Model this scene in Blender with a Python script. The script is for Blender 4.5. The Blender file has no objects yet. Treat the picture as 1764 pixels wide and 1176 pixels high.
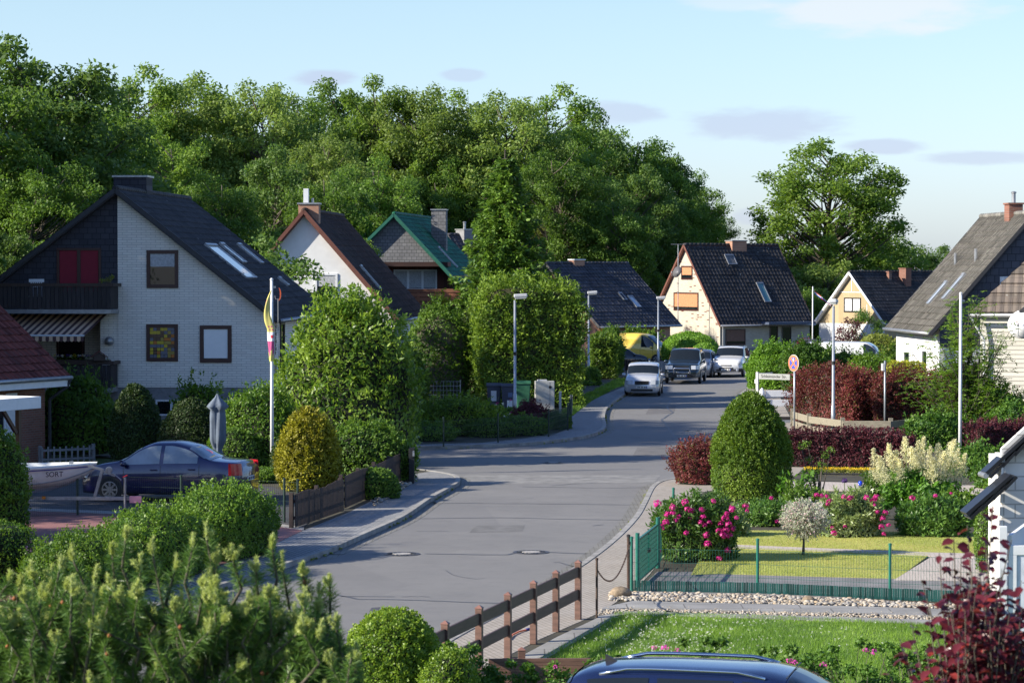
import bpy, math, random
import numpy as np
from mathutils import Matrix, Vector
rng = np.random.default_rng(7); random.seed(7)
S = bpy.context.scene
# ---------------------------------------------------------------- camera
F = 4500.0                      # focal length in pixels of the 1764 px wide photograph
HC = 6.0                        # camera height
cam_d = bpy.data.cameras.new("camera"); cam = bpy.data.objects.new("camera", cam_d)
S.collection.objects.link(cam); S.camera = cam
cam_d.sensor_width = 36; cam_d.lens = F / 1764 * 36
cam_d.clip_start = 0.5; cam_d.clip_end = 6000
cam.location = (0, 0, HC)
PITCH = math.atan(126 / F)
cam.rotation_euler = (math.pi / 2 - PITCH, 0, 0)
cam_d.dof.use_dof = True; cam_d.dof.focus_distance = 80; cam_d.dof.aperture_fstop = 7.5
# ---------------------------------------------------------------- light
SUN_EL = math.radians(27); SUN_AZ = math.radians(16)     # sun stands to the left, a little behind the camera
sd = Vector((-math.cos(SUN_EL) * math.cos(SUN_AZ), -math.cos(SUN_EL) * math.sin(SUN_AZ), math.sin(SUN_EL)))
sl = bpy.data.lights.new("sun", 'SUN'); so = bpy.data.objects.new("sun", sl); S.collection.objects.link(so)
sl.energy = 5.0; sl.angle = math.radians(0.55); sl.color = (1.0, 0.925, 0.78)
so.rotation_euler = sd.to_track_quat('Z', 'Y').to_euler()
W = bpy.data.worlds.new("World"); S.world = W; W.use_nodes = True
nt = W.node_tree; nt.nodes.clear()
wo = nt.nodes.new('ShaderNodeOutputWorld'); bg = nt.nodes.new('ShaderNodeBackground')
sky = nt.nodes.new('ShaderNodeTexSky'); sky.sky_type = 'NISHITA'; sky.sun_disc = False
sky.sun_elevation = SUN_EL; sky.sun_rotation = math.atan2(sd.x, sd.y)
sky.air_density = 1.0; sky.dust_density = 0.6; sky.ozone_density = 2.0
bg.inputs[1].default_value = 0.15
tc = nt.nodes.new('ShaderNodeTexCoord')
def wnode(t, **k):
    n = nt.nodes.new(t)
    for a, b in k.items(): setattr(n, a, b)
    return n
def cloud(prev, az, el, raz, rel, col, amt, seed):
    # a soft cloud bank centred on one direction of the sky
    m = wnode('ShaderNodeMapping'); m.vector_type = 'POINT'
    d = (math.sin(az), math.cos(az), math.tan(el))
    s = (1 / raz, 0.0, 1 / rel)
    m.inputs['Scale'].default_value = s
    m.inputs['Location'].default_value = (-d[0] * s[0], 0, -d[2] * s[2])
    nt.links.new(tc.outputs['Generated'], m.inputs[0])
    ln = wnode('ShaderNodeVectorMath', operation='LENGTH'); nt.links.new(m.outputs[0], ln.inputs[0])
    inv = wnode('ShaderNodeMapRange'); inv.interpolation_type = 'SMOOTHSTEP'
    inv.inputs['From Min'].default_value = 1.0; inv.inputs['From Max'].default_value = 0.0
    nt.links.new(ln.outputs['Value'], inv.inputs[0])
    m2 = wnode('ShaderNodeMapping'); m2.inputs['Scale'].default_value = (40, 40, 170); m2.inputs['Location'].default_value = (seed, seed, 0)
    nt.links.new(tc.outputs['Generated'], m2.inputs[0])
    nz = wnode('ShaderNodeTexNoise'); nz.inputs['Scale'].default_value = 1.0; nz.inputs['Detail'].default_value = 6; nz.inputs['Roughness'].default_value = .55
    nt.links.new(m2.outputs[0], nz.inputs['Vector'])
    add = wnode('ShaderNodeMath', operation='ADD'); nt.links.new(inv.outputs[0], add.inputs[0]); nt.links.new(nz.outputs[0], add.inputs[1])
    mr = wnode('ShaderNodeMapRange'); mr.interpolation_type = 'SMOOTHSTEP'
    mr.inputs['From Min'].default_value = .85; mr.inputs['From Max'].default_value = 1.3; mr.inputs['To Max'].default_value = amt
    nt.links.new(add.outputs[0], mr.inputs[0])
    mx = wnode('ShaderNodeMix'); mx.data_type = 'RGBA'; mx.inputs[7].default_value = col
    nt.links.new(mr.outputs[0], mx.inputs[0]); nt.links.new(prev, mx.inputs[6])
    return mx.outputs[2]
def dirpx(u, v): return math.atan((u - 882) / F), math.atan((462 - v) / F)
cur = sky.outputs[0]
sx = wnode('ShaderNodeSeparateXYZ'); nt.links.new(tc.outputs['Generated'], sx.inputs[0])
cr = wnode('ShaderNodeValToRGB'); e = cr.color_ramp.elements; e[0].position = .0; e[0].color = (.178, .205, .30, 1); e[1].position = .10; e[1].color = (.206, .213, .232, 1)
x_ = e.new(.25); x_.color = (.175, .2, .26, 1); x_ = e.new(.6); x_.color = (.135, .165, .225, 1)
nt.links.new(sx.outputs[2], cr.inputs[0])
tm = wnode('ShaderNodeVectorMath', operation='MULTIPLY'); nt.links.new(cur, tm.inputs[0]); nt.links.new(cr.outputs[0], tm.inputs[1])
ts = wnode('ShaderNodeVectorMath', operation='SCALE'); ts.inputs['Scale'].default_value = 3.0; nt.links.new(tm.outputs[0], ts.inputs[0]); cur = ts.outputs[0]
CB = (1.95, 2.15, 2.95, 1); CW = (3.25, 3.3, 3.4, 1)
for (u, v, ru, rv, col, amt, sd_) in [(1315, 216, 270, 60, CB, .55, 3.1), (1070, 195, 150, 44, CB, .5, 7.7), (1520, 255, 140, 26, CB, .55, 1.2),
        (560, 136, 120, 30, CB, .6, 4.4), (800, 130, 80, 22, CB, .45, 9.3), (1700, 275, 220, 26, CB, .5, 2.2), (1290, 372, 60, 30, CB, .35, 5.2),
        (1500, 20, 380, 90, CW, .65, 6.1), (1250, 10, 160, 30, CW, .35, 8.8)]:
    a, e = dirpx(u, v); cur = cloud(cur, a, e, ru / F, rv / F, col, amt, sd_)
nt.links.new(cur, bg.inputs[0]); nt.links.new(bg.outputs[0], wo.inputs[0])
S.view_settings.view_transform = 'Standard'; S.view_settings.look = 'None'
S.view_settings.exposure = 0.92; S.view_settings.gamma = 1.0; S.view_settings.use_curve_mapping = False
S.cycles.use_denoising = True; S.cycles.max_bounces = 6; S.cycles.diffuse_bounces = 3; S.cycles.glossy_bounces = 3
S.cycles.transmission_bounces = 4; S.cycles.transparent_max_bounces = 6; S.cycles.caustics_reflective = False; S.cycles.caustics_refractive = False
S.cycles.sample_clamp_indirect = 4
# ---------------------------------------------------------------- placing helpers
def G(u, v, z=0.0):
    """point where the sight line of photo pixel (u, v) meets height z"""
    x = (u - 882) / F; y = (588 - v) / F
    c, s = math.cos(PITCH), math.sin(PITCH)
    d = Vector((x, c + y * s, -s + y * c))
    t = (z - HC) / d.z
    return Vector((d.x * t, d.y * t, z))
def X(u, d): return (u - 882) / F * d
def Z(v, d): return HC - (v - 462) / F * d
def g2(pts, z=0): return [(G(u, v, z).x, G(u, v, z).y) for u, v in pts]
# ---------------------------------------------------------------- mesh helpers
class MB:
    def __init__(s): s.v = []; s.f = []; s.m = []
    def face(s, pts, mi=0):
        k = len(s.v); s.v += [tuple(p) for p in pts]; s.f.append(tuple(range(k, k + len(pts)))); s.m.append(mi)
    def box(s, x0, x1, y0, y1, z0, z1, mi=0, M=None):
        P = [(x, y, z) for z in (z0, z1) for x, y in ((x0, y0), (x1, y0), (x1, y1), (x0, y1))]
        if M is not None: P = [tuple(M @ Vector(p)) for p in P]
        k = len(s.v); s.v += P
        for q in ((3, 2, 1, 0), (4, 5, 6, 7), (0, 1, 5, 4), (1, 2, 6, 5), (2, 3, 7, 6), (3, 0, 4, 7)):
            s.f.append(tuple(k + i for i in q)); s.m.append(mi)
        return s
    def prism(s, pts, z0, z1, mi=0, mside=None):
        a = sum(pts[i][0] * pts[(i + 1) % len(pts)][1] - pts[(i + 1) % len(pts)][0] * pts[i][1] for i in range(len(pts)))
        if a < 0: pts = pts[::-1]
        n = len(pts); k = len(s.v)
        s.v += [(x, y, z0) for x, y in pts] + [(x, y, z1) for x, y in pts]
        s.f.append(tuple(range(k + n, k + 2 * n))); s.m.append(mi)
        s.f.append(tuple(range(k + n - 1, k - 1, -1))); s.m.append(mi)
        for i in range(n):
            j = (i + 1) % n; s.f.append((k + i, k + j, k + n + j, k + n + i)); s.m.append(mi if mside is None else mside)
        return s
    def tube(s, pts, r, n=8, mi=0, cap=True):
        pts = [Vector(p) for p in pts]; rr = r if isinstance(r, (list, tuple)) else [r] * len(pts)
        k = len(s.v); up = None
        for i, p in enumerate(pts):
            t = (pts[min(i + 1, len(pts) - 1)] - pts[max(i - 1, 0)]).normalized()
            if up is None: up = Vector((0, 0, 1)) if abs(t.z) < .9 else Vector((1, 0, 0))
            a = t.cross(up).normalized(); b = a.cross(t).normalized(); up = b
            for j in range(n):
                w = 2 * math.pi * j / n; q = p + (a * math.cos(w) + b * math.sin(w)) * rr[i]; s.v.append(tuple(q))
        for i in range(len(pts) - 1):
            for j in range(n):
                j2 = (j + 1) % n; s.f.append((k + i * n + j, k + (i + 1) * n + j, k + (i + 1) * n + j2, k + i * n + j2)); s.m.append(mi)
        if cap:
            s.f.append(tuple(k + j for j in range(n))); s.m.append(mi)
            e = k + (len(pts) - 1) * n; s.f.append(tuple(e + n - 1 - j for j in range(n))); s.m.append(mi)
        return s
    def lathe(s, prof, n=16, c=(0, 0, 0), mi=0, M=None):
        k = len(s.v)
        for r, z in prof:
            for j in range(n):
                w = 2 * math.pi * j / n; p = Vector((c[0] + r * math.cos(w), c[1] + r * math.sin(w), c[2] + z))
                s.v.append(tuple(M @ p) if M is not None else tuple(p))
        for i in range(len(prof) - 1):
            for j in range(n):
                j2 = (j + 1) % n; s.f.append((k + i * n + j, k + i * n + j2, k + (i + 1) * n + j2, k + (i + 1) * n + j)); s.m.append(mi)
        s.f.append(tuple(k + n - 1 - j for j in range(n))); s.m.append(mi)
        e = k + (len(prof) - 1) * n; s.f.append(tuple(e + j for j in range(n))); s.m.append(mi)
        return s
    def bar(s, p, q, w, h, mi=0, up=(0, 0, 1)):
        """a board from p to q, w thick sideways and h high"""
        p = Vector(p); q = Vector(q); t = (q - p); L = t.length; t.normalize(); u = Vector(up); a = t.cross(u).normalized(); u = a.cross(t).normalized()
        M = Matrix((t, a, u)).transposed().to_4x4(); M.translation = p
        return s.box(0, L, -w / 2, w / 2, -h / 2, h / 2, mi, M)
    def build(s, name, mats, parent=None, smooth=False, bevel=0, M=None, loc=None, label=None):
        me = bpy.data.meshes.new(name); me.from_pydata(s.v, [], s.f); me.update()
        mats = mats if isinstance(mats, (list, tuple)) else [mats]
        for m in mats: me.materials.append(m)
        if len(mats) > 1: me.polygons.foreach_set('material_index', s.m)
        if smooth: me.polygons.foreach_set('use_smooth', [True] * len(me.polygons))
        return link(name, me, parent, bevel, M, loc, label)
def link(name, me, parent=None, bevel=0, M=None, loc=None, label=None):
    o = bpy.data.objects.new(name, me); S.collection.objects.link(o)
    if parent is not None: o.parent = parent
    if M is not None: o.matrix_local = M
    if loc is not None: o.location = loc
    if bevel:
        b = o.modifiers.new('bevel', 'BEVEL'); b.width = bevel; b.segments = 2; b.limit_method = 'ANGLE'; b.angle_limit = .7
    if label: o['label'] = label
    return o
def tag(o, label, cat, group=None):
    o['label'] = label; o['category'] = cat
    if group: o['group'] = group
    return o
def thing(name, label, cat, loc=(0, 0, 0), rz=0, group=None):
    o = bpy.data.objects.new(name, None); S.collection.objects.link(o); o.empty_display_size = .3
    o.location = loc; o.rotation_euler = (0, 0, rz); return tag(o, label, cat, group)
def struct(o, kind='structure'): o['kind'] = kind; return o
def copy_tree(o, parent=None):
    c = o.copy(); S.collection.objects.link(c)
    if parent is not None: c.parent = parent
    for ch in [x for x in S.objects if x.parent == o]: copy_tree(ch, c)
    return c
def np_mesh(name, V, Fq, mats, smooth=False):
    """V (n,3), Fq (m,k) faces with the same number of corners"""
    me = bpy.data.meshes.new(name); m, k = Fq.shape
    me.vertices.add(len(V)); me.vertices.foreach_set('co', V.astype(np.float32).ravel())
    me.loops.add(m * k); me.loops.foreach_set('vertex_index', Fq.astype(np.int32).ravel())
    me.polygons.add(m); me.polygons.foreach_set('loop_start', np.arange(0, m * k, k, dtype=np.int32))
    if smooth: me.polygons.foreach_set('use_smooth', np.ones(m, dtype=bool))
    for q in (mats if isinstance(mats, (list, tuple)) else [mats]): me.materials.append(q)
    me.update(calc_edges=True); return me
def unit(a): return a / np.maximum(np.linalg.norm(a, axis=1, keepdims=True), 1e-9)
def leaf_arrays(P, N, size, aspect=.5, jit=.8, T=None, tj=.3, vary=.35):
    n = len(P); nn = unit(N + jit * rng.normal(size=(n, 3)))
    t = rng.normal(size=(n, 3)) if T is None else T + tj * rng.normal(size=(n, 3))
    t = unit(t - nn * np.sum(t * nn, 1, keepdims=True)); b = np.cross(nn, t)
    L = (size * (1 + vary * rng.uniform(-1, 1, (n, 1))))
    V = np.stack([P, P + t * L * .45 + b * L * aspect / 2, P + t * L, P + t * L * .45 - b * L * aspect / 2], 1).reshape(-1, 3)
    return V, np.arange(n * 4).reshape(n, 4)
def leaf_mesh(name, P, N, size, mat, **k):
    V, Q = leaf_arrays(np.asarray(P), np.asarray(N), size, **k); return np_mesh(name, V, Q, mat)
def text_part(txt, size, mat, parent, M, name='lettering', ext=.004, align='CENTER'):
    cu = bpy.data.curves.new('t', 'FONT'); cu.body = txt; cu.size = size; cu.extrude = ext; cu.align_x = align; cu.align_y = 'CENTER'
    t = bpy.data.objects.new('t', cu); S.collection.objects.link(t)
    dg = bpy.context.evaluated_depsgraph_get(); me = bpy.data.meshes.new_from_object(t.evaluated_get(dg))
    bpy.data.objects.remove(t); me.materials.clear(); me.materials.append(mat); me.name = name
    return link(name, me, parent, M=M)
# ---------------------------------------------------------------- materials
def newmat(name):
    m = bpy.data.materials.new(name); m.use_nodes = True; t = m.node_tree; t.nodes.clear()
    o = t.nodes.new('ShaderNodeOutputMaterial'); p = t.nodes.new('ShaderNodeBsdfPrincipled'); t.links.new(p.outputs[0], o.inputs[0])
    return m, t, p, o
def N(t, ty, ins=None, **k):
    n = t.nodes.new(ty)
    for a, b in k.items(): setattr(n, a, b)
    for a, b in (ins or {}).items():
        if hasattr(b, 'links') or hasattr(b, 'is_linked'): t.links.new(b, n.inputs[a])
        else: n.inputs[a].default_value = b
    return n
def rgba(c): return (c[0], c[1], c[2], 1)
def mixc(t, f, a, b, mode='MIX'):
    n = t.nodes.new('ShaderNodeMix'); n.data_type = 'RGBA'; n.blend_type = mode
    for i, x in ((0, f), (6, a), (7, b)):
        if hasattr(x, 'is_linked'): t.links.new(x, n.inputs[i])
        else: n.inputs[i].default_value = x if i == 0 else rgba(x)
    return n.outputs[2]
def ramp(t, src, lo, hi, a=0., b=1.):
    n = N(t, 'ShaderNodeMapRange', {'From Min': lo, 'From Max': hi, 'To Min': a, 'To Max': b}); t.links.new(src, n.inputs[0]); return n.outputs[0]
def noise(t, scale, detail=4, rough=.55, vec=None, sc3=None):
    n = N(t, 'ShaderNodeTexNoise', {'Scale': scale, 'Detail': detail, 'Roughness': rough})
    c = t.nodes.new('ShaderNodeTexCoord'); src = vec or c.outputs['Object']
    if sc3:
        m = t.nodes.new('ShaderNodeMapping'); m.inputs['Scale'].default_value = sc3; t.links.new(src, m.inputs[0]); src = m.outputs[0]
    t.links.new(src, n.inputs['Vector']); return n.outputs[0]
def bump(t, p, h, strength=.4, dist=.02):
    b = N(t, 'ShaderNodeBump', {'Strength': strength, 'Distance': dist}); t.links.new(h, b.inputs['Height']); t.links.new(b.outputs[0], p.inputs['Normal'])
def plain(name, c, rough=.6, metal=0., var=.12, scale=6, coat=0, spec=.5, bmp=0):
    m, t, p, o = newmat(name)
    n = noise(t, scale, 5); col = mixc(t, ramp(t, n, .35, .65), tuple(x * (1 - var) for x in c), tuple(min(1, x * (1 + var)) for x in c))
    t.links.new(col, p.inputs['Base Color']); p.inputs['Roughness'].default_value = rough; p.inputs['Metallic'].default_value = metal
    p.inputs['Coat Weight'].default_value = coat; p.inputs['Specular IOR Level'].default_value = spec; p.inputs['Coat Roughness'].default_value = .04
    if bmp: bump(t, p, noise(t, scale * 8, 3), bmp, .01)
    return m
def leafmat(name, c1, c2, trans=.35, rough=.55, c3=None, clump=.5, scale=.6, trc=None):
    """leaves: colour differs from leaf to leaf and from branch to branch"""
    m, t, p, o = newmat(name)
    g = t.nodes.new('ShaderNodeNewGeometry'); n = noise(t, scale, 3)
    f = N(t, 'ShaderNodeMath', {0: g.outputs['Random Per Island'], 1: ramp(t, n, .35, .65, -clump, clump)}, operation='ADD', use_clamp=True).outputs[0]
    col = mixc(t, f, c1, c2)
    if c3:
        f3 = ramp(t, g.outputs['Random Per Island'], .86, .9); col = mixc(t, f3, col, c3)
    oi = t.nodes.new('ShaderNodeObjectInfo'); hs = N(t, 'ShaderNodeHueSaturation', {'Value': ramp(t, oi.outputs['Random'], 0, 1, .82, 1.15), 'Color': col}); col = hs.outputs[0]
    t.links.new(col, p.inputs['Base Color']); p.inputs['Roughness'].default_value = rough; p.inputs['Specular IOR Level'].default_value = .35
    tr = t.nodes.new('ShaderNodeBsdfTranslucent'); t.links.new(mixc(t, .5, col, trc or (c2[0] * 1.5, c2[1] * 1.6, c2[2] * .7)), tr.inputs[0])
    mx = t.nodes.new('ShaderNodeMixShader'); mx.inputs[0].default_value = trans
    t.links.new(p.outputs[0], mx.inputs[1]); t.links.new(tr.outputs[0], mx.inputs[2]); t.links.new(mx.outputs[0], o.inputs[0])
    return m
def brick(name, c1, c2, mortar, bw=.24, bh=.075, mw=.01, rough=.8, bias=0, var=.1, bstr=.5, offset=.5):
    """brick or tile courses in the object's own x-y plane"""
    m, t, p, o = newmat(name)
    tcn = t.nodes.new('ShaderNodeTexCoord')
    b = N(t, 'ShaderNodeTexBrick', {'Color1': rgba(c1), 'Color2': rgba(c2), 'Mortar': rgba(mortar), 'Scale': 1.0, 'Mortar Size': mw, 'Mortar Smooth': .2, 'Bias': bias, 'Brick Width': bw, 'Row Height': bh})
    b.offset = offset; t.links.new(tcn.outputs['Object'], b.inputs['Vector'])
    col = mixc(t, ramp(t, noise(t, 1.2, 6), .3, .7), b.outputs['Color'], (.5 - var, .5 - var, .5 - var), 'OVERLAY')
    n = noise(t, .7, 6, .65); col = mixc(t, ramp(t, n, .45, .75, 0, var * 3), col, tuple(x * .6 for x in c1))
    t.links.new(col, p.inputs['Base Color']); p.inputs['Roughness'].default_value = rough
    bump(t, p, b.outputs['Fac'], -bstr, .01); return m
def rooftile(name, c, moss=(.1, .1, .07), spots=.5, rough=.75, wave=.6, mossamt=.5, warm=None):
    m, t, p, o = newmat(name)
    tcn = t.nodes.new('ShaderNodeTexCoord')
    w = N(t, 'ShaderNodeTexWave', {'Scale': 1.05, 'Distortion': 0.0}); w.bands_direction = 'X'; t.links.new(tcn.outputs['Object'], w.inputs['Vector'])
    b = N(t, 'ShaderNodeTexBrick', {'Color1': (.82, .82, .82, 1), 'Color2': (1.15, 1.15, 1.15, 1), 'Mortar': (.45, .45, .45, 1), 'Scale': 1.0, 'Mortar Size': .012, 'Brick Width': .3, 'Row Height': .34})
    b.offset = 0; t.links.new(tcn.outputs['Object'], b.inputs['Vector'])
    col = mixc(t, 1.0, c, b.outputs['Color'], 'MULTIPLY')
    gi = t.nodes.new('ShaderNodeNewGeometry'); hv = N(t, 'ShaderNodeHueSaturation', {'Value': ramp(t, gi.outputs['Random Per Island'], 0, 1, .65, 1.45), 'Color': col}); col = hv.outputs[0]
    col = mixc(t, ramp(t, noise(t, .8, 6, .7), .4, .75, 0, mossamt), col, moss)
    if warm: col = mixc(t, ramp(t, noise(t, 2.3, 5, .7), .55, .7, 0, .5), col, warm)
    v = N(t, 'ShaderNodeTexVoronoi', {'Scale': 2.2}); t.links.new(tcn.outputs['Object'], v.inputs['Vector'])
    sp = N(t, 'ShaderNodeMath', {0: ramp(t, v.outputs['Distance'], .13, .05), 1: ramp(t, noise(t, 3, 2), .45, .55)}, operation='MULTIPLY', use_clamp=True).outputs[0]
    sp2 = N(t, 'ShaderNodeMath', {0: sp, 1: spots}, operation='MULTIPLY').outputs[0]
    col = mixc(t, sp2, col, (.4, .4, .37))
    t.links.new(col, p.inputs['Base Color']); p.inputs['Roughness'].default_value = rough; p.inputs['Specular IOR Level'].default_value = .22
    h = N(t, 'ShaderNodeMath', {0: w.outputs['Fac'], 1: noise(t, 30, 3)}, operation='ADD').outputs[0]
    bump(t, p, h, wave, .04); return m
def glass(name, c=(.02, .03, .035), rough=.04):
    m, t, p, o = newmat(name); p.inputs['Base Color'].default_value = rgba(c); p.inputs['Roughness'].default_value = rough
    p.inputs['Specular IOR Level'].default_value = .5; return m
def wood(name, c, rough=.7, sc=(1, 12, 12)):
    m, t, p, o = newmat(name); n = noise(t, 2.5, 6, .6, sc3=sc)
    g = t.nodes.new('ShaderNodeNewGeometry'); r = ramp(t, g.outputs['Random Per Island'], 0, 1, .8, 1.2)
    col = mixc(t, ramp(t, n, .35, .65), tuple(x * .7 for x in c), tuple(x * 1.2 for x in c))
    hs = N(t, 'ShaderNodeHueSaturation', {'Value': r, 'Color': col}); t.links.new(hs.outputs[0], p.inputs['Base Color'])
    p.inputs['Roughness'].default_value = rough; bump(t, p, n, .3, .005); return m
def paving(name, c1, c2, joint, bw=.2, bh=.1, rot=0., offset=.5, patch=(.2, .19, .17)):
    m, t, p, o = newmat(name); tcn = t.nodes.new('ShaderNodeTexCoord')
    mp = N(t, 'ShaderNodeMapping'); mp.inputs['Rotation'].default_value = (0, 0, rot); t.links.new(tcn.outputs['Object'], mp.inputs[0])
    b = N(t, 'ShaderNodeTexBrick', {'Color1': rgba(c1), 'Color2': rgba(c2), 'Mortar': rgba(joint), 'Scale': 1.0, 'Mortar Size': .015, 'Brick Width': bw, 'Row Height': bh}); b.offset = offset
    t.links.new(mp.outputs[0], b.inputs['Vector'])
    col = mixc(t, ramp(t, noise(t, .9, 7, .7), .45, .7, 0, .55), b.outputs['Color'], patch)
    col = mixc(t, ramp(t, noise(t, 40, 2), .3, .7, 0, .25), col, tuple(x * 1.3 for x in c2))
    t.links.new(col, p.inputs['Base Color']); p.inputs['Roughness'].default_value = .85; bump(t, p, b.outputs['Fac'], -.5, .01); return m
# ================================================================ GROUND AND ROADS
M_soil = plain('soil', (.045, .04, .025), .95, var=.4, scale=1.2, bmp=.3)
def grass_mat(name, a, b, sc=3):
    m, t, p, o = newmat(name); n = noise(t, sc, 7, .7); n2 = noise(t, .35, 4, .6)
    col = mixc(t, ramp(t, n, .3, .7), a, b); col = mixc(t, ramp(t, n2, .45, .7, 0, .6), col, (b[0] * 1.25, b[1] * 1.0, b[2] * .9))
    t.links.new(col, p.inputs['Base Color']); p.inputs['Roughness'].default_value = .9; bump(t, p, noise(t, 60, 3), .5, .02); return m
M_rough = grass_mat('rough_grass', (.03, .06, .012), (.06, .1, .02))
M_lawn1 = grass_mat('lawn_soil', (.07, .13, .02), (.11, .19, .035))
M_lawn2 = grass_mat('dry_lawn_soil', (.29, .30, .068), (.40, .39, .115), 6)
def asphalt():
    m, t, p, o = newmat('asphalt')
    base = mixc(t, ramp(t, noise(t, .25, 6, .65), .35, .65), (.145, .138, .132), (.19, .18, .17))
    streak = noise(t, .5, 5, .6, sc3=(.35, .9, 1)); base = mixc(t, ramp(t, streak, .5, .72, 0, .45), base, (.225, .21, .19))
    base = mixc(t, ramp(t, noise(t, 1.7, 6, .75), .5, .68, 0, .4), base, (.095, .092, .092))
    vr = N(t, 'ShaderNodeTexVoronoi', {'Scale': .16}); tcc = t.nodes.new('ShaderNodeTexCoord'); t.links.new(tcc.outputs['Object'], vr.inputs['Vector']); base = mixc(t, ramp(t, vr.outputs['Color'], .3, .8, 0, .35), base, (.12, .115, .115))
    base = mixc(t, ramp(t, noise(t, 90, 2, .8), .35, .65, 0, .5), base, (.24, .24, .24))
    base = mixc(t, ramp(t, noise(t, 45, 3, .8), .6, .72, 0, .5), base, (.06, .062, .07))
    t.links.new(base, p.inputs['Base Color']); p.inputs['Roughness'].default_value = .8; p.inputs['Specular IOR Level'].default_value = .35
    bump(t, p, noise(t, 70, 4), .5, .01); return m
M_asph = asphalt()
M_tar = plain('tar', (.06, .06, .066), .5, var=.2)
M_kerb = plain('kerb_concrete', (.27, .26, .245), .85, var=.25, scale=3, bmp=.3)
M_gutter = brick('gutter_setts', (.19, .185, .175), (.25, .24, .22), (.1, .09, .06), .22, .12, .012, var=.15)
M_pave_l = paving('grey_paving', (.19, .195, .21), (.29, .29, .295), (.06, .06, .06), .22, .11, math.radians(68))
M_pave_r = paving('pink_grey_paving', (.28, .245, .21), (.36, .315, .27), (.18, .16, .13), .2, .1, math.radians(73), patch=(.36, .33, .3))
M_red = paving('red_paving', (.24, .09, .085), (.31, .125, .115), (.15, .1, .1), .2, .1, math.radians(12), patch=(.2, .1, .1))
M_dkpave = paving('dark_yard_paving', (.045, .045, .052), (.07, .07, .078), (.03, .03, .03), .2, .1, .3, patch=(.06, .06, .06))  # dark paving, toned down further to stand in for deep shade
M_slab = brick('concrete_slab', (.30, .29, .28), (.36, .35, .33), (.12, .11, .1), 1.0, .6, .012, var=.2)
M_mat = plain('weed_mat', (.17, .165, .165), .9, var=.2, scale=2, bmp=.3)
M_path = paving('garden_path_paving', (.42, .36, .32), (.5, .44, .39), (.27, .23, .2), .2, .1, .1, patch=(.45, .4, .35))

def sheet(name, pts, z, mat, thick=None, side=None):
    b = MB()
    if thick: b.prism(pts, z - thick, z)
    else: b.face([(x, y, z) for x, y in pts])
    if not thick:
        a = sum(pts[i][0] * pts[(i + 1) % len(pts)][1] - pts[(i + 1) % len(pts)][0] * pts[i][1] for i in range(len(pts)))
        if a < 0: b.f = [tuple(reversed(b.f[0]))]
    return struct(b.build(name, mat))
def smooth2(pts, k=4):
    out = []
    n = len(pts)
    for i in range(n - 1):
        p0, p1, p2, p3 = (Vector(pts[max(0, min(n - 1, i + j))]) for j in (-1, 0, 1, 2))
        for s in range(k):
            t = s / k; out.append(tuple(.5 * ((2 * p1) + (p2 - p0) * t + (2 * p0 - 5 * p1 + 4 * p2 - p3) * t * t + (3 * p1 - p0 - 3 * p2 + p3) * t ** 3)))
    out.append(tuple(pts[-1])); return out
sheet('ground', [(-1500, -50), (1500, -50), (1500, 3000), (-1500, 3000)], -.03, M_rough)
PH = .10
# kerb lines measured on the photograph, laid out on the ground plane
KA = g2([(250, 1060), (400, 1010), (505, 975), (565, 955), (628, 927), (696, 896), (740, 866), (775, 846), (792, 834), (786, 824), (750, 817), (713, 813), (600, 810), (420, 806)])
KB = g2([(420, 779), (600, 777), (706, 775), (798, 772), (900, 768), (960, 762), (1004, 756), (1032, 748), (1044, 738), (1042, 720), (1049, 703), (1077, 682), (1110, 667), (1150, 655), (1205, 645), (1290, 639), (1500, 632)])
KC = g2([(560, 1230), (640, 1190), (775, 1108), (861, 1062), (935, 1018), (1000, 978), (1053, 937), (1090, 899), (1106, 872), (1120, 845), (1137, 834), (1166, 828), (1225, 812), (1262, 775), (1262, 730), (1263, 694), (1276, 680), (1298, 668), (1340, 661), (1500, 652)])
KA, KB, KC = smooth2(KA), smooth2(KB), smooth2(KC)
road = [KA[0]] + KA[1:] + KB + KC[::-1]
sheet('road', [(-9, 30)] + KA + [(-14, 84)] + KB + [(30, 150)] + KC[::-1] + [(-2, 30)], 0.0, M_asph)
def offset(line, d):
    out = []
    for i, p in enumerate(line):
        a = Vector(line[max(i - 1, 0)]); b = Vector(line[min(i + 1, len(line) - 1)]); t = (b - a).normalized(); out.append((p[0] - t.y * d, p[1] + t.x * d))
    return out
def strip(name, line, d0, d1, z0, z1, mats, parts=True):
    a, b_ = offset(line, d0), offset(line, d1); mb = MB()
    for i in range(len(line) - 1):
        q = [a[i], a[i + 1], b_[i + 1], b_[i]]
        mb.face([(x, y, z1) for x, y in (q if (d1 > d0) else q[::-1])])
        for e in ((0, 1), (2, 3)):
            p, r = q[e[0]], q[e[1]]; mb.face([(p[0], p[1], z0), (r[0], r[1], z0), (r[0], r[1], z1), (p[0], p[1], z1)])
    return struct(mb.build(name, mats))
for ln, sg in ((KA, 1), (KB, 1), (KC, -1)):
    strip('kerb', ln, 0, sg * .13, -.02, PH + .012, M_kerb)
    strip('gutter', ln, 0, -sg * .32, -.01, .004, M_gutter)
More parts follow.
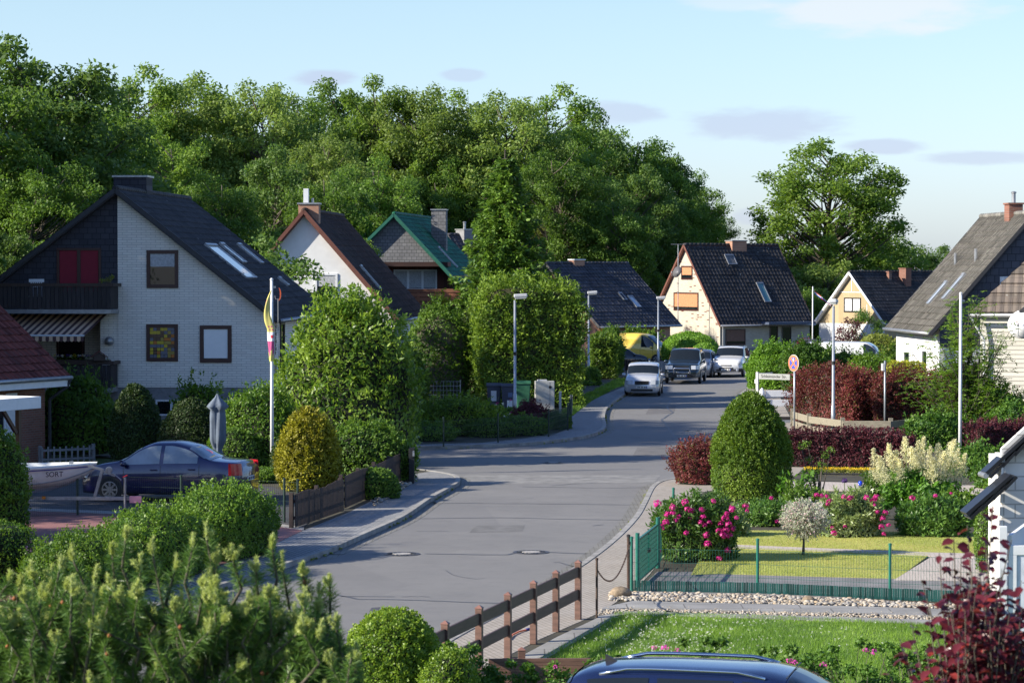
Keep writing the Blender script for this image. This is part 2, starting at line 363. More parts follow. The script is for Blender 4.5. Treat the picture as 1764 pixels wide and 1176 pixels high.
# left pavement (inside of the corner), driveway, yard
inA = g2([(180, 1040), (330, 992), (455, 945), (523, 913), (600, 882), (660, 852), (702, 829), (716, 815.5)], PH)
sheet('left_pavement', offset(KA[:41], .13) + inA[::-1], PH, M_pave_l, .12)
sheet('garden_ground_left', [(-60, 30), (-9, 30)] + offset(KA, .13) + [(-60, 84)], PH - .004 - .004, M_soil, .1)
sheet('driveway', g2([(-90, 874), (200, 884), (420, 896), (523, 912.4), (456, 944), (330, 991), (150, 1010), (-90, 1050)], PH), PH, M_red)
sheet('yard', g2([(-120, 822), (120, 822), (470, 838), (560, 872), (522, 909), (420, 893), (200, 881), (-120, 870)], PH), PH + .003, M_dkpave)
sheet('driveway_edging', g2([(-90, 870), (200, 880.5), (420, 892.5), (524, 908.5), (523, 913), (420, 897), (200, 885), (-90, 875)], PH), PH + .007, M_kerb, .05)
# far-left pavement, beyond the side street
inB = g2([(300, 768), (706, 766), (830, 762), (905, 754), (965, 744), (984, 734), (984, 716), (996, 700), (1030, 684), (1070, 668), (1112, 655), (1150, 647), (1200, 640), (1290, 634), (1500, 628)], PH)
sheet('far_pavement', offset(KB, .13) + inB[::-1], PH, M_pave_l, .12)
sheet('garden_ground_far', [(-80, 88.5)] + inB + [(90, 230), (-80, 230)], PH - .006, M_soil, .1)
# right pavement
inC = g2([(760, 1190), (872, 1130), (930, 1100), (1003, 1068), (1034, 1054), (1088, 1019), (1118, 990), (1140, 962), (1152, 930), (1163, 892), (1178, 864), (1215, 846), (1330, 830), (1372, 818), (1400, 790), (1390, 757), (1372, 742), (1362, 720), (1352, 700), (1345, 686), (1340, 678), (1360, 670), (1500, 662)], PH)
sheet('right_pavement', offset(KC, -.13) + inC[::-1], PH, M_pave_r, .12)
sheet('garden_ground_right', [(-2, 30)] + inC + [(60, 141), (60, 30)], PH - .006, M_soil, .1)
sheet('grass_verge', g2([(986, 716), (1020, 690), (1062, 668), (1105, 655), (1065, 652), (1000, 684), (960, 716)], .104), .104, M_lawn1)
# lawns, slabs and path on the right
L1 = g2([(895, 1150), (935, 1133), (1000, 1096), (1062, 1057), (1110, 1056), (1300, 1060), (1460, 1069), (1600, 1076), (1900, 1090), (1900, 1400), (700, 1400)], .11)
sheet('front_lawn', L1, .11, M_lawn1, .06)
def band(name, u0v0, u1v1, mat, z, thick=.05):
    pts = g2(u0v0 + u1v1[::-1], z); return sheet(name, pts, z, mat, thick)
band('slab_path_upper', [(1040, 1045), (1090, 1034), (1460, 1043), (1900, 1056)], [(1036, 1049), (1084, 1046), (1460, 1055), (1900, 1068)], M_slab, .13)
band('slab_path_lower', [(1030, 1060), (1084, 1052), (1460, 1062), (1900, 1076)], [(1024, 1064), (1080, 1057), (1460, 1069), (1900, 1084)], M_slab, .126)
band('slab_path_side', [(1028, 1064), (960, 1096), (900, 1128), (840, 1160)], [(1062, 1059), (1004, 1096), (946, 1130), (880, 1176)], M_slab, .128)
band('weed_mat', [(1132, 984), (1240, 984), (1460, 990), (1900, 1004)], [(1096, 1018), (1240, 1022), (1460, 1028), (1900, 1046)], M_mat, .112)
sheet('rear_lawn', g2([(1190, 990), (1215, 945), (1260, 941), (1400, 948), (1605, 952), (1545, 996), (1460, 994), (1240, 988)], .115), .115, M_lawn2, .06)
band('garden_path', [(1180, 934), (1400, 943), (1610, 951), (1900, 958)], [(1180, 940), (1400, 949), (1608, 957), (1900, 966)], M_path, .121)
sheet('garden_path_wide', g2([(1606, 957.2), (1900, 966.3), (1900, 1003), (1540, 998)], .119), .119, M_path, .05)
band('back_lawn', [(1190, 912), (1400, 914), (1700, 918), (1900, 922)], [(1190, 934), (1400, 943), (1610, 951), (1900, 958)], M_lawn2, .118)
band('side_path', [(1366, 828), (1520, 832), (1700, 836)], [(1366, 842), (1520, 846), (1700, 850)], M_path, .119)
# tar seams and cracks
def seam(pts, w=.05):
    pts = [Vector(p) for p in g2(pts, .005)]; dense = []
    for a, b in zip(pts, pts[1:]):
        n = max(2, int((b - a).length / .5))
        for i in range(n): dense.append(a.lerp(b, i / n) + Vector((random.uniform(-.03, .03), random.uniform(-.05, .05))))
    dense.append(pts[-1]); mb = MB(); o = offset([tuple(p) for p in dense], w / 2); q = offset([tuple(p) for p in dense], -w / 2)
    for i in range(len(dense) - 1): mb.face([(q[i][0], q[i][1], .004), (q[i + 1][0], q[i + 1][1], .004), (o[i + 1][0], o[i + 1][1], .004), (o[i][0], o[i][1], .004)])
    return mb
sm = MB()
for pts, w in [([(500, 954), (655, 954)], .09), ([(734, 953), (875, 955), (886, 952)], .09), ([(948, 951), (1012, 953)], .09), ([(580, 1024), (620, 1031), (720, 1033), (860, 1038)], .07), ([(590, 1026), (680, 1027)], .05),
               ([(640, 868), (800, 866), (1100, 869)], .06), ([(700, 893), (860, 891), (1000, 894), (1080, 895)], .07), ([(720, 823), (900, 824), (1135, 822)], .05), ([(1160, 838), (1060, 840), (900, 838)], .05),
               ([(1155, 690), (1149, 702), (1160, 710), (1140, 722), (1150, 735), (1162, 752)], .07), ([(1182, 686), (1190, 694), (1210, 698)], .06), ([(1040, 757), (1100, 754), (1170, 757), (1240, 754)], .06),
               ([(730, 858), (742, 862), (752, 867), (738, 868)], .06), ([(1020, 905), (1040, 903)], .05), ([(1120, 674), (1180, 672)], .05)]:
    s = seam(pts, w); k = len(sm.v); sm.v += s.v; sm.f += [tuple(i + k for i in f) for f in s.f]; sm.m += s.m
rk = random.Random(17)
for _ in range(12):     # fine wandering cracks, some forked
    u0, v0 = rk.uniform(640, 1240), rk.uniform(672, 1040); lo_ = 690 + max(0, (v0 - 850)) * -1.0; 
    if u0 > 1245 - max(0, v0 - 700) * .62 or u0 < 1075 - (v0 - 680) * 1.9: continue
    pts = [(u0, v0)]; du = rk.choice([-1, 1]) * rk.uniform(12, 30); dv = rk.uniform(-3, 5)
    for k_ in range(rk.randint(2, 5)): pts.append((pts[-1][0] + du * rk.uniform(.4, 1.1), pts[-1][1] + dv * rk.uniform(-.4, 1.5)))
    s = seam(pts, rk.uniform(.018, .04)); k = len(sm.v); sm.v += s.v; sm.f += [tuple(i + k for i in f) for f in s.f]; sm.m += s.m
struct(sm.build('tar_seams', M_tar))
for pts_, c_, nm_ in [([(726, 818), (1138, 818), (1128, 831), (900, 833), (760, 832)], (.205, .198, .188), 'road_patch'), ([(1098, 770), (1215, 768), (1222, 782), (1090, 785)], (.125, .118, .115), 'road_patch'), ([(820, 905), (905, 903), (900, 915), (808, 917)], (.14, .135, .13), 'road_patch'), ([(1120, 700), (1165, 699), (1160, 712), (1112, 713)], (.12, .113, .112), 'road_patch'), ([(640, 1046), (655, 1045), (652, 1052), (636, 1053)], (.06, .06, .07), 'road_patch')]:
    sheet(nm_, g2(pts_, .002), .0025, plain('patched_asphalt', c_, .85, var=.22, scale=2.5, bmp=.4))
M_iron = plain('cast_iron', (.09, .085, .09), .5, .6, var=.2)
M_lid = plain('manhole_concrete', (.33, .31, .29), .8, var=.15, scale=10)
for u, v, lab in [(692, 954, 'round manhole cover in the road, the nearest one on the left side'), (915, 951, 'round manhole cover in the road near the right kerb'),
                  (953, 797, 'small manhole cover in the middle of the road at the junction'), (1193, 742, 'far manhole cover in the road below the parked silver car')]:
    p = G(u, v); r = .39 if v > 900 else .33
    t = thing('manhole_cover', lab, 'manhole cover', (p.x, p.y, .004), 0, 'manhole covers in the road')
    MB().lathe([(r, 0), (r, .006), (r * .8, .007), (r * .8, 0)], 32).build('iron_ring', M_iron, t)
    MB().lathe([(r * .5, 0), (r * .5, .012), (.01, .014)], 32).build('concrete_lid', M_lid, t)
    g = MB()
    for i in range(16):
        a = i / 16 * 2 * math.pi; g.bar((r * .56 * math.cos(a), r * .56 * math.sin(a), .008), (r * .76 * math.cos(a), r * .76 * math.sin(a), .008), .03, .01)
    g.build('vent_ribs', M_tar, t)
# ================================================================ PLANT BUILDERS
M_bark = wood('bark', (.10, .085, .065), .95, (6, 6, 1)); M_twig = plain('core_dark', (.018, .022, .012), .95, var=.3, scale=4)  # second one: dark tone of the light-blocking cores added inside shrubs
M_core_olive = plain('core_dark_olive', (.03, .03, .01), .95, var=.3)
LM = {
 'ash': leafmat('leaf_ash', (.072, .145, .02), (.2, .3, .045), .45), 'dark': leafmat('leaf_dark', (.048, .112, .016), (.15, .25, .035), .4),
 'blue': leafmat('leaf_bluegreen', (.052, .118, .026), (.155, .245, .05), .4), 'yell': leafmat('leaf_yellowgreen', (.15, .19, .03), (.34, .36, .09), .4),
 'pale': leafmat('leaf_palegreen', (.095, .162, .03), (.24, .32, .075), .44), 'spruce': leafmat('leaf_spruce', (.045, .11, .018), (.16, .27, .035), .25),
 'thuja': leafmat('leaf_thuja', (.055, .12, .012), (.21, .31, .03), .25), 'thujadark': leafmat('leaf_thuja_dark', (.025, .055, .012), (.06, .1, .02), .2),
 'gold': leafmat('leaf_gold', (.15, .14, .012), (.4, .38, .03), .22, clump=.4), 'laurel': leafmat('leaf_laurel', (.06, .14, .015), (.27, .38, .06), .4, .4),
 'privet': leafmat('leaf_privet', (.045, .11, .012), (.17, .28, .03), .32, .45), 'box': leafmat('leaf_box', (.07, .14, .012), (.26, .36, .045), .35, .4),
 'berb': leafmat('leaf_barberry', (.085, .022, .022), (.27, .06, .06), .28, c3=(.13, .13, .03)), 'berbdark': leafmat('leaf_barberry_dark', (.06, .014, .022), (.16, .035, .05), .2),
 'plum': leafmat('leaf_purple_plum', (.045, .008, .016), (.13, .022, .03), .22, .3, c3=(.24, .035, .03), clump=.3), 'willow': leafmat('leaf_flamingo_willow', (.34, .42, .24), (.78, .72, .68), .3, c3=(.8, .45, .5), trc=(.6, .55, .5)),
 'peony': leafmat('leaf_peony', (.04, .11, .018), (.16, .28, .06), .3, .35), 'variegated': leafmat('leaf_pale_edge', (.14, .22, .06), (.34, .4, .18), .3, .35),
 'arunc': leafmat('leaf_goatsbeard', (.05, .14, .015), (.14, .3, .03), .35), 'plume': leafmat('plume_cream', (.74, .7, .4), (.9, .86, .58), .35, .8, clump=.2, trc=(.85, .8, .42)),
 'rose': leafmat('leaf_rugosa', (.035, .1, .012), (.13, .24, .03), .3, .55), 'rowan': leafmat('leaf_rowan', (.08, .17, .02), (.24, .37, .05), .4),
 'lime': leafmat('leaf_lime', (.3, .32, .02), (.5, .5, .05), .3, clump=.3), 'euon': leafmat('leaf_sunlit_hedge', (.09, .2, .015), (.2, .36, .035), .3),
 'needle': leafmat('pine_needle', (.04, .11, .022), (.16, .27, .05), .15, .4, clump=.4, scale=2), 'candle': leafmat('pine_candle', (.34, .41, .11), (.56, .61, .23), .3, .5, clump=.2),
 'grass': leafmat('grass_blade', (.08, .17, .02), (.24, .38, .05), .35, .5), 'drygrass': leafmat('short_grass_blade', (.27, .32, .07), (.42, .46, .13), .35, .6),
 'petal': leafmat('petal_magenta', (.36, .008, .13), (.62, .03, .27), .25, .5, clump=.2, trc=(.8, .03, .35)), 'rosepetal': leafmat('petal_rose_pink', (.55, .04, .33), (.75, .12, .5), .35, .5),
 'sage': leafmat('sage_violet', (.07, .025, .16), (.14, .06, .28), .2), 'yflower': leafmat('yellow_flower', (.65, .42, .01), (.8, .6, .03), .3), 'white': leafmat('white_flower', (.7, .7, .62), (.85, .85, .8), .3)}
def lumps(D, amp, k=3.0, seed=0.):
    a = np.sin(D[:, 0] * k + seed) * np.cos(D[:, 1] * k * 1.3 + seed * 2) + .6 * np.sin(D[:, 2] * k * 1.7 + D[:, 0] * k * .8 + seed * 3) + .4 * np.cos(D[:, 1] * k * 2.9 + D[:, 2] * k * 2.1 + seed)
    return 1 + amp * a / 1.6
def fibo(n):
    i = np.arange(n) + .5; ph = np.arccos(1 - 2 * i / n); th = math.pi * (1 + 5 ** .5) * i
    return np.stack([np.cos(th) * np.sin(ph), np.sin(th) * np.sin(ph), np.cos(ph)], 1)
def clump_leaves(C, R, n, leaf, flat=.75, shell=.25, **k):
    """n leaves in each puff of radius R round the centres C"""
    C = np.asarray(C); R = np.asarray(R); m = len(C)
    D = unit(rng.normal(size=(m * n, 3))); r = np.repeat(R, n)[:, None] * (1 - np.abs(rng.normal(size=(m * n, 1))) * shell).clip(.15, 1.1)
    cc = np.repeat(C, n, 0); sc = np.array([1, 1, flat]); P = cc + D * r * sc
    return leaf_arrays(P, D + np.array([0, 0, .35]), leaf, **k)
def limb(mb, p, q, r0, r1, sag=.15, n=6):
    p, q = Vector(p), Vector(q); L = (q - p).length; mid = p.lerp(q, .5) + Vector((random.uniform(-.1, .1), random.uniform(-.1, .1), -sag)) * L
    pts = []
    for i in range(5):
        t = i / 4; pts.append(p * (1 - t) ** 2 + mid * 2 * t * (1 - t) + q * t * t)
    mb.tube(pts, [r0 + (r1 - r0) * i / 4 for i in range(5)], n, cap=False)
def make_tree(label, h, cr, leafk, leaf=.36, nclump=70, nl=200, base=.25, tr=.3, shape='round', flat=.7, pr=1.35, group=None, name='deciduous_tree', seed=1, cat='tree'):
    """tapered trunk, limbs to every leaf puff, crown of leaf puffs"""
    global rng
    keep = rng; rng = np.random.default_rng(seed); random.seed(seed)
    t = thing(name, label, cat, group=group)
    C = []; R = []
    tries = 0
    while len(C) < nclump and tries < nclump * 60:
        tries += 1
        d = unit(rng.normal(size=(1, 3)))[0]; rr = rng.uniform(.25, 1) ** .45
        z = (d[2] * rr * .5 + .5)
        w = {'round': 1.0, 'tall': .8 + .3 * math.sin(z * 3), 'wide': 1.1 - .45 * z}[shape]
        p = np.array([d[0] * rr * cr * w, d[1] * rr * cr * w, h * base + z * h * (1 - base) * .97])
        p[:2] *= lumps(d[None, :], .22, 2.2, seed)[0]
        r = pr * rng.uniform(.65, 1.25) * (1.0 if rr > .6 else .8)
        if all(np.linalg.norm(p - c) > .62 * r for c in C): C.append(p); R.append(r)
    mb = MB(); H = h * .9
    tp = [Vector((math.sin(i * 1.3 + seed) * .25 * i / 3, math.cos(i * 1.1 + seed) * .2 * i / 3, H * i / 8)) for i in range(9)]
    mb.tube(tp, [tr * 1.25] + [tr * (1 - i / 9.5) for i in range(1, 9)], 8)
    for c in C:
        zz = max(h * base * .55, c[2] - math.hypot(c[0], c[1]) * .75 - .5); i = min(7, int(zz / H * 8)); p = tp[i].lerp(tp[i + 1], zz / H * 8 - i)
        limb(mb, p, c, tr * (.32 if abs(c[2]) < h * .7 else .2), .03, .08)
    mb.build('trunk', M_bark, t, smooth=True)
    V, Q = clump_leaves(C, R, nl, leaf, flat, .42, jit=.9)
    link('crown', np_mesh('crown', V, Q, LM[leafk]), t)
    rng = keep
    return t
def hull(prof, dims, seed, amp, k=2.5, box=False, n=900):
    pass
def shape_pts(kind, dims, n, rs, seed=0., amp=.05, k=2.5):
    """points and outward normals on a clipped or natural shrub shape; dims = half width, half depth, height"""
    a, b, h = dims
    D = unit(rs.normal(size=(n, 3)))
    if kind == 'dome':      # ball sitting on the ground
        D[:, 2] = np.abs(D[:, 2]); P = D * np.array([a, b, h * .62]) + np.array([0, 0, h * .38]); Nn = D.copy()
        lo = rs.random(n) < .38; th = rs.uniform(0, 2 * math.pi, n); zz = rs.random(n); w = .9 + .1 * zz
        P[lo] = np.stack([np.cos(th) * a * w, np.sin(th) * b * w, zz * h * .4], 1)[lo]; Nn[lo] = np.stack([np.cos(th), np.sin(th), th * 0], 1)[lo]
    elif kind == 'ball':
        P = D * np.array([a, b, h / 2]) + np.array([0, 0, h / 2]); Nn = D
    elif kind == 'egg':     # clipped conifer: widest low down, narrowing to a rounded top
        t = rs.random(n) ** .85; th = rs.uniform(0, 2 * math.pi, n)
        w = np.where(t < .3, .86 + .14 * np.sin(t / .3 * math.pi / 2), np.clip(1 - (np.clip(t - .3, 0, 1) / .7) ** 1.8, 0, 1) ** .6)
        P = np.stack([np.cos(th) * w * a, np.sin(th) * w * b, t * h], 1)
        Nn = unit(np.stack([np.cos(th), np.sin(th), np.clip((t - .3) * 2.2, -.1, 3) ** 1.5 if False else np.clip(t - .3, 0, 1) * 2.2], 1))
    elif kind == 'cone':
        t = 1 - np.sqrt(rs.random(n)); th = rs.uniform(0, 2 * math.pi, n); w = (1 - t) ** .8
        P = np.stack([np.cos(th) * w * a, np.sin(th) * w * b, t * h], 1); Nn = unit(np.stack([np.cos(th), np.sin(th), np.full(n, .4)], 1))
    else:                   # box hedge with softened edges
        Aside = [2 * b * h, 2 * b * h, 2 * a * h, 2 * a * h, 4 * a * b]; s = sum(Aside); f = rs.choice(5, n, p=[x / s for x in Aside])
        u, v = rs.uniform(-1, 1, n), rs.uniform(0, 1, n); w = rs.uniform(-1, 1, n)
        P = np.zeros((n, 3)); Nn = np.zeros((n, 3))
        for i, (sx, ax) in enumerate(((1, 0), (-1, 0), (1, 1), (-1, 1))):
            m = f == i; q = np.zeros((m.sum(), 3)); q[:, ax] = sx * (a if ax == 0 else b); q[:, 1 - ax] = u[m] * (b if ax == 0 else a); q[:, 2] = v[m] * h; P[m] = q; Nn[m, ax] = sx
        m = f == 4; P[m] = np.stack([u[m] * a, w[m] * b, np.full(m.sum(), h)], 1); Nn[m, 2] = 1
        e = np.maximum(np.abs(P[:, 0]) / a, np.abs(P[:, 1]) / b); top = (P[:, 2] / h) ** 6
        P[:, 2] -= h * .07 * np.clip(e - .8, 0, 1) / .2 * top; P[:, :2] *= (1 - .06 * top)[:, None]
    c = np.array([0, 0, h * .45]); Dn = unit(P - c)
    f = lumps(P / max(a, b, h / 2), amp, k, seed)[:, None]
    return c + (P - c) * f, Nn
def shrub(name, label, cat, loc, kind, dims, leafk, n=9000, leaf=.06, rz=0, amp=.06, k=2.5, jit=.7, depth=.08, aspect=.55, group=None, core=M_twig, spikes=0, spike_len=.3, upw=.25, lk=2.2, core_s=None):
    seed = abs(hash_s(label)) % 1000; rs = np.random.default_rng(seed); sd_ = seed * .01
    t = thing(name, label, cat, loc, rz, group)
    P, Nn = shape_pts(kind, dims, n, rs, sd_, amp, k); c = np.array([0, 0, dims[2] * .45])
    fine = lumps(P, .035, 9 / max(.5, min(dims[0], dims[1])), sd_ * 3)[:, None]
    inn = 1 - np.abs(rs.normal(size=(n, 1))) * depth; P = c + (P - c) * inn * fine
    P[:, 2] = np.maximum(P[:, 2], .01)
    V, Q = leaf_arrays(P, Nn + np.array([0, 0, upw]), leaf, aspect, jit, T=Nn * .5 + np.array([0, 0, .8]) + .0 * Nn, tj=.7)
    if spikes:
        Ps, Ns = shape_pts(kind, dims, spikes, rs, sd_, amp, k); keep = Ps[:, 2] > dims[2] * .35; Ps, Ns = Ps[keep], Ns[keep]
        T = unit(Ns * .5 + np.array([0, 0, .9]) + .35 * rs.normal(size=Ns.shape)); m = 16; tt = rs.random((len(Ps), m))
        PP = (Ps[:, None, :] + T[:, None, :] * (tt * spike_len * rs.uniform(.4, 1.2, (len(Ps), 1)))[:, :, None]).reshape(-1, 3) + rs.normal(size=(len(Ps) * m, 3)) * leaf * .3
        V2, Q2 = leaf_arrays(PP, rs.normal(size=PP.shape) + np.array([0, 0, .4]), leaf, aspect, .5, T=np.repeat(T, m, 0), tj=.7)
        Q = np.concatenate([Q, Q2 + len(V)]); V = np.concatenate([V, V2])
    link('foliage', np_mesh('foliage', V, Q, LM[leafk]), t)
    # added closed dark core that stops light passing through the leaves
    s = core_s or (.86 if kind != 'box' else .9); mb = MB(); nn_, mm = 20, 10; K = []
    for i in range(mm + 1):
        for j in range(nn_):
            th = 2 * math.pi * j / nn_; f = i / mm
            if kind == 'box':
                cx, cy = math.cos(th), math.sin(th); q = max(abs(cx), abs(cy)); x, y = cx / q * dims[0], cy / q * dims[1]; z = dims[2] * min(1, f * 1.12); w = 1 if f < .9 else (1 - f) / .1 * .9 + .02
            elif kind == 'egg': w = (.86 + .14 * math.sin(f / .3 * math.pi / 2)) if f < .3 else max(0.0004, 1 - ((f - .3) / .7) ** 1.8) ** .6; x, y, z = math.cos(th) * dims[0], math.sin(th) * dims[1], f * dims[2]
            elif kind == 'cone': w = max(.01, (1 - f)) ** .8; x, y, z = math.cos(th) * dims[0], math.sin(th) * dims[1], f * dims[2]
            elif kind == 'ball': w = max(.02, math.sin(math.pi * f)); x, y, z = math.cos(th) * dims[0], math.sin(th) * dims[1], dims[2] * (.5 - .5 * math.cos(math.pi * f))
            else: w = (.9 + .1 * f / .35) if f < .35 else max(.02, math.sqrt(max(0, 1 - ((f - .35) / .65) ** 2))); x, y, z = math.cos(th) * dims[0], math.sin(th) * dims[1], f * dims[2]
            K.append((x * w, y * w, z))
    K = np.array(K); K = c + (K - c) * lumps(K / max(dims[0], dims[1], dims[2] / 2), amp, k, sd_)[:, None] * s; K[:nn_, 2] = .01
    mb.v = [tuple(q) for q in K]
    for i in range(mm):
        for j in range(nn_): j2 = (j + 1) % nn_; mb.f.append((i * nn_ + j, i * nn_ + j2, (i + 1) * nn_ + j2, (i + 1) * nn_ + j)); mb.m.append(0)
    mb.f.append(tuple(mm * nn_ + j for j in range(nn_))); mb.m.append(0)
    mb.build('dark_core', core, t, smooth=True)
    return t
def hash_s(s):
    h = 7
    for c in s: h = (h * 31 + ord(c)) % 100003
    return h
def bushy(name, label, cat, loc, clumps, leafk, leaf=.07, nl=260, rz=0, flat=.8, group=None, stems=True, aspect=.5, stemr=.015, shell=.3, part='foliage', upw=.35, T=None, extra=None):
    """a loose plant: leaf puffs carried on stems that rise from the base"""
    rs = random.Random(hash_s(label)); t = thing(name, label, cat, loc, rz, group)
    C = np.array([c[:3] for c in clumps]); R = np.array([c[3] for c in clumps])
    V, Q = clump_leaves(C, R, nl, leaf, flat, shell, aspect=aspect)
    link(part, np_mesh(part, V, Q, LM[leafk]), t)
    if stems:
        mb = MB()
        for c in clumps: limb(mb, (c[0] * .15 + rs.uniform(-.05, .05), c[1] * .15, 0), (c[0], c[1], c[2]), stemr * 1.5, stemr * .5, .05, 5)
        mb.build('stems', M_bark, t)
    return t
def rand_clumps(a, b, h, n, r, z0=0.1, seed=0, dome=True):
    rs = random.Random(seed + n); out = []
    for i in range(n):
        th = rs.uniform(0, 2 * math.pi); q = math.sqrt(rs.random()); f = rs.random() ** .8
        w = math.sqrt(max(.05, 1 - f ** 2.2)) if dome else 1
        out.append((math.cos(th) * q * a * w, math.sin(th) * q * b * w, z0 + r * .6 + f * (h - r - z0), r * rs.uniform(.7, 1.2)))
    return out
# ================================================================ WOOD AND GARDEN TREES
def put(t, u, d, h_top_v, h0, rz=None, wid=1.0, label=None):
    """stand tree t at depth d under photo column u so that its tip reaches row h_top_v"""
    h = Z(h_top_v, d); t.location = (X(u, d), d, 0); s = h / h0; t.scale = (s * wid, s * wid, s)
    t.rotation_euler = (0, 0, random.uniform(0, 6.28) if rz is None else rz)
    if label: t['label'] = label
    return t
GW = 'trees of the wood behind the houses'
protos = [make_tree('p', 20, 5.4, 'ash', .27, 190, 300, .08, .26, 'round', .75, 1.15, GW, seed=11), make_tree('p', 20, 5.6, 'dark', .27, 200, 300, .06, .3, 'round', .75, 1.2, GW, seed=23),
          make_tree('p', 20, 5.0, 'pale', .26, 190, 270, .08, .24, 'tall', .75, 1.1, GW, seed=37), make_tree('p', 20, 5.4, 'blue', .29, 190, 290, .06, .28, 'round', .75, 1.2, GW, seed=41)]
used = set()
def plant_wood(k, u, d, v, wid, lab):
    t = protos[k]
    if k in used: t = copy_tree(t)
    used.add(k); put(t, u, d, v, 19.0, wid=wid, label=lab)
# k, u, depth, v of the tip, width, label: skyline first, then lower trees between and behind the houses
for r in [
 (3, 60, 128, 84, 1.15, 'tall broad tree at the far left, highest of the wood'), (1, -35, 122, 110, 1.1, 'dark tree cut by the left edge of the photo'), (1, 150, 136, 150, 1.0, 'dark tree beside the tallest one, above the chimney of the slate and brick house'),
 (0, 232, 190, 128, 1.0, 'thin ash tree on the skyline just right of the tallest tree'), (2, 305, 196, 138, 1.0, 'pale feathery tree on the skyline above the white brick gable'), (0, 372, 204, 140, .95, 'ash tree on the skyline above the roof windows of the brick house'),
 (2, 440, 196, 146, 1.0, 'pale tree on the skyline left of the white house chimney'), (0, 505, 206, 158, .95, 'ash tree on the skyline above the white house chimney'), (3, 590, 214, 150, .9, 'slim bluish tree on the skyline under the small grey cloud'),
 (0, 655, 210, 146, .95, 'green tree on the skyline above the green roof'), (2, 730, 208, 148, .95, 'pale tree on the skyline above the slate chimney'), (0, 795, 216, 165, .95, 'ash tree in the dip of the skyline left of the spruce tip'),
 (2, 860, 208, 164, 1.05, 'large pale tree on the skyline straight above the spruce'), (0, 950, 214, 160, 1.0, 'tall ash on the skyline right of the spruce tip'), (3, 1015, 226, 200, .95, 'bluish tree where the skyline starts to fall to the right'),
 (1, 1085, 228, 226, .95, 'dark tree on the falling skyline beside the long grey cloud'), (3, 1140, 232, 262, .9, 'bluish tree on the falling skyline above the roof of the beige brick house'), (1, 1190, 240, 300, .85, 'dark rounded tree near the right end of the wood'),
 (1, 1228, 250, 352, .7, 'last dark tree at the right end of the wood'),
 (1, 60, 118, 268, .95, 'lower dark tree left of the slate and brick house roof'), (3, 195, 140, 262, .9, 'bluish tree directly behind the big slate chimney'), (0, 285, 150, 236, 1.0, 'open branched ash behind the slate chimney, bare limbs showing'), (1, 385, 142, 300, .95, 'round dark tree over the ridge of the slate and brick house'),
 (3, 475, 158, 262, .9, 'bluish tree left of the white house gable'), (1, 560, 150, 292, .9, 'dark tree rising behind the white house roof'), (2, 560, 178, 232, .9, 'pale tree in the second row above the white house'), (1, 655, 166, 276, .95, 'dark tree behind the green roof gable'),
 (0, 700, 205, 240, .95, 'ash in the second row behind the slate chimney'), (1, 760, 203, 300, .9, 'dark tree behind the small roof with the metal flue'), (3, 940, 204, 292, 1.0, 'bluish tree right behind the spruce'), (1, 800, 206, 262, .85, 'dark tree left of the spruce crown'),
 (3, 1010, 200, 300, .95, 'bluish tree above the dark slate roof'), (1, 960, 196, 250, .9, 'dark tree in the second row between spruce and falling skyline'), (1, 1065, 196, 345, 1.0, 'dark tree above the right verge of the dark slate roof'), (3, 1095, 206, 292, .9, 'bluish tree in the second row left of the beige brick house'),
 (1, 1150, 208, 372, .95, 'dark tree just behind the left verge of the beige brick house'), (1, 1165, 220, 322, .9, 'dark tree above the television aerial'), (0, 620, 130, 420, .8, 'low ash filling the gap between white house and green roof'), (1, 1040, 200, 415, .85, 'low dark tree between the dark slate roof and the beige brick house'),
 (1, 235, 126, 372, .8, 'low dark tree close behind the ridge of the slate and brick house'), (3, 0, 112, 390, .8, 'low bluish tree at the left edge above the balcony')]: plant_wood(*r)
# free standing trees
big = make_tree('large free-standing ash tree with an open crown against the sky', 17, 5.0, 'ash', .28, 170, 190, .12, .42, 'round', .75, 1.05, seed=77, name='ash_tree', cat='tree'); put(big, 1425, 226, 250, 16.4, 1.1, 1.25)
for u, d, v, s, lab, hk in [(1350, 236, 400, 5, 'lower leafy tree left under the big open ash', 'pale'), (1500, 234, 395, 8, 'dark lower tree right under the big open ash', 'ash'), (1420, 214, 440, 13, 'bushy tree between the beige brick house and the yellow gable', 'pale'),
                        (1392, 206, 500, 21, 'green bush tree behind the far flagpole', 'dark'), (1285, 420, 418, 15, 'small hazy tree seen through the gap right of the wood', 'pale'), (1330, 400, 428, 16, 'second hazy tree in the gap right of the wood', 'ash')]:
    q = make_tree(lab, 10, 4.2, hk, .34, 55, 200, .05, .22, 'round', .75, 1.3, seed=s); put(q, u, d, v, 10, 0, 1.1)
for u, d, v, s, lab, w in [(1575, 420, 412, 51, 'far dark tree above the yellow gable ridge', 1.2), (1622, 430, 420, 52, 'far tree with a knobbly top beside the grey roof', 1.0), (1530, 410, 424, 53, 'far tree partly behind the big ash', 1.1), (1680, 430, 424, 54, 'far tree mostly behind the grey roof', 1.2)]:
    q = make_tree(lab, 14, 4.6, 'blue', .45, 60, 150, .08, .3, 'round', .75, 1.6, seed=s, group='far trees on the right horizon'); put(q, u, d, v, 14, 0, w)
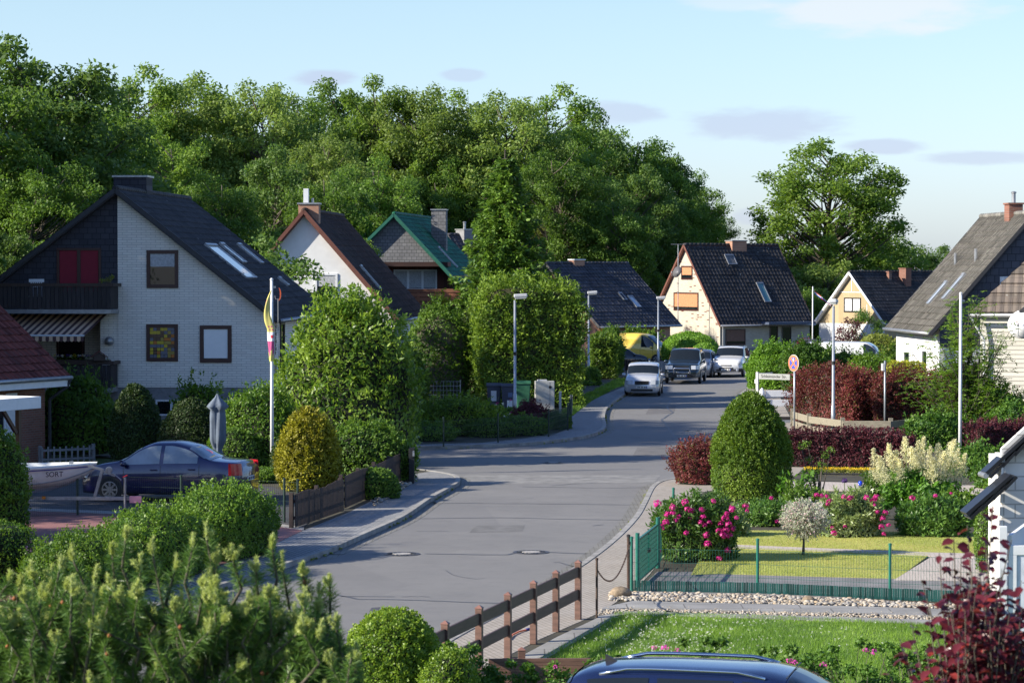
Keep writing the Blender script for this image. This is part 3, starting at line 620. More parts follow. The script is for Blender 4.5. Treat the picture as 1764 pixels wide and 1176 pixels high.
# yellow-green maples in front of the wood
for u, d, v, s, w, lab in [(932, 200, 388, 61, .8, 'yellowish tree just right of the spruce'), (1040, 203, 380, 62, 1.0, 'yellow-green tree above the chimney of the dark slate roof'), (985, 206, 410, 63, .8, 'yellow-green tree between spruce and the dark slate roof chimney')]:
    q = make_tree(lab, 11, 2.9, 'yell', .3, 60, 190, .1, .15, 'tall', .8, .95, seed=s, group='yellow-green trees before the wood'); put(q, u, d, v, 11, 0, w)
q = make_tree('leafy apple tree between the brick house roof and the white house', 8, 2.9, 'blue', .2, 60, 210, .2, .14, 'round', .6, .85, seed=71); put(q, 448, 108, 400, 8, 0, 1.15)
# the spruce
def spruce():
    rs = np.random.default_rng(5); random.seed(5)
    t = thing('spruce_tree', 'tall dark green spruce rising above the thuja hedge', 'spruce', (X(870, 117), 117, 0)); h = Z(258, 117)
    mb = MB(); mb.tube([(0, 0, 0), (0, 0, h * .5), (0, 0, h)], [.22, .14, .02], 8)
    P = []; Tn = []
    z = 1.5
    while z < h - .15:
        f = 1 - z / h; L = (.2 + 3.7 * f ** .85); nb = 11 if f > .2 else 7; off = random.random() * 6
        for i in range(nb):
            a = off + i * 2 * math.pi / nb + random.uniform(-.2, .2); Lb = L * random.uniform(.7, 1.15); dr = Vector((math.cos(a), math.sin(a), 0))
            pts = [Vector((0, 0, z)) + dr * (Lb * s) + Vector((0, 0, (-.34 * s + .22 * s * s) * Lb)) for s in (0, .33, .66, 1)]
            mb.tube(pts, [.03, .022, .015, .006], 4, cap=False)
            m = int(75 * Lb / 1.2) + 16
            s = rs.random(m) ** .7; side = rs.normal(size=m) * .22 * Lb * (1.1 - s) + rs.normal(size=m) * .04; drop = -np.abs(rs.normal(size=m)) * .16
            px = dr.x * Lb * s - dr.y * side; py = dr.y * Lb * s + dr.x * side; pz = z + (-.34 * s + .22 * s * s) * Lb + drop
            P.append(np.stack([px, py, pz], 1)); Tn.append(np.stack([dr.x * .7 - dr.y * side * 2, dr.y * .7 + dr.x * side * 2, np.full(m, -.25) + rs.normal(size=m) * .2], 1))
        z += .26 + .12 * f
    mb.build('trunk', M_bark, t); P = np.concatenate(P); Tn = np.concatenate(Tn)
    V, Q = leaf_arrays(P, rs.normal(size=P.shape) * .5 + np.array([0, 0, 1]), .24, .42, .5, T=Tn, tj=.35)
    link('crown', np_mesh('crown', V, Q, LM['spruce']), t)
spruce()
# trees to the left of the picture, whose crowns throw the long shade over the street
sh = make_tree('shade', 13, 4.2, 'dark', .34, 75, 150, .15, .3, 'round', .7, 1.4, seed=91, group='garden trees left of the picture')
SHADE = [(-27, 51, 12), (-25, 60.3, 11), (-33, 68, 12), (-27, 75, 10), (-32, 84, 13), (-29, 93, 12), (-36, 100, 13), (-34, 112, 12), (-40, 122, 14), (-38, 134, 13), (-42, 78, 14), (-41, 60, 13), (-23.5, 82, 15.5), (-23, 87.5, 16.5), (-27.5, 85, 19), (-28, 90, 18.5)]
for i, (x, y, h) in enumerate(SHADE):
    t = sh if i == 0 else copy_tree(sh); t.location = (x, y, 0); s = h / 13; t.scale = (s, s, s); t.rotation_euler = (0, 0, i * 1.7)
    t['label'] = 'leafy garden tree beyond the left edge that shades the street and gardens'
# ================================================================ HOUSES
M_brick1 = brick('pale_clinker_brick', (.79, .74, .67), (.86, .82, .75), (.52, .5, .47), .33, .085, .009, var=.06, bstr=.35)
M_brick5 = brick('cream_brick_with_red', (.43, .39, .32), (.53, .485, .4), (.39, .35, .28), .26, .08, .008, var=.05, bstr=.3)
M_brickred = brick('red_brick', (.22, .075, .045), (.30, .11, .07), (.22, .19, .16), .24, .075, .01)
M_brickpink = brick('light_red_brick', (.42, .19, .12), (.5, .25, .16), (.35, .28, .22), .24, .075, .01)
M_block = brick('white_lime_blocks', (.74, .72, .68), (.80, .78, .74), (.45, .43, .4), .5, .25, .014, var=.04, bstr=.8)
M_slate = brick('dark_slate_cladding', (.035, .036, .052), (.055, .056, .075), (.012, .012, .018), .3, .2, .012, bstr=.8)
M_slateg = brick('grey_slate_shingles', (.15, .15, .16), (.2, .2, .21), (.07, .07, .075), .27, .19, .016, bstr=.9)
M_slate7 = brick('slate_shingles_shade_blue', (.06, .065, .085), (.09, .095, .12), (.025, .025, .035), .36, .3, .016, bstr=.9)  # dark slate; its blue cast is shade put into the colour
M_plaster = plain('white_plaster', (.72, .72, .72), .85, var=.06, scale=1.5)
M_plinth = plain('grey_plinth', (.22, .22, .23), .85, var=.15)
M_siding = brick('white_siding', (.68, .65, .58), (.74, .71, .63), (.36, .34, .3), 6, .16, .02, var=.05, bstr=1.0)
M_yellow = brick('yellow_boards', (.40, .30, .17), (.47, .36, .21), (.4, .34, .25), .55, 9, .02, var=.05)
M_redbrd = brick('red_brown_boards', (.10, .025, .018), (.15, .04, .026), (.03, .01, .008), .12, 9, .012, var=.1)
T_dark = rooftile('roof_tiles_charcoal', (.036, .034, .036), (.085, .08, .075), .45)
T_brown = rooftile('roof_tiles_brown', (.065, .038, .03), (.05, .045, .04), .3)
T_green = rooftile('roof_tiles_green', (.006, .11, .06), (.03, .1, .05), .1, .6, mossamt=.25)
T_slate = rooftile('roof_tiles_slate_grey', (.050, .052, .066), (.08, .08, .085), .4)
T_mossy = rooftile('roof_tiles_dark_lichen', (.035, .033, .036), (.075, .072, .07), 1.0, warm=(.07, .06, .05))
T_grey7 = rooftile('roof_tiles_weathered_grey', (.21, .2, .18), (.15, .14, .125), .15, .9, wave=.5, mossamt=.4)
T_red = rooftile('roof_tiles_red', (.17, .045, .035), (.06, .03, .028), .1, mossamt=.5)
T_brown8 = rooftile('roof_tiles_weathered_brown', (.15, .12, .10), (.2, .18, .15), .5, .9, mossamt=.5)
M_verge = plain('verge_dark', (.04, .04, .045), .7); M_vergebr = plain('verge_red_brown', (.14, .05, .035), .7); M_vergegr = plain('verge_green', (.015, .11, .075), .5)
M_white = plain('white_paint', (.72, .73, .75), .45, var=.04); M_zinc = plain('zinc', (.34, .35, .37), .4, .6, var=.15); M_dwood = wood('dark_brown_wood', (.05, .03, .022), .6, (12, 12, 1))
M_frame_br = plain('window_frame_brown', (.045, .012, .012), .4, var=.1); M_frame_dk = plain('window_frame_dark', (.02, .018, .02), .4)
M_glass = glass('window_glass', (.008, .012, .014), .02); M_curtain = plain('net_curtain', (.42, .43, .45), .8, var=.2, scale=14); M_blindred = plain('red_blind', (.22, .012, .03), .8, var=.06)
M_blindw = plain('white_blind', (.86, .86, .86), .6, var=.02); M_blindor = plain('orange_roller_shutter', (.52, .23, .11), .6, var=.06); M_blindbr = plain('brown_roller_shutter', (.17, .085, .06), .6, var=.06)
M_balc = wood('balcony_boards_dark', (.036, .03, .032), .75, (10, 10, 1)); M_balcbr = wood('balcony_boards_brown', (.2, .075, .035), .7, (1, 10, 10))
M_sky1 = plain('roof_window_blue_glass', (.10, .22, .24), .08, var=.05, spec=.9); M_skyl = plain('roof_window_pale_glass', (.42, .48, .55), .06, var=.05, spec=.9)
M_black = plain('black', (.012, .012, .014), .6); M_blue = plain('blue_paint', (.02, .03, .25), .5)
def frame(o, x, y):
    x = Vector(x).normalized(); y = Vector(y).normalized(); z = x.cross(y).normalized(); y = z.cross(x)
    M = Matrix((x, y, z)).transposed().to_4x4(); M.translation = Vector(o); return M
def panel(name, parent, M, poly, mat, th=.12, label=None):
    b = MB(); b.prism(poly, -th, 0); return b.build(name, mat, parent, M=M, label=label)
def roof_slab(parent, M, w, s, mat, thick=.16, row=.34, name='roof', vmat=None, label=None):
    """one slope: x along the ridge 0..w, y up the slope 0..s, stepped rows of tiles"""
    b = MB(); n = max(1, round(s / row)); r = s / n
    b.box(0, w, 0, s, -thick, -.03, 1)
    nc = max(2, round(w / .3)); cw = w / nc; rt = random.Random(int(w * 100 + s * 10))
    for i in range(n):
        y0, y1 = i * r, (i + 1) * r + (.0 if i == n - 1 else .03); base = rt.uniform(-.004, .006)
        for j in range(nc):      # every tile its own face, laid a little unevenly, with a rounded rib along one side
            x0, x1 = j * cw, (j + 1) * cw; xm = x0 + cw * .62; e = base + rt.uniform(-.007, .007) + (.02 if rt.random() < .015 else 0); e2 = rt.uniform(-.008, .008); yy = y0 + e2
            zf, zb_ = .03 + e, .0 + e * .5
            b.face([(x0, yy, zf), (xm, yy, zf - .006), (xm, y1, zb_ - .006), (x0, y1, zb_)]); b.face([(xm, yy, zf - .006), (x1, yy, zf + .028), (x1, y1, zb_ + .028), (xm, y1, zb_ - .006)])
            b.face([(x0, yy, -.03), (x1, yy, -.03), (x1, yy, zf + .028), (xm, yy, zf - .006), (x0, yy, zf)])
    b.face([(0, 0, -.03), (0, 0, .03), (0, s, .01), (0, s, -.03)]); b.face([(w, 0, .03), (w, 0, -.03), (w, s, -.03), (w, s, .01)])
    return b.build(name, [mat, vmat or M_verge], parent, M=M, label=label)
def window(parent, M, cx, cy, w, h, fm, panes=1, cover=None, cover_m=None, drop=1.0, sill=None, fw=.07, pane_m=None, name='window', sashes=True, label=None):
    """window part with pane (and blind) below it; M is the wall's frame, z pointing out"""
    Mw = M @ Matrix.Translation((cx, cy, 0)); b = MB(); x, y = w / 2, h / 2
    b.box(-x, x, y - fw, y, -.02, .045); b.box(-x, x, -y, -y + fw, -.02, .045); b.box(-x, -x + fw, -y + fw, y - fw, -.02, .045); b.box(x - fw, x, -y + fw, y - fw, -.02, .045)
    for i in range(1, panes): q = -x + w * i / panes; b.box(q - fw * .7, q + fw * .7, -y + fw, y - fw, -.02, .04)
    o = b.build(name, fm, parent, M=Mw, bevel=.006, label=label)
    MB().box(-x + fw, x - fw, -y + fw, y - fw, -.015, .008).build('pane', pane_m or M_glass, o)
    if cover:
        c = MB(); hh = (h - 2 * fw) * drop
        if cover == 'shutter':
            k = max(2, int(hh / .06))
            for i in range(k): z = y - fw - hh * (i + .5) / k; c.box(-x + fw + .002, x - fw - .002, z - hh / k * .46, z + hh / k * .46, .01, .024)
        else: c.box(-x + fw + .01, x - fw - .01, y - fw - hh, y - fw - .003, .009, .016)
        c.build('blind' if cover != 'shutter' else 'roller_shutter', cover_m, o)
    if sill: MB().box(-x - .05, x + .05, -y - .05, -y - .003, 0, .12).build('sill', sill, o)
    return o
def gutter(parent, p, q, mat=None, r=.07):
    MB().tube([p, q], r, 8).build('gutter', mat or M_zinc, parent, smooth=True)
class House:
    """local x runs across the gable from the ridge line, local y along the ridge away from the front gable (y = 0)"""
    def __init__(s, label, org, rz, L, zr, wl, zl, wr, zrr, wall, roof, verge=None, ov=.35, og=.25, wallg=None, name='house', z0=0, cat='house', wall_back=True, vw=.1):
        s.t = thing(name, label, cat, (org[0], org[1], 0), rz); t = s.t; s.L, s.zr = L, zr
        s.sl, s.sr = (zr - zl) / wl, (zr - zrr) / wr; s.wl, s.wr, s.zl, s.zrr = wl, wr, zl, zrr
        xl, xr = -(wl - ov), (wr - ov); s.xl, s.xr = xl, xr
        d = .18; tl, tr_ = zr - d + xl * s.sl, zr - d - xr * s.sr
        s.front = frame((0, 0, 0), (1, 0, 0), (0, 0, 1))                        # z points to -y
        s.back = frame((0, L, 0), (-1, 0, 0), (0, 0, 1)); s.right = frame((xr, 0, 0), (0, 1, 0), (0, 0, 1)); s.left = frame((xl, L, 0), (0, -1, 0), (0, 0, 1))
        s.gp = [(xl, z0), (xr, z0), (xr, tr_), (0, zr - d), (xl, tl)]
        if wallg is not False: panel('gable_wall', t, s.front, s.gp, wallg or wall)
        panel('back_wall', t, s.back, [(-x, z) for x, z in s.gp][::-1], wall)
        panel('side_wall', t, s.right, [(.123, z0), (L - .123, z0), (L - .123, tr_), (.123, tr_)], wall); panel('side_wall', t, s.left, [(.123, z0), (L - .123, z0), (L - .123, tl), (.123, tl)], wall)
        # roof slopes: frame origin at the eave, x along ridge, y up the slope
        hl, hr = math.hypot(wl, zr - zl), math.hypot(wr, zr - zrr)
        s.Rr = frame((wr, -og, zrr), (0, 1, 0), (-wr, 0, zr - zrr)); s.Rl = frame((-wl, L + og, zl), (0, -1, 0), (wl, 0, zr - zl)); s.hl, s.hr, s.og = hl, hr, og
        roof_slab(t, s.Rr, L + 2 * og, hr - .01, roof, vmat=verge or M_verge); roof_slab(t, s.Rl, L + 2 * og, hl - .01, roof, vmat=verge or M_verge)
        r = MB()
        n = int((L + 2 * og) / .36)
        for i in range(n): y = -og + (L + 2 * og) * i / n; r.tube([(0, y, zr - .02), (0, y + (L + 2 * og) / n + .04, zr + .005)], .115, 8)
        r.build('ridge_tiles', roof, t, smooth=True)
        for y in (-og - .02, L + og + .02):
            for ex, ez in ((wr, zrr), (-wl, zl)): v = MB(); v.bar((0, y, zr - .06), (ex, y, ez - .06), .05, .15); v.build('verge_board', verge or M_verge, t)
        gutter(t, (wr + .07, -og, zrr - .04), (wr + .07, L + og, zrr - .04)); gutter(t, (-wl - .07, -og, zl - .04), (-wl - .07, L + og, zl - .04))
    def rooflight(s, side, y, x, w, l, mat=None, fm=None, label=None):
        """y = distance along the ridge from the front wall, x = horizontal distance from the ridge, l = length down the slope"""
        if side == 'r': M = s.Rr @ Matrix.Translation((y + s.og, s.hr * (1 - x / s.wr), 0))
        else: M = s.Rl @ Matrix.Translation((s.L + s.og - y, s.hl * (1 - x / s.wl), 0))
        b = MB(); b.box(-w / 2, w / 2, -l / 2, -l / 2 + .06, -.02, .1); b.box(-w / 2, w / 2, l / 2 - .1, l / 2, -.02, .12); b.box(-w / 2, -w / 2 + .06, -l / 2 + .06, l / 2 - .1, -.02, .1); b.box(w / 2 - .06, w / 2, -l / 2 + .06, l / 2 - .1, -.02, .1)
        o = b.build('roof_window', fm or M_zinc, s.t, M=M, label=label); MB().box(-w / 2 + .06, w / 2 - .06, -l / 2 + .06, l / 2 - .1, 0, .07).build('pane', mat or M_skyl, o); return o
    def chimney(s, x0, x1, y0, y1, z0, z1, mat, cap=M_zinc, pots=0, mats2=None):
        c = MB().box(-(x1 - x0) / 2, (x1 - x0) / 2, 0, z1 - z0, -(y1 - y0) / 2, (y1 - y0) / 2)
        o = c.build('chimney', mat, s.t, M=frame(((x0 + x1) / 2, (y0 + y1) / 2, z0), (1, 0, 0), (0, 0, 1)))
        h = z1 - z0; a, b_ = (x1 - x0) / 2 + .05, (y1 - y0) / 2 + .05
        MB().box(-a, a, h, h + .07, -b_, b_).build('chimney_cap', cap, o)
        for i in range(pots):
            q = (i - (pots - 1) / 2) * .32; MB().lathe([(.09, 0), (.09, .4), (.12, .42), (.12, .47), (.05, .5)], 10, M=Matrix.Translation((q, h + .07, 0)) @ Matrix.Rotation(-math.pi / 2, 4, 'X')).build('flue_pipe', M_zinc, o, smooth=False)
        return o
def rpx(s, u, u0): return (u - u0) / s
# ---- house with white brick and dark slate gable (large, left)
h1 = House('large gabled house of white brick and dark slate cladding with a boarded balcony', (-13.58, 90), math.radians(-3.5), 13, 8.74, 6.2, 4.07, 5.66, 4.25, M_brick1, T_dark, ov=.42, og=.35, wallg=False, z0=0)
F1 = h1.front; t1 = h1.t; sl1, sr1 = h1.sl, h1.sr; top = lambda x: 8.56 - (x * sr1 if x > 0 else -x * sl1)
panel('gable_wall', t1, F1, [(0, 1.9), (h1.xr, 1.9), (h1.xr, top(h1.xr)), (0, 8.56)], M_brick1, label='white brick gable wall')
panel('gable_wall', t1, F1 @ Matrix.Translation((0, 0, -.02)), [(-.62, 1.9), (-.002, 1.9), (-.002, 4.45), (-.62, 4.45)], M_brick1)
panel('slate_cladding', t1, F1 @ Matrix.Translation((0, 0, -.05)), [(h1.xl, 4.46), (-.003, 4.46), (-.003, 8.55), (h1.xl, top(h1.xl))], M_slate, label='dark slate cladding beside the brick')
panel('recess_wall', t1, F1 @ Matrix.Translation((0, 0, -1.3)), [(h1.xl, 1.9), (-.62, 1.9), (-.62, 4.45), (h1.xl, 4.45)], M_brick1)
MB().box(-.64, -.625, .15, 1.3, 1.9, 4.45).build('recess_wall', M_dwood, t1)
panel('plinth', t1, F1 @ Matrix.Translation((0, 0, -.03)), [(h1.xl, 0), (h1.xr, 0), (h1.xr, 1.895), (h1.xl, 1.895)], M_plinth)
window(t1, F1, 1.56, 5.97, 1.1, 1.3, M_frame_br, cover='curtain', cover_m=M_curtain, drop=.42, fw=.12, label='upper gable window with net curtain')
sg = window(t1, F1, 1.54, 3.44, 1.1, 1.28, M_frame_br, fw=.12, label='lower gable window with coloured glass')
rs = random.Random(3); cols = [plain('leaded_glass_' + n_, c, .3, var=.1) for n_, c in (('yellow', (.5, .38, .02)), ('orange', (.45, .14, .015)), ('grey', (.12, .13, .18)), ('ochre', (.3, .22, .04)), ('brown', (.1, .05, .03)))]
g_ = MB()
for i in range(7):
    for j in range(9):
        w_, h_ = .123, .116; x0 = -.43 + i * w_; y0 = -.52 + j * h_; k_ = rs.choice([0, 0, 1, 2, 2, 3, 4, 0])
        if rs.random() < .25 and i < 6: g_.box(x0 + .006, x0 + 2 * w_ - .006, y0 + .006, y0 + h_ - .006, .012, .016 + rs.random() * .003, k_)
        else: g_.box(x0 + .006, x0 + w_ - .006, y0 + .006, y0 + h_ - .006, .0115, .014 + rs.random() * .003, k_)
g_.build('coloured_glass', cols, sg)
window(t1, F1, 3.4, 3.4, 1.1, 1.28, M_frame_br, cover='blind', cover_m=M_blindw, drop=.98, fw=.13, label='lower gable window with white blind')
window(t1, F1 @ Matrix.Translation((0, 0, -.05)), -1.36, 5.9, 1.55, 1.6, M_frame_br, panes=2, cover='blind', cover_m=M_blindred, drop=1, fw=.09, name='balcony_door', label='balcony door with dark red blinds')
window(t1, F1 @ Matrix.Translation((0, 0, -1.3)), -1.95, 2.95, 1.0, 2.0, M_frame_br, fw=.08, name='terrace_door')
window(t1, F1 @ Matrix.Translation((0, 0, -.03)), 1.85, 1.2, 1.1, .55, M_white, panes=2, fw=.06, name='basement_window')
def boards_rail(parent, name, x0, x1, y, z0, z1, mat, n, gap=.015, cap=M_dwood, side=None):
    b = MB(); w_ = (x1 - x0) / n
    for i in range(n): b.box(x0 + i * w_ + gap / 2, x0 + (i + 1) * w_ - gap / 2, y - .02 + random.uniform(-.004, .004), y + .01, z0, z1 - random.uniform(0, .02))
    b.build(name, mat, parent)
    c = MB(); c.box(x0 - .05, x1 + .12, y - .08, y + .1, z1 + .002, z1 + .11)
    if side is not None: c.box(x1 + .0, x1 + .12, y + .11, side, z1 + .002, z1 + .11); 
    c.build('hand_rail', cap, parent)
    if side is not None:
        e = MB(); k = max(1, round((side - y) / w_))
        for i in range(k): q = (side - y) / k; e.box(x1 - .02, x1 + .01, y + .012 + i * q, y + (i + 1) * q - gap, z0, z1)
        e.build(name, mat, parent)
boards_rail(t1, 'balcony_boards', -5.6, 0.02, -1.25, 4.62, 5.38, M_balc, 38, side=-.06)
MB().box(-5.6, 0.05, -1.3, -.06, 4.46, 4.6).build('balcony_floor', M_zinc, t1)
boards_rail(t1, 'terrace_boards', -5.6, -.02, -1.1, 1.95, 2.72, M_balc, 38, side=-.06)
MB().box(-5.6, -.02, -1.15, 1.1, 1.76, 1.92).build('terrace_floor', M_plinth, t1)
h1.chimney(-1.08, .12, 4.4, 5.5, 7.6, 9.28, M_slate)
h1.rooflight('r', 4.1, 3.2, 2.3, 1.95, M_skyl, label='wide solar panel on the roof'); h1.rooflight('r', 6.9, 2.8, .9, 1.15); h1.rooflight('r', 10.9, 2.8, .8, 1.2); h1.rooflight('r', 10.5, 4.15, .5, .5)
Mr1 = h1.right
window(t1, Mr1, 3.0, 3.05, 1.0, 2.1, M_frame_dk, name='front_door', fw=.1)
lat = MB()
for i in range(10):
    for j in range(3):
        if (i + j) % 2: lat.box(1.2 + j * .12, 1.31 + j * .12, 3.0 + i * .13, 3.11 + i * .13, .0, .03)
lat.build('glass_brick_screen', M_frame_dk, t1, M=Mr1); MB().box(.75, 1.1, 2.3, 2.75, 0, .1).build('letter_box', M_frame_dk, t1, M=Mr1)
MB().tube([(h1.xr + .12, .35, 4.2), (h1.xr + .12, .35, 0)], .045, 8).build('down_pipe', M_zinc, t1)
MB().lathe([(.02, 0), (.14, .05), (.17, .17), (.1, .28), (.02, .3)], 14, c=(-.28, -.12, 3.35)).build('wall_lamp', M_zinc, t1, smooth=True)
# awning, striped, a thing of its own
aw = thing('awning', 'brown and cream striped awning with scalloped edge under the balcony', 'awning', (-13.58, 90, 0), math.radians(-3.5))
M_aw1 = plain('awning_cream', (.74, .5, .34), .85, var=.06); M_aw2 = plain('awning_brown', (.10, .05, .05), .85, var=.06)
b = MB(); n = 44; x0, x1 = -5.6, -.35
for i in range(n):
    a, c = x0 + (x1 - x0) * i / n, x0 + (x1 - x0) * (i + 1) / n; sh_ = .22
    b.face([(a - sh_ * 1.6, -2.1, 3.72), (c - sh_ * 1.6, -2.1, 3.72), (c, -.1, 4.42), (a, -.1, 4.42)], i % 2)
    b.face([(a - sh_ * 1.6, -2.12, 3.72), (c - sh_ * 1.6, -2.12, 3.72), (c - sh_ * 1.6, -2.12, 3.56), ((a + c) / 2 - sh_ * 1.6, -2.12, 3.52), (a - sh_ * 1.6, -2.12, 3.56)][::-1], i % 2)
b.build('awning_cloth', [M_aw1, M_aw2], aw); MB().tube([(x0 - .35, -2.1, 3.73), (x1 - .35, -2.1, 3.73)], .035, 8).build('front_bar', M_white, aw)
fb = bushy('flower_box', 'planter of violet and yellow flowers along the lower boarded terrace rail', 'flowers', (-13.58, 90, 2.8), [(-3.1 + i * .22, -.98, .08 + .05 * (i % 3), .14) for i in range(14)], 'privet', .05, 60, math.radians(-3.5), stems=False)
for k_, m_, s_ in (('violet_flowers', 'sage', 1), ('yellow_flowers', 'yflower', 2), ('pale_flowers', 'white', 3)):
    C = [(-3.1 + random.random() * 2.9, -1.0 + random.uniform(-.1, .1), .22, .06) for _ in range(16)]
    V, Q = clump_leaves([c[:3] for c in C], np.array([c[3] for c in C]), 14, .05, .6, .3); link(k_, np_mesh(k_, V, Q, LM[m_]), fb)
MB().box(-3.2, -.05, -1.12, -.86, -.06, .08).build('planter', M_dwood, fb)
bh = thing('bird_house', 'small bird house with a red pitched roof on the terrace rail', 'bird house', (-14.05, 88.85, 2.86), .2)
MB().prism([(-.2, 0), (.2, 0), (.2, .15), (0, .3), (-.2, .15)], -.15, .15).build('house_body', M_dwood, bh, M=frame((0, 0, 0), (1, 0, 0), (0, 0, 1)))
rb = MB(); rb.bar((-.28, 0, .12), (0, 0, .33), .4, .03, up=(0, 0, 1)); rb.bar((.28, 0, .12), (0, 0, .33), .4, .03); rb.build('pitched_roof', M_vergebr, bh)
ch = thing('garden_chair', 'white plastic garden chair whose back shows above the balcony rail', 'chair', (-13.58 - 2.72, 89.35, 4.6), 0)
cb = MB()
for i in range(6): cb.box(-.2 + i * .07, -.16 + i * .07, .2, .23, .45, .92)
cb.box(-.26, .26, .19, .24, .92, 1.03); cb.build('back_rest', M_white, ch, bevel=.01); MB().box(-.26, .26, -.24, .24, .42, .46).build('seat', M_white, ch)
for a_, c_ in ((-.22, -.2), (.22, -.2), (-.22, .2), (.22, .2)): MB().tube([(a_, c_, 0), (a_, c_, .42)], .02, 6).build('leg', M_white, ch)
bushy('pot_plant', 'small plant standing at the right end of the balcony rail', 'plant', (-13.72, 88.85, 5.5), [(0, 0, .12, .12), (.12, 0, .2, .09), (-.2, 0, .08, .1)], 'yell', .06, 70)
wd = thing('wind_spinner', 'orange crescent wind ornament on a thin rod by the white house corner', 'ornament', (X(479, 84), 84, 0)); zt = Z(512, 84)
MB().tube([(0, 0, 0), (0, 0, zt - .05)], .012, 6).build('rod', M_zinc, wd); cr = [(.1 * math.cos(a), zt + .1 + .22 * math.sin(a)) for a in np.linspace(-1.3, 1.3, 10)]; cr2 = [(.01 + .05 * math.cos(a), zt + .1 + .2 * math.sin(a)) for a in np.linspace(1.3, -1.3, 10)]
MB().prism(cr + cr2, -.02, .02).build('crescent', plain('orange_paint', (.6, .1, .03), .5), wd, M=frame((0, 0, 0), (1, 0, 0), (0, 0, 1)))
MB().tube([(-.1, 0, zt + .05), (-.08, 0, zt - .06), (.08, 0, zt - .06), (.1, 0, zt + .05)], .012, 6).build('cradle', M_zinc, wd)
# ---- white plastered house
h2 = House('white plastered house with a dark brown tiled roof and brick chimney', (-9.12, 115), math.radians(-3.5), 13, 8.56, 4.3, 3.53, 4.2, 3.72, M_plaster, T_brown, M_vergebr, og=.3)
window(h2.t, h2.front, .96, 5.25, 1.0, 1.05, M_white, cover='blind', cover_m=M_curtain, drop=.55, fw=.09, sill=M_white, label='gable window with a half lowered blind'); window(h2.t, h2.front, -1.1, 5.25, 1.0, 1.05, M_white, fw=.09)
h2.chimney(-.35, .55, .5, 1.1, 7.9, 8.82, M_brickpink, M_zinc, 0); o = [c for c in S.objects if c.name.startswith('chimney') and c.parent == h2.t][0]
MB().box(-.25, -.03, .92, 1.62, -.12, .12).build('flue_pipe', M_white, o); MB().box(.1, .2, .92, 1.2, -.05, .05).build('flue_pipe', M_zinc, o)
h2.rooflight('r', 2.2, 2.6, .5, 1.4); window(h2.t, h2.right, 1.5, 2.0, 1.0, 1.1, M_white)
MB().tube([(4.0, .0, 3.6), (3.9, -.05, 3.1), (3.86, -.05, 0)], .05, 8).build('down_pipe', M_zinc, h2.t)
# ---- green roofed house
h3 = House('house with a dark green tiled roof, grey slate gable and wooden balcony', (-6.5, 145), math.radians(-6.6), 13, 9.03, 5.6, 3.6, 5.6, 3.1, M_plaster, T_green, M_vergegr, og=.35, wallg=False)
gx = (9.03 - .18 - 6.35); Mg = h3.front
panel('slate_gable', h3.t, Mg, [(-gx / h3.sl, 6.35), (gx / h3.sr, 6.35), (0, 8.85)], M_slateg)
panel('gable_wall', h3.t, Mg @ Matrix.Translation((0, 0, -1.3)), h3.gp, M_redbrd)
MB().box(-gx / h3.sl - .5, gx / h3.sr + .6, .002, 1.28, 6.1, 6.34).build('gable_soffit', M_redbrd, h3.t)
window(h3.t, Mg @ Matrix.Translation((0, 0, -1.3)), .95, 5.36, 2.45, 1.15, M_white, panes=3, cover='blind', cover_m=M_curtain, drop=.97, fw=.09, label='white three-part balcony window with drawn curtains'); window(h3.t, Mg @ Matrix.Translation((0, 0, -1.3)), -1.3, 5.36, 1.3, 1.15, M_white, fw=.09)
bb = MB()
for i in range(5): z = 3.7 + i * .24; bb.box(-4.2, 4.2, -.1, -.06, z, z + .2)
bb.build('balcony_boards', M_balcbr, h3.t); MB().box(-4.2, 4.2, -.05, 1.28, 3.5, 3.66).build('balcony_floor', M_dwood, h3.t)
for a_ in (-4.1, -1.3, 1.3, 4.1): MB().box(a_ - .06, a_ + .06, -.05, .05, 0, 4.85).build('balcony_post', M_balcbr, h3.t)
h3.chimney(1.1, 1.95, 6.4, 7.1, 6.6, 9.35, M_slateg, M_zinc); h3.rooflight('r', 4.4, 2.3, .55, 1.6); h3.rooflight('r', 4.9, 3.5, .5, .8)
# ---- roof glimpsed left of the spruce
h3b = House('dark roofed house mostly hidden behind the spruce, only roof tip and flue showing', (X(778, 176), 176), math.radians(-50), 4, Z(404, 176), 4.3, 3.6, 4.3, 3.6, M_plaster, T_slate, og=.3)
h3b.chimney(-.3, .6, .6, 1.4, 7.6, Z(400, 176) + .15, M_plinth, M_zinc, 1)
# ---- long dark slate roof
h4 = House('low brick house under a large dark slate-grey roof', (2.52, 167), math.radians(-43.6), 6.9, 6.33, 4.5, 2.4, 4.6, 2.33, M_brickpink, T_slate, og=.5, ov=.5)
h4.chimney(-.25, .25, 1.9, 2.9, 5.9, 6.52, M_brickpink, M_white); h4.rooflight('r', 4.7, 2.9, .5, 1.1); h4.rooflight('r', 4.0, 2.5, .35, .7, M_slate)
window(h4.t, h4.right, 2.1, 1.25, 1.5, 1.2, M_frame_dk, panes=2, cover='blind', cover_m=M_curtain, drop=.3); window(h4.t, h4.right, 4.8, 1.25, 1.5, 1.2, M_frame_dk, panes=2); window(h4.t, h4.front, 2.0, 1.4, 1.1, 1.1, M_frame_dk)
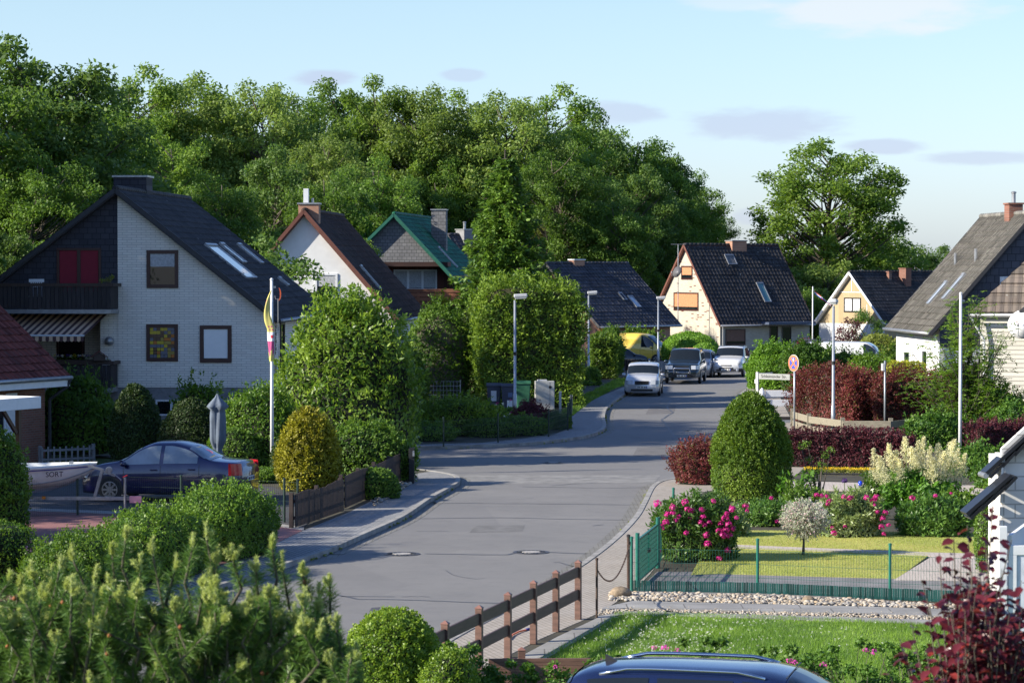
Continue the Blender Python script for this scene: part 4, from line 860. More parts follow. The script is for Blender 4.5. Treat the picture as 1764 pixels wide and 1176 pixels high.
# ---- beige brick house with the steep roof
h5 = House('cream brick house with a very steep charcoal tiled roof, gable towards the evening sun', (12.47, 187), math.radians(-57.9), 8.0, 7.7, 4.37, 2.0, 4.37, 2.0, M_brick5, T_mossy, M_vergebr, og=.22, ov=.32)
dbr = MB()
for i in range(95):
    x_ = random.uniform(-3.9, 3.9); z_ = round(random.uniform(.3, 7.2) / .08) * .08 + .01
    if z_ < 7.4 - abs(x_) * 1.31: dbr.box(x_ - .14, x_ + .14, z_, z_ + .06, 0, .006)
dbr.build('dark_bricks', M_vergebr, h5.t, M=h5.front)
window(h5.t, h5.front, .1, 5.68, 1.35, .98, M_frame_br, cover='shutter', cover_m=M_blindor, drop=.7, fw=.1, label='small gable window with an orange shutter partly down'); window(h5.t, h5.front, 0, 3.62, 3.0, 1.3, M_frame_br, cover='shutter', cover_m=M_blindor, drop=.84, fw=.1, panes=1, label='wide gable window with an orange shutter')
window(h5.t, h5.right, 1.35, 1.15, 1.75, 1.15, M_frame_br, cover='shutter', cover_m=M_blindbr, drop=.8, fw=.08); window(h5.t, h5.right, 4.75, 1.0, .75, 1.9, M_frame_br, name='front_door'); window(h5.t, h5.right, 5.9, 1.05, .85, 1.6, M_frame_dk)
MB().box(h5.xr - .1, h5.xr + 1.2, 3.4, 7.6, 2.02, 2.2).build('porch_roof', plain('porch_blue_fascia', (.05, .07, .12), .5), h5.t)
panel('plinth', h5.t, h5.right @ Matrix.Translation((0, 0, .03)), [(0, 0), (8, 0), (8, .35), (0, .35)], M_plinth, .03); MB().tube([(h5.xr + .08, .2, 1.9), (h5.xr + .08, .2, 0)], .05, 8).build('down_pipe', M_zinc, h5.t)
h5.chimney(-.4, .4, 3.8, 5.1, 7.2, 7.95, M_brickpink, M_plinth); h5.rooflight('r', 4.9, 2.65, .62, 1.75, M_sky1, M_zinc, label='tall roof window with a blue blind'); h5.rooflight('r', 3.3, .85, .8, .9, M_slateg)
# aerial and dish
ae = thing('television_aerial', 'television aerial on a mast at the left verge of the cream brick house', 'aerial', (X(1168, 184), 184, 0)); z0_, z1_ = Z(500, 184), Z(421, 184)
MB().tube([(0, 0, 2), (0, 0, z1_)], .035, 6).build('mast', M_zinc, ae); ab = MB(); ab.tube([(-.5, 0, z1_), (.55, 0, z1_)], .02, 6)
for i in range(8): ab.tube([(-.45 + i * .13, -.18, z1_), (-.45 + i * .13, .18, z1_)], .012, 4)
ab.build('antenna', M_zinc, ae)
def dish(label, p, r, az, mat, tilt=.35):
    t = thing('satellite_dish', label, 'satellite dish', p, az); Mt = Matrix.Rotation(math.pi / 2 - tilt, 4, 'X')
    MB().lathe([(r, 0), (r * .97, -.02), (r * .7, -.09 * r / .4), (r * .35, -.14 * r / .4), (.01, -.16 * r / .4), (.01, -.18 * r / .4), (r * .4, -.165 * r / .4), (r * .75, -.11 * r / .4), (r * 1.0, -.02)], 28, M=Mt).build('dish', mat, t, smooth=True)
    b = MB(); b.tube([(0, -.02, -r * .9), (0, -r * 1.1, -r * .75), (0, -r * 1.15, -.05)], .015, 6); b.box(-.03, .03, -r * 1.2, -r * 1.05, -.08, .03); b.tube([(0, .1, 0), (0, .35, -.02)], .03, 6); b.build('arm', M_zinc, t); return t
dish('dark grey satellite dish high on the cream brick gable', (X(1166, 183.2), 183.2, Z(468, 183.2)), .42, -.9, plain('dish_grey', (.12, .12, .13), .5))
# ---- yellow gable house
h6 = House('house with a yellow boarded gable and glossy charcoal tile roof', (25.48, 196), math.radians(-51.7), 9.5, 5.74, 3.7, 1.88, 3.7, 1.88, M_yellow, T_dark, M_white, og=.3, ov=.3)
panel('lower_wall', h6.t, h6.front @ Matrix.Translation((0, 0, .012)), [(h6.xl, 0), (h6.xr, 0), (h6.xr, 1.85), (h6.xl, 1.85)], M_plaster, .01)
for bx in [(x_ - .03, x_ + .03, 4.25, 4.3 + 1.3 - abs(x_) * 1.04 - .05) for x_ in (-1.25, 0, 1.25)] + [(-1.3, 1.3, 4.18, 4.24)] + [(x_ - .03, x_ + .03, 1.86, 3.3) for x_ in (-1.9, 1.6)]:
    MB().box(bx[0], bx[1], bx[2], bx[3], 0, .02).build('timber_trim', M_white, h6.t, M=h6.front)
window(h6.t, h6.front, .1, 3.25, 1.75, 1.1, M_frame_dk, panes=2, cover='blind', cover_m=M_blindw, drop=.98, fw=.1); h6.chimney(.4, 1.1, 4.7, 5.3, 4.6, 5.95, M_brickred, M_brickred); h6.chimney(.35, .6, 3.4, 3.7, 5.0, 5.7, M_brickred, M_brickred); window(h6.t, h6.right, 2, 1, 1.2, 1, M_frame_dk)
# ---- big weathered grey roof on the right
h7 = House('white house with a huge weathered grey roof and dark slate gable', (21.9, 110), math.radians(4.3), 8.2, 8.35, 4.4, 3.3, 4.4, 3.3, M_plaster, T_grey7, M_verge, og=.25, ov=.45)
panel('slate_cladding', h7.t, h7.front @ Matrix.Translation((0, 0, .05)), [(h7.xl, 2.7), (h7.xr, 2.7), (h7.xr, h7.gp[2][1] - .02), (0, 8.14), (h7.xl, h7.gp[4][1] - .02)], M_slate7, .045)
window(h7.t, h7.front @ Matrix.Translation((0, 0, .05)), -1.05, 5.4, .7, .5, M_white, cover='blind', cover_m=M_blindw, fw=.05)
h7.rooflight('l', 2.3, 2.75, .45, 1.45); h7.rooflight('l', 4.2, 3.0, .5, 1.3)
h7.chimney(-.3, .3, 2.6, 3.4, 7.9, 8.75, M_brickred, M_brickred, 1)
for y_, x_ in ((2.6, 1.75), (5.6, 1.9)): MB().tube([(-x_, y_, 8.35 - x_ * h7.sl - .1), (-x_, y_, 8.35 - x_ * h7.sl + .5)], .07, 8).build('vent_pipe', M_zinc, h7.t)
window(h7.t, h7.left, 2.2, 1.7, 1.2, 1.3, M_white); window(h7.t, h7.left, 5.6, 1.5, 1.0, 2.0, M_white, name='side_door'); window(h7.t, h7.front, -2.6, 1.4, 1.6, 1.4, M_white, panes=2)
MB().tube([(-4.2, -.1, 3.2), (-3.98, -.1, 2.8), (-3.98, -.1, 0)], .05, 8).build('down_pipe', M_white, h7.t)
# ---- brown roofed house with siding at the right edge
t8 = thing('house', 'house at the right edge with white siding and a weathered brown tiled roof', 'house', (X(1672, 95), 95, 0), math.radians(-14))
Mh = frame((0, 0, 0), (1, 0, 0), (0, 0, 1)); panel('front_wall', t8, Mh, [(.35, 0), (7, 0), (7, 4.35), (.35, 4.35)], M_siding); panel('side_wall', t8, frame((.35, 6, 0), (0, -1, 0), (0, 0, 1)), [(0, 0), (5.87, 0), (5.87, 4.35), (0, 4.35)], M_siding); panel('back_wall', t8, frame((7, 6, 0), (-1, 0, 0), (0, 0, 1)), [(0, 0), (6.5, 0), (6.5, 4.35), (0, 4.35)], M_siding)
b = MB(); k = 0
def hip(b, mi=0):
    n_ = 9; A, B, C, D = Vector((0, -.3, 4.38)), Vector((8, -.3, 4.38)), Vector((5.2, 3, 7.5)), Vector((3.1, 3, 7.5))
    for i in range(n_):
        f0, f1 = i / n_, (i + 1) / n_; p = A.lerp(D, f0), B.lerp(C, f0), B.lerp(C, f1), A.lerp(D, f1); up = Vector((0, -.03, .05)); b.face([p[0] + up, p[1] + up, p[2], p[3]]); b.face([p[0], p[1], p[1] + up, p[0] + up])
    E = Vector((0, 6.3, 4.38)); G2 = Vector((8, 6.3, 4.38))
    for i in range(n_):
        f0, f1 = i / n_, (i + 1) / n_; p = E.lerp(D, f0), A.lerp(D, f0), A.lerp(D, f1), E.lerp(D, f1); up = Vector((-.03, 0, .05)); b.face([p[0] + up, p[1] + up, p[2], p[3]]); b.face([p[0], p[1], p[1] + up, p[0] + up])
    b.face([G2, E, D, C]); b.face([B, G2, C]); b.face([A, E, G2, B])
hip(b); b.build('roof', T_brown8, t8); gutter(t8, (-.05, -.38, 4.3), (8, -.38, 4.3)); MB().tube([(0, -.36, 4.3), (.5, -.15, 3.4), (.5, -.1, 0)], .05, 8).build('down_pipe', M_white, t8)
cb = MB(); cb.prism([(1.75, 4.45), (3.5, 6.0), (5.3, 4.45)], 0, .5); cb.build('cross_gable', M_verge, t8, M=frame((0, -.35, 0), (1, 0, 0), (0, 0, 1)))
window(t8, Mh, 3.2, 2.9, .9, 1.1, M_white)
d8 = dish('large white satellite dish on the siding of the house at the right edge', (X(1762, 93.6), 93.6, Z(558, 93.6)), .55, -.45, M_white)
text_part('tele', .16, plain('dish_pink', (.6, .05, .2), .5), d8, Matrix.Translation((-.08, -.14, .06)) @ Matrix.Rotation(math.pi / 2 - .2, 4, 'X'))
# ---- red roofed house at the left edge, with its carport
h0 = House('brick bungalow with a dark red tiled roof at the left edge', (-21.0, 76.3), math.radians(-24.8), 7.4, 6.05, 4.2, 2.62, 4.2, 2.62, M_brickred, T_red, M_vergebr, og=.55, ov=.55)
Mr0 = h0.right
w0 = window(h0.t, Mr0, 4.7, 1.45, 1.2, 1.35, M_white, fw=.1, panes=1)
for x_ in (3.78, 5.62):
    s_ = MB(); s_.box(x_ - .28, x_ + .28, .72, 2.18, .002, .03)
    for i in range(20): s_.box(x_ - .22, x_ + .22, .8 + i * .066, .84 + i * .066, .03, .045)
    s_.build('window_shutter', M_white, h0.t, M=Mr0)
MB().box(4.17, 4.24, -.5, 7.9, 2.32, 2.52).build('fascia_board', M_white, h0.t); MB().tube([(4.3, 7.85, 2.55), (4.2, 7.8, 2.3), (3.75, 7.5, 1.9), (3.75, 7.5, 0)], .055, 8).build('down_pipe', M_verge, h0.t)
cp = thing('carport', 'white edged flat carport on dark brown posts beside the red roofed bungalow', 'carport', (X(70, 71), 71, 0), math.radians(-24.8))
c_ = MB(); c_.box(-3.5, 0, -6, -5.9, 2.2, 2.52); c_.box(-3.5, 0, -.1, 0, 2.2, 2.52); c_.box(-.1, 0, -5.9, -.1, 2.2, 2.52); c_.box(-3.5, -3.4, -5.9, -.1, 2.2, 2.52); c_.build('fascia', M_white, cp, bevel=.01)
MB().box(-3.4, -.1, -5.9, -.1, 2.3, 2.36).build('carport_roof', M_zinc, cp)
for a_ in (-.55, -3.2, -5.5):
    MB().box(-.42, -.3, a_ - .06, a_ + .06, 0, 2.29).build('post', M_frame_br, cp)
    bb = MB(); bb.bar((-.36, a_ - .1, 1.55), (-.36, a_ - .75, 2.24), .08, .1); bb.build('brace', M_frame_br, cp)
MB().bar((-.36, -5.7, 2.24), (-.36, -.2, 2.24), .1, .1).build('beam', M_frame_br, cp)
# ---- lime-block outbuilding with black tiled roofs at the right edge
t9 = thing('garage', 'white lime-block outbuilding with glossy black roof tiles at the right edge', 'garage', (X(1727, 47), 47, 0), math.radians(3))
M_gloss = plain('black_glazed_tiles', (.015, .016, .02), .35, var=.1, spec=.35)
Mq = frame((0, 0, 0), (1, 0, 0), (0, 0, 1)); panel('front_wall', t9, Mq, [(0, 0), (4, 0), (4, 4.2), (.55, 3.25), (0, 2.75)], M_block)
panel('side_wall', t9, frame((0, 1.0, 0), (0, -1, 0), (0, 0, 1)), [(0, 0), (.87, 0), (.87, 2.6), (0, 2.6)], M_block)
qn = MB()
for i in range(11): qn.box(-.05, .02, -.16 - .02 * (i % 2), .3, .12 + i * .24, .27 + i * .24)
qn.build('corner_blocks', M_block, t9)
def tiles(parent, p0, p1, w, n, mat, nm):
    b = MB(); p0, p1 = Vector(p0), Vector(p1); M = frame(p0, (0, 1, 0), p1 - p0); L = (p1 - p0).length
    for i in range(n):
        y0 = L * i / n; y1 = L * (i + 1) / n + .06
        for k in range(int(w / .25)): b.box(k * .25, k * .25 + .235, y0, y1, .0, .05, 0, M @ Matrix.Translation((0, y0, .05)) @ Matrix.Rotation(-.09, 4, 'X') @ Matrix.Translation((0, -y0, 0)))
    b.box(0, w, 0, L, -.06, .0, 0, M)
    return b.build(nm, mat, parent)
tiles(t9, (-.78, -.75, 1.62), (.02, -.75, 2.3), .5, 4, M_gloss, 'canopy_roof'); tiles(t9, (-.3, -.2, 2.3), (.8, -.2, 3.3), .4, 5, M_gloss, 'roof')
MB().bar((-.55, -.2, 1.62), (.0, -.2, 2.1), .1, .12).build('canopy_brace', M_dwood, t9); MB().tube([(-.33, -.2, 2.28), (-.33, .25, 2.28)], .05, 8).build('gutter', M_zinc, t9)
MB().lathe([(.09, 0), (.13, .3), (.15, .34), (.15, .36), (.02, .36)], 12, c=(.55, -.2, 2.6)).build('hanging_pot', M_black, t9)
pg = thing('side_gate', 'white framed panelled gate structure behind the purple shrub', 'gate', (X(1722, 40.5), 40.5, 0), 0)
MB().box(0, .13, -.06, .06, 0, 2.0).build('gate_post', M_white, pg, bevel=.008); MB().box(.16, 1.4, -.03, .03, 0, .12).build('bottom_rail', M_white, pg); MB().box(.16, 1.4, -.03, .03, 1.55, 1.7).build('top_rail', M_white, pg, bevel=.006); MB().box(.16, .28, -.03, .03, .12, 1.55).build('stile', M_white, pg)
MB().box(.28, 1.4, -.01, .015, .12, 1.55).build('panel', plain('pale_panel', (.6, .63, .7), .5), pg); q_ = MB(); q_.bar((.2, .05, 1.72), (1.3, 1.6, 2.15), .06, .28); q_.build('hand_rail', M_white, pg)
# ================================================================ VEHICLES
M_tyre = plain('tyre_rubber', (.018, .018, .02), .85); M_rim = plain('alloy_rim', (.42, .43, .45), .3, .8, var=.05); M_cglass = glass('car_glass', (.012, .016, .02), .03)
M_lens = plain('headlight_lens', (.42, .45, .5), .1, var=.1, scale=20, coat=.8); M_red = plain('tail_light_red', (.45, .01, .015), .2, coat=.6); M_trim = plain('black_trim', (.02, .02, .022), .45); M_plate = plain('number_plate', (.75, .75, .72), .4, var=.03); M_plateb = plain('plate_blue', (.02, .05, .35), .4)
M_chrome = plain('chrome', (.6, .6, .62), .15, 1.0, var=.03)
def paint(name, c, metal=.3, rough=.3): return plain(name, c, rough, metal, var=.03, coat=1.0)
def crv(pts):
    xs = [p[0] for p in pts]; ys = [p[1] for p in pts]
    def f(x):
        x = min(max(x, xs[0]), xs[-1])
        for i in range(len(xs) - 1):
            if x <= xs[i + 1]: break
        h = xs[i + 1] - xs[i]; t = (x - xs[i]) / h
        m = lambda j: 0 if j <= 0 or j >= len(xs) - 1 else (0 if (ys[j] - ys[j - 1]) * (ys[j + 1] - ys[j]) <= 0 else 2 * (ys[j] - ys[j - 1]) / (xs[j] - xs[j - 1]) * (ys[j + 1] - ys[j]) / (xs[j + 1] - xs[j]) / ((ys[j] - ys[j - 1]) / (xs[j] - xs[j - 1]) + (ys[j + 1] - ys[j]) / (xs[j + 1] - xs[j])))
        return ys[i] * (2 * t ** 3 - 3 * t * t + 1) + ys[i + 1] * (3 * t * t - 2 * t ** 3) + h * (m(i) * (t ** 3 - 2 * t * t + t) + m(i + 1) * (t ** 3 - t * t))
    return f
def car(label, loc, heading, body, L, Wd, top, belt, wind, rear, sidewins, wheels, wr=.31, zb=.2, lower=None, roofw=.74, cat='car', name='parked_car', rails=None, group=None, plate=True, bull=False, front=True, lamps=None, grille=None, mirror=None, tail=None, rimn=7, antenna=False, nose=None, lampround=False, glassm=None):
    M_cglass = glassm or globals()['M_cglass']
    """x forward, origin on the ground under the middle; top/belt are height curves over x"""
    T = thing(name, label, cat, loc, heading, group); ft, fb_ = crv(top), crv(belt); hl = L / 2
    nz = nose or .32
    def hw(x):      # half width in plan, rounded ends
        e = (hl - abs(x)); q = min(1, max(0, e / nz)); return Wd * (.80 + .20 * math.sin(q * math.pi / 2)) if q < 1 else Wd * (1 - .02 * (abs(x) / hl) ** 2)
    def ring(x):
        w, tz, bz = hw(x), ft(x), min(fb_(x), ft(x) - .02); gh = max(0, tz - bz - .06); rw = w - .10 - min(1, gh / .45) * (Wd - roofw - .08)
        return [(0, zb), (w * .9, zb), (w - .025, zb + .07), (w - .005, zb + .2), (w, (zb + bz) / 2 + .05), (w - .012, bz - .1), (w - .05, bz), (w - .05 - (w - .05 - rw) * .5, bz + (tz - bz) * .52), (rw, tz - .055 if gh > .1 else tz - .022), (rw - .09, tz - .012 if gh > .1 else tz - .008), (rw * .45, tz + .012), (0, tz + .02)]
    xs = [-hl + L * i / 64 for i in range(65)]; mb = MB(); rn = len(ring(0))
    for x in xs:
        R_ = ring(x); 
        for y, z in R_ + [(-y, z) for y, z in R_[-2:0:-1]]: mb.v.append((x, y, z))
    n = 2 * rn - 2
    for i in range(64):
        for j in range(n): j2 = (j + 1) % n; mb.f.append((i * n + j, i * n + j2, (i + 1) * n + j2, (i + 1) * n + j)[::-1]); mb.m.append(1 if (lower and j in (1, 2, n - 3, n - 2)) else 0)
    mb.f.append(tuple(range(n))); mb.f.append(tuple(64 * n + j for j in range(n))[::-1]); mb.m += [0, 0]
    bo = mb.build('body', [body, lower or body], T, smooth=True)
    def patch(nm, x0, x1, j0, j1, mat, off=.008, side=1, nx=10, inset=0., lab=None, par=None):
        b = MB(); cols_ = []
        for i in range(nx + 1):
            x = x0 + (x1 - x0) * i / nx; R_ = ring(x)[j0:j1 + 1]
            if inset:
                a, c = Vector(R_[0]), Vector(R_[-1]); d_ = (c - a); R_ = [tuple(Vector(p) + d_.normalized() * (inset if k == 0 else (-inset if k == len(R_) - 1 else 0))) for k, p in enumerate(R_)] if d_.length > 2.2 * inset else [tuple((a + c) / 2)] * len(R_)
            cols_.append([(x, y, z) for y, z in R_])
        for i in range(nx + 1):
            for k in range(len(cols_[0])):
                y, z = cols_[i][k][1], cols_[i][k][2]; A = ring(cols_[i][k][0]); x = cols_[i][k][0]
                ny, nzv = (1, .35) if j0 >= 5 and j1 <= 9 and not (j0 == 8) else (.25 * (y > .3), 1)
                if j0 >= 8: ny, nzv = 0, 1
                l_ = math.hypot(ny, nzv); fx = 0
                if j0 >= 8: dz = (ft(x + .01) - ft(x - .01)) / .02; fx = -dz; l_ = math.hypot(1, fx)
                b.v.append((x + fx / l_ * off, side * (y + ny / l_ * off), z + nzv / l_ * off))
        m_ = len(cols_[0])
        for i in range(nx):
            for k in range(m_ - 1):
                f_ = (i * m_ + k, i * m_ + k + 1, (i + 1) * m_ + k + 1, (i + 1) * m_ + k); b.f.append(f_[::-1] if side > 0 else f_); b.m.append(0)
        return b, nm, mat, lab
    # windscreen and rear window: both halves in one pane
    for nm, (x0, x1) in (('windscreen', wind), ('rear_window', rear)):
        if x0 is None: continue
        b1 = patch(nm, x0, x1, 8, 11, M_cglass)[0]; b2 = patch(nm, x0, x1, 8, 11, M_cglass, side=-1)[0]; k = len(b1.v); b1.v += b2.v; b1.f += [tuple(i + k for i in f) for f in b2.f]; b1.m += b2.m; b1.build(nm, M_cglass, T, smooth=True)
    for sd_ in (1, -1):
        for (x0, x1) in sidewins:
            b1, nm, mt, lb = patch('side_window', x0, x1, 6, 8, M_cglass, side=sd_, inset=.028); b1.build('side_window', M_cglass, T, smooth=True)
        for wx in wheels:
            w = hw(wx); wh = thing_part('wheel', T, (wx, sd_ * (w - .10), wr))
            My = Matrix.Rotation(-math.pi / 2 * sd_, 4, 'X')
            MB().lathe([(wr * .6, -.02), (wr * .95, -.02), (wr, .03), (wr, .08), (wr * .96, .112), (wr * .68, .118), (wr * .66, .1), (.01, .095)], 28, M=My).build('tyre', M_tyre, wh, smooth=False)
            r_ = MB(); r_.lathe([(wr * .68, .1), (wr * .68, .121), (wr * .61, .123), (wr * .6, .1)], 28, M=My); r_.lathe([(wr * .16, .1), (wr * .14, .122), (.01, .124)], 12, M=My)
            for i in range(rimn):
                a = i / rimn * 2 * math.pi; r_.bar(tuple(My @ Vector((math.cos(a) * wr * .12, math.sin(a) * wr * .12, .113))), tuple(My @ Vector((math.cos(a) * wr * .63, math.sin(a) * wr * .63, .113))), .018, wr * .16, up=tuple((My @ Vector((-math.sin(a), math.cos(a), 0)))))
            r_.build('rim', M_rim, wh)
            ar = MB(); ra = wr + .045
            k = 14; base = len(ar.v)
            for i in range(k + 1):
                a = math.pi * i / k; ar.v += [(wx + math.cos(a) * ra, sd_ * (w + .004), wr + math.sin(a) * ra * .96), (wx + math.cos(a) * ra, sd_ * (w - .15), wr + math.sin(a) * ra * .96)]
            ar.v += [(wx, sd_ * (w + .0035), wr)]
            c = len(ar.v) - 1
            for i in range(k): ar.f.append((2 * i, 2 * i + 2, c)); ar.m.append(0)
            ar.f.append((0, c, c)) if False else None
            ar.box(wx - ra, wx + ra, min(sd_ * (w + .0035), sd_ * (w - .05)), max(sd_ * (w + .0035), sd_ * (w - .05)), zb - .01, wr)
            ar.build('wheel_arch', M_trim, T)
        # mirror, handles, shut lines
        mx = mirror or (sidewins[0][1] - .05); mz = fb_(mx) + .06; m_ = MB(); m_.lathe([(.01, -.1), (.07, -.09), (.085, 0), (.07, .09), (.01, .1)], 12, M=Matrix.Translation((mx, sd_ * (hw(mx) + .07), mz)) @ Matrix.Rotation(math.pi / 2, 4, 'X') @ Matrix.Diagonal((.75, .85, 1, 1))); m_.bar((mx, sd_ * (hw(mx) - .06), mz - .05), (mx, sd_ * (hw(mx) + .05), mz - .03), .05, .03); m_.build('wing_mirror', body, T, smooth=True)
        for (x0, x1) in sidewins[:2]: MB().box(x0 + .04, x0 + .22, min(sd_ * (Wd - .012), sd_ * (Wd + .02)), max(sd_ * (Wd - .012), sd_ * (Wd + .02)), fb_(x0) - .14, fb_(x0) - .11).build('door_handle', body, T)
        sl_ = MB()
        for xx in sorted({sidewins[0][1] - .02, sidewins[0][0] - .04} | ({sidewins[1][0] - .06} if len(sidewins) > 1 else set())):
            P_ = ring(xx)[2:7]; 
            for (ya, za), (yb, zb2) in zip(P_, P_[1:]): sl_.face([(xx - .006, sd_ * (ya + .0025), za), (xx + .006, sd_ * (ya + .0025), za), (xx + .006, sd_ * (yb + .0025), zb2), (xx - .006, sd_ * (yb + .0025), zb2)])
        sl_.build('door_gap', M_trim, T)
        if rails:
            x0, x1, mt = rails; pts = []
            for i in range(13):
                x = x0 + (x1 - x0) * i / 12; R_ = ring(x)[8]; e = min(i, 12 - i) / 2; pts.append((x, sd_ * (R_[0] - .03), R_[1] + .015 + .055 * min(1, e)))
            MB().tube(pts, .022, 8).build('roof_rail', mt, T, smooth=True)
        # lamps
        lz, lh, lw = lamps or (.62, .16, .36); xf = hl
        def endpatch(nm, end, y0, y1, z0, z1, mat, par=T, th=.02):
            b = MB(); k = 5
            for i in range(k + 1):
                y = y0 + (y1 - y0) * i / k; x = endx(abs(y), end)
                for z in (z0, z1): b.v += [(x + end * th - (z == z1) * end * .03, y * sd_, z), (x - end * .06, y * sd_, z)]
            for i in range(k):
                a = 4 * i
                for q in ((0, 4, 6, 2), (1, 3, 7, 5), (0, 1, 5, 4), (2, 6, 7, 3)): b.f.append(tuple(a + v for v in q)); b.m.append(0)
            for a in (0, 4 * k): b.f.append((a, a + 2, a + 3, a + 1)); b.m.append(0)
            return b.build(nm, mat, par, bevel=.006)
        def endx(y, end):   # where the plan outline reaches half width y near the end
            x = hl
            if y <= Wd * .80: return end * (hl + .0)
            lo, hi = hl - nz, hl
            for _ in range(20):
                m2 = (lo + hi) / 2
                if hw(m2) > y: lo = m2
                else: hi = m2
            return end * lo
        if lampround:
            for yy, zz, rr in ((Wd - .2, lz, .1),): MB().lathe([(rr, 0), (rr * 1.1, .03), (rr, .05), (.01, .06)], 16, M=Matrix.Translation((hl - .06, sd_ * yy, zz)) @ Matrix.Rotation(math.pi / 2, 4, 'Y')).build('headlight', M_lens, T, smooth=True)
            MB().lathe([(.05, 0), (.05, .03), (.01, .04)], 12, M=Matrix.Translation((hl - .03, sd_ * (Wd - .3), .42)) @ Matrix.Rotation(math.pi / 2, 4, 'Y')).build('fog_lamp', M_lens, T)
        else: endpatch('headlight', 1, Wd - .06 - lw, Wd - .05, lz - lh / 2, lz + lh / 2, M_lens)
        tz, th_, tw = tail or (.85, .3, .2); endpatch('tail_light', -1, Wd - .05 - tw, Wd - .012, tz - th_ / 2, tz + th_ / 2, M_red)
    gw, gz, gh = grille or (.34, .62, .12); g_ = MB()
    for i in range(4): z = gz - gh / 2 + gh * (i + .5) / 4; g_.box(hl - .04, hl + .018, -gw, gw, z - gh * .09, z + gh * .09)
    g_.box(hl - .04, hl + .008, -gw, gw, gz - gh / 2, gz + gh / 2); g_.build('grille', M_trim, T, bevel=.005)
    MB().box(hl - .04, hl + .012, -Wd * .62, Wd * .62, zb + .05, zb + .15).build('air_intake', M_trim, T, bevel=.01)
    for e in (1, -1):
        if plate:
            p_ = MB().box(min(e * hl, e * (hl + .026)), max(e * hl, e * (hl + .026)), -.26, .26, .38 if e > 0 else .55, .49 if e > 0 else .66).build('number_plate', M_plate, T); ob = MB()
            x_ = e * (hl + .028); ob.box(min(x_, x_ + e * .001), max(x_, x_ + e * .001), *((.21, .255) if e > 0 else (-.255, -.21)), .385 if e > 0 else .555, .485 if e > 0 else .655); ob.build('plate_band', M_plateb, p_)
            gl = MB()
            for i, ww in enumerate((.04, .045, 0, .045, .04, 0, .04, .04, .035)):
                if ww: y = (.17 - i * .045) * e; gl.box(min(x_, x_ + e * .002), max(x_, x_ + e * .002), min(y - ww * .35 * e, y + ww * .35 * e), max(y - ww * .35 * e, y + ww * .35 * e), (.40 if e > 0 else .57), (.47 if e > 0 else .64))
            gl.build('plate_characters', M_trim, p_)
    return T
def thing_part(name, parent, loc):
    o = bpy.data.objects.new(name, None); S.collection.objects.link(o); o.parent = parent; o.location = loc; o.empty_display_size = .1; return o
def seat_hint(T): pass
P_silver = paint('paint_silver', (.66, .67, .69), .35, .3); P_blue = paint('paint_dark_blue', (.005, .006, .055), .05, .3); P_green = paint('paint_dark_blue_green', (.02, .035, .05), .4, .28); P_grey = paint('paint_steel_grey', (.17, .19, .23), .6, .3)
P_white = paint('paint_white', (.62, .62, .61), 0, .3); P_yel = paint('paint_yellow', (.72, .5, .06), 0, .35); P_blk = paint('paint_black', (.015, .015, .022), .2, .25); P_wag = paint('paint_deep_blue', (.012, .022, .075), .4, .22); M_lowgrey = plain('grey_bumper', (.13, .14, .15), .5)
SED = dict(top=[(-2.12, .9), (-2.0, 1.02), (-1.55, 1.06), (-1.35, 1.08), (-.65, 1.42), (-.2, 1.5), (.2, 1.49), (.5, 1.4), (1.15, 1.03), (1.6, .95), (1.95, .84), (2.12, .66)], belt=[(-2.12, .86), (-1.4, .98), (0, .95), (1.1, .9), (1.7, .85), (2.12, .62)])
pS = G(296, 872); car('dark blue four-door saloon parked side-on beside the trailer', (X(293, 66.5), 66.5, .1), math.radians(168), P_blue, 4.24, .86, SED['top'], SED['belt'], (.55, 1.12), (-1.3, -.72), [(.02, .98), (-.98, -.08)], (1.32, -1.3), .31, roofw=.6, glassm=plain('sedan_glass_reflection', (.16, .2, .24), .04, var=.25, scale=1.5, spec=1.0), tail=(.86, .3, .13), lamps=(.68, .16, .36), rimn=8)  # pale mottled glass colour stands in for bright reflections in the windows
HAT = dict(top=[(-1.98, .8), (-1.9, 1.1), (-1.6, 1.36), (-1.2, 1.48), (-.3, 1.52), (.1, 1.49), (.4, 1.4), (1.0, 1.04), (1.5, .95), (1.85, .8), (1.98, .62)], belt=[(-1.98, .75), (-1.7, .98), (0, .94), (1.0, .9), (1.6, .82), (1.98, .58)])
def at_ground(u, d): return (X(u, d), d, 0)
c1 = car('silver hatchback parked facing us at the left kerb of the far street', (X(1110, 124), 124.2, 0), math.radians(-96), P_silver, 3.96, .83, HAT['top'], HAT['belt'], (.42, .98), (-1.86, -1.55), [(.0, .92), (-.9, -.08), (-1.5, -1.0)], (1.2, -1.25), .31, zb=.2, grille=(.33, .64, .17), lamps=(.66, .2, .34), mirror=.75)
SUV = dict(top=[(-2.3, 1.0), (-2.25, 1.6), (-2.0, 1.72), (-1, 1.77), (0, 1.77), (.3, 1.72), (.95, 1.18), (1.3, 1.12), (2.0, 1.02), (2.3, .72)], belt=[(-2.3, .95), (-2, 1.12), (0, 1.08), (.95, 1.05), (2.0, .95), (2.3, .68)])
c2 = car('dark blue-green off-road car with a chrome bull bar, parked behind the silver one', (X(1182, 137.5), 137.6, 0), math.radians(-99), P_green, 4.6, .92, SUV['top'], SUV['belt'], (.32, .92), (-2.28, -2.1), [(-.05, .85), (-1.0, -.15), (-1.95, -1.1)], (1.4, -1.42), .37, zb=.32, lower=M_lowgrey, rails=(-1.8, .1, M_trim), grille=(.36, .84, .2), lamps=(.86, .2, .38), mirror=.7, roofw=.76)
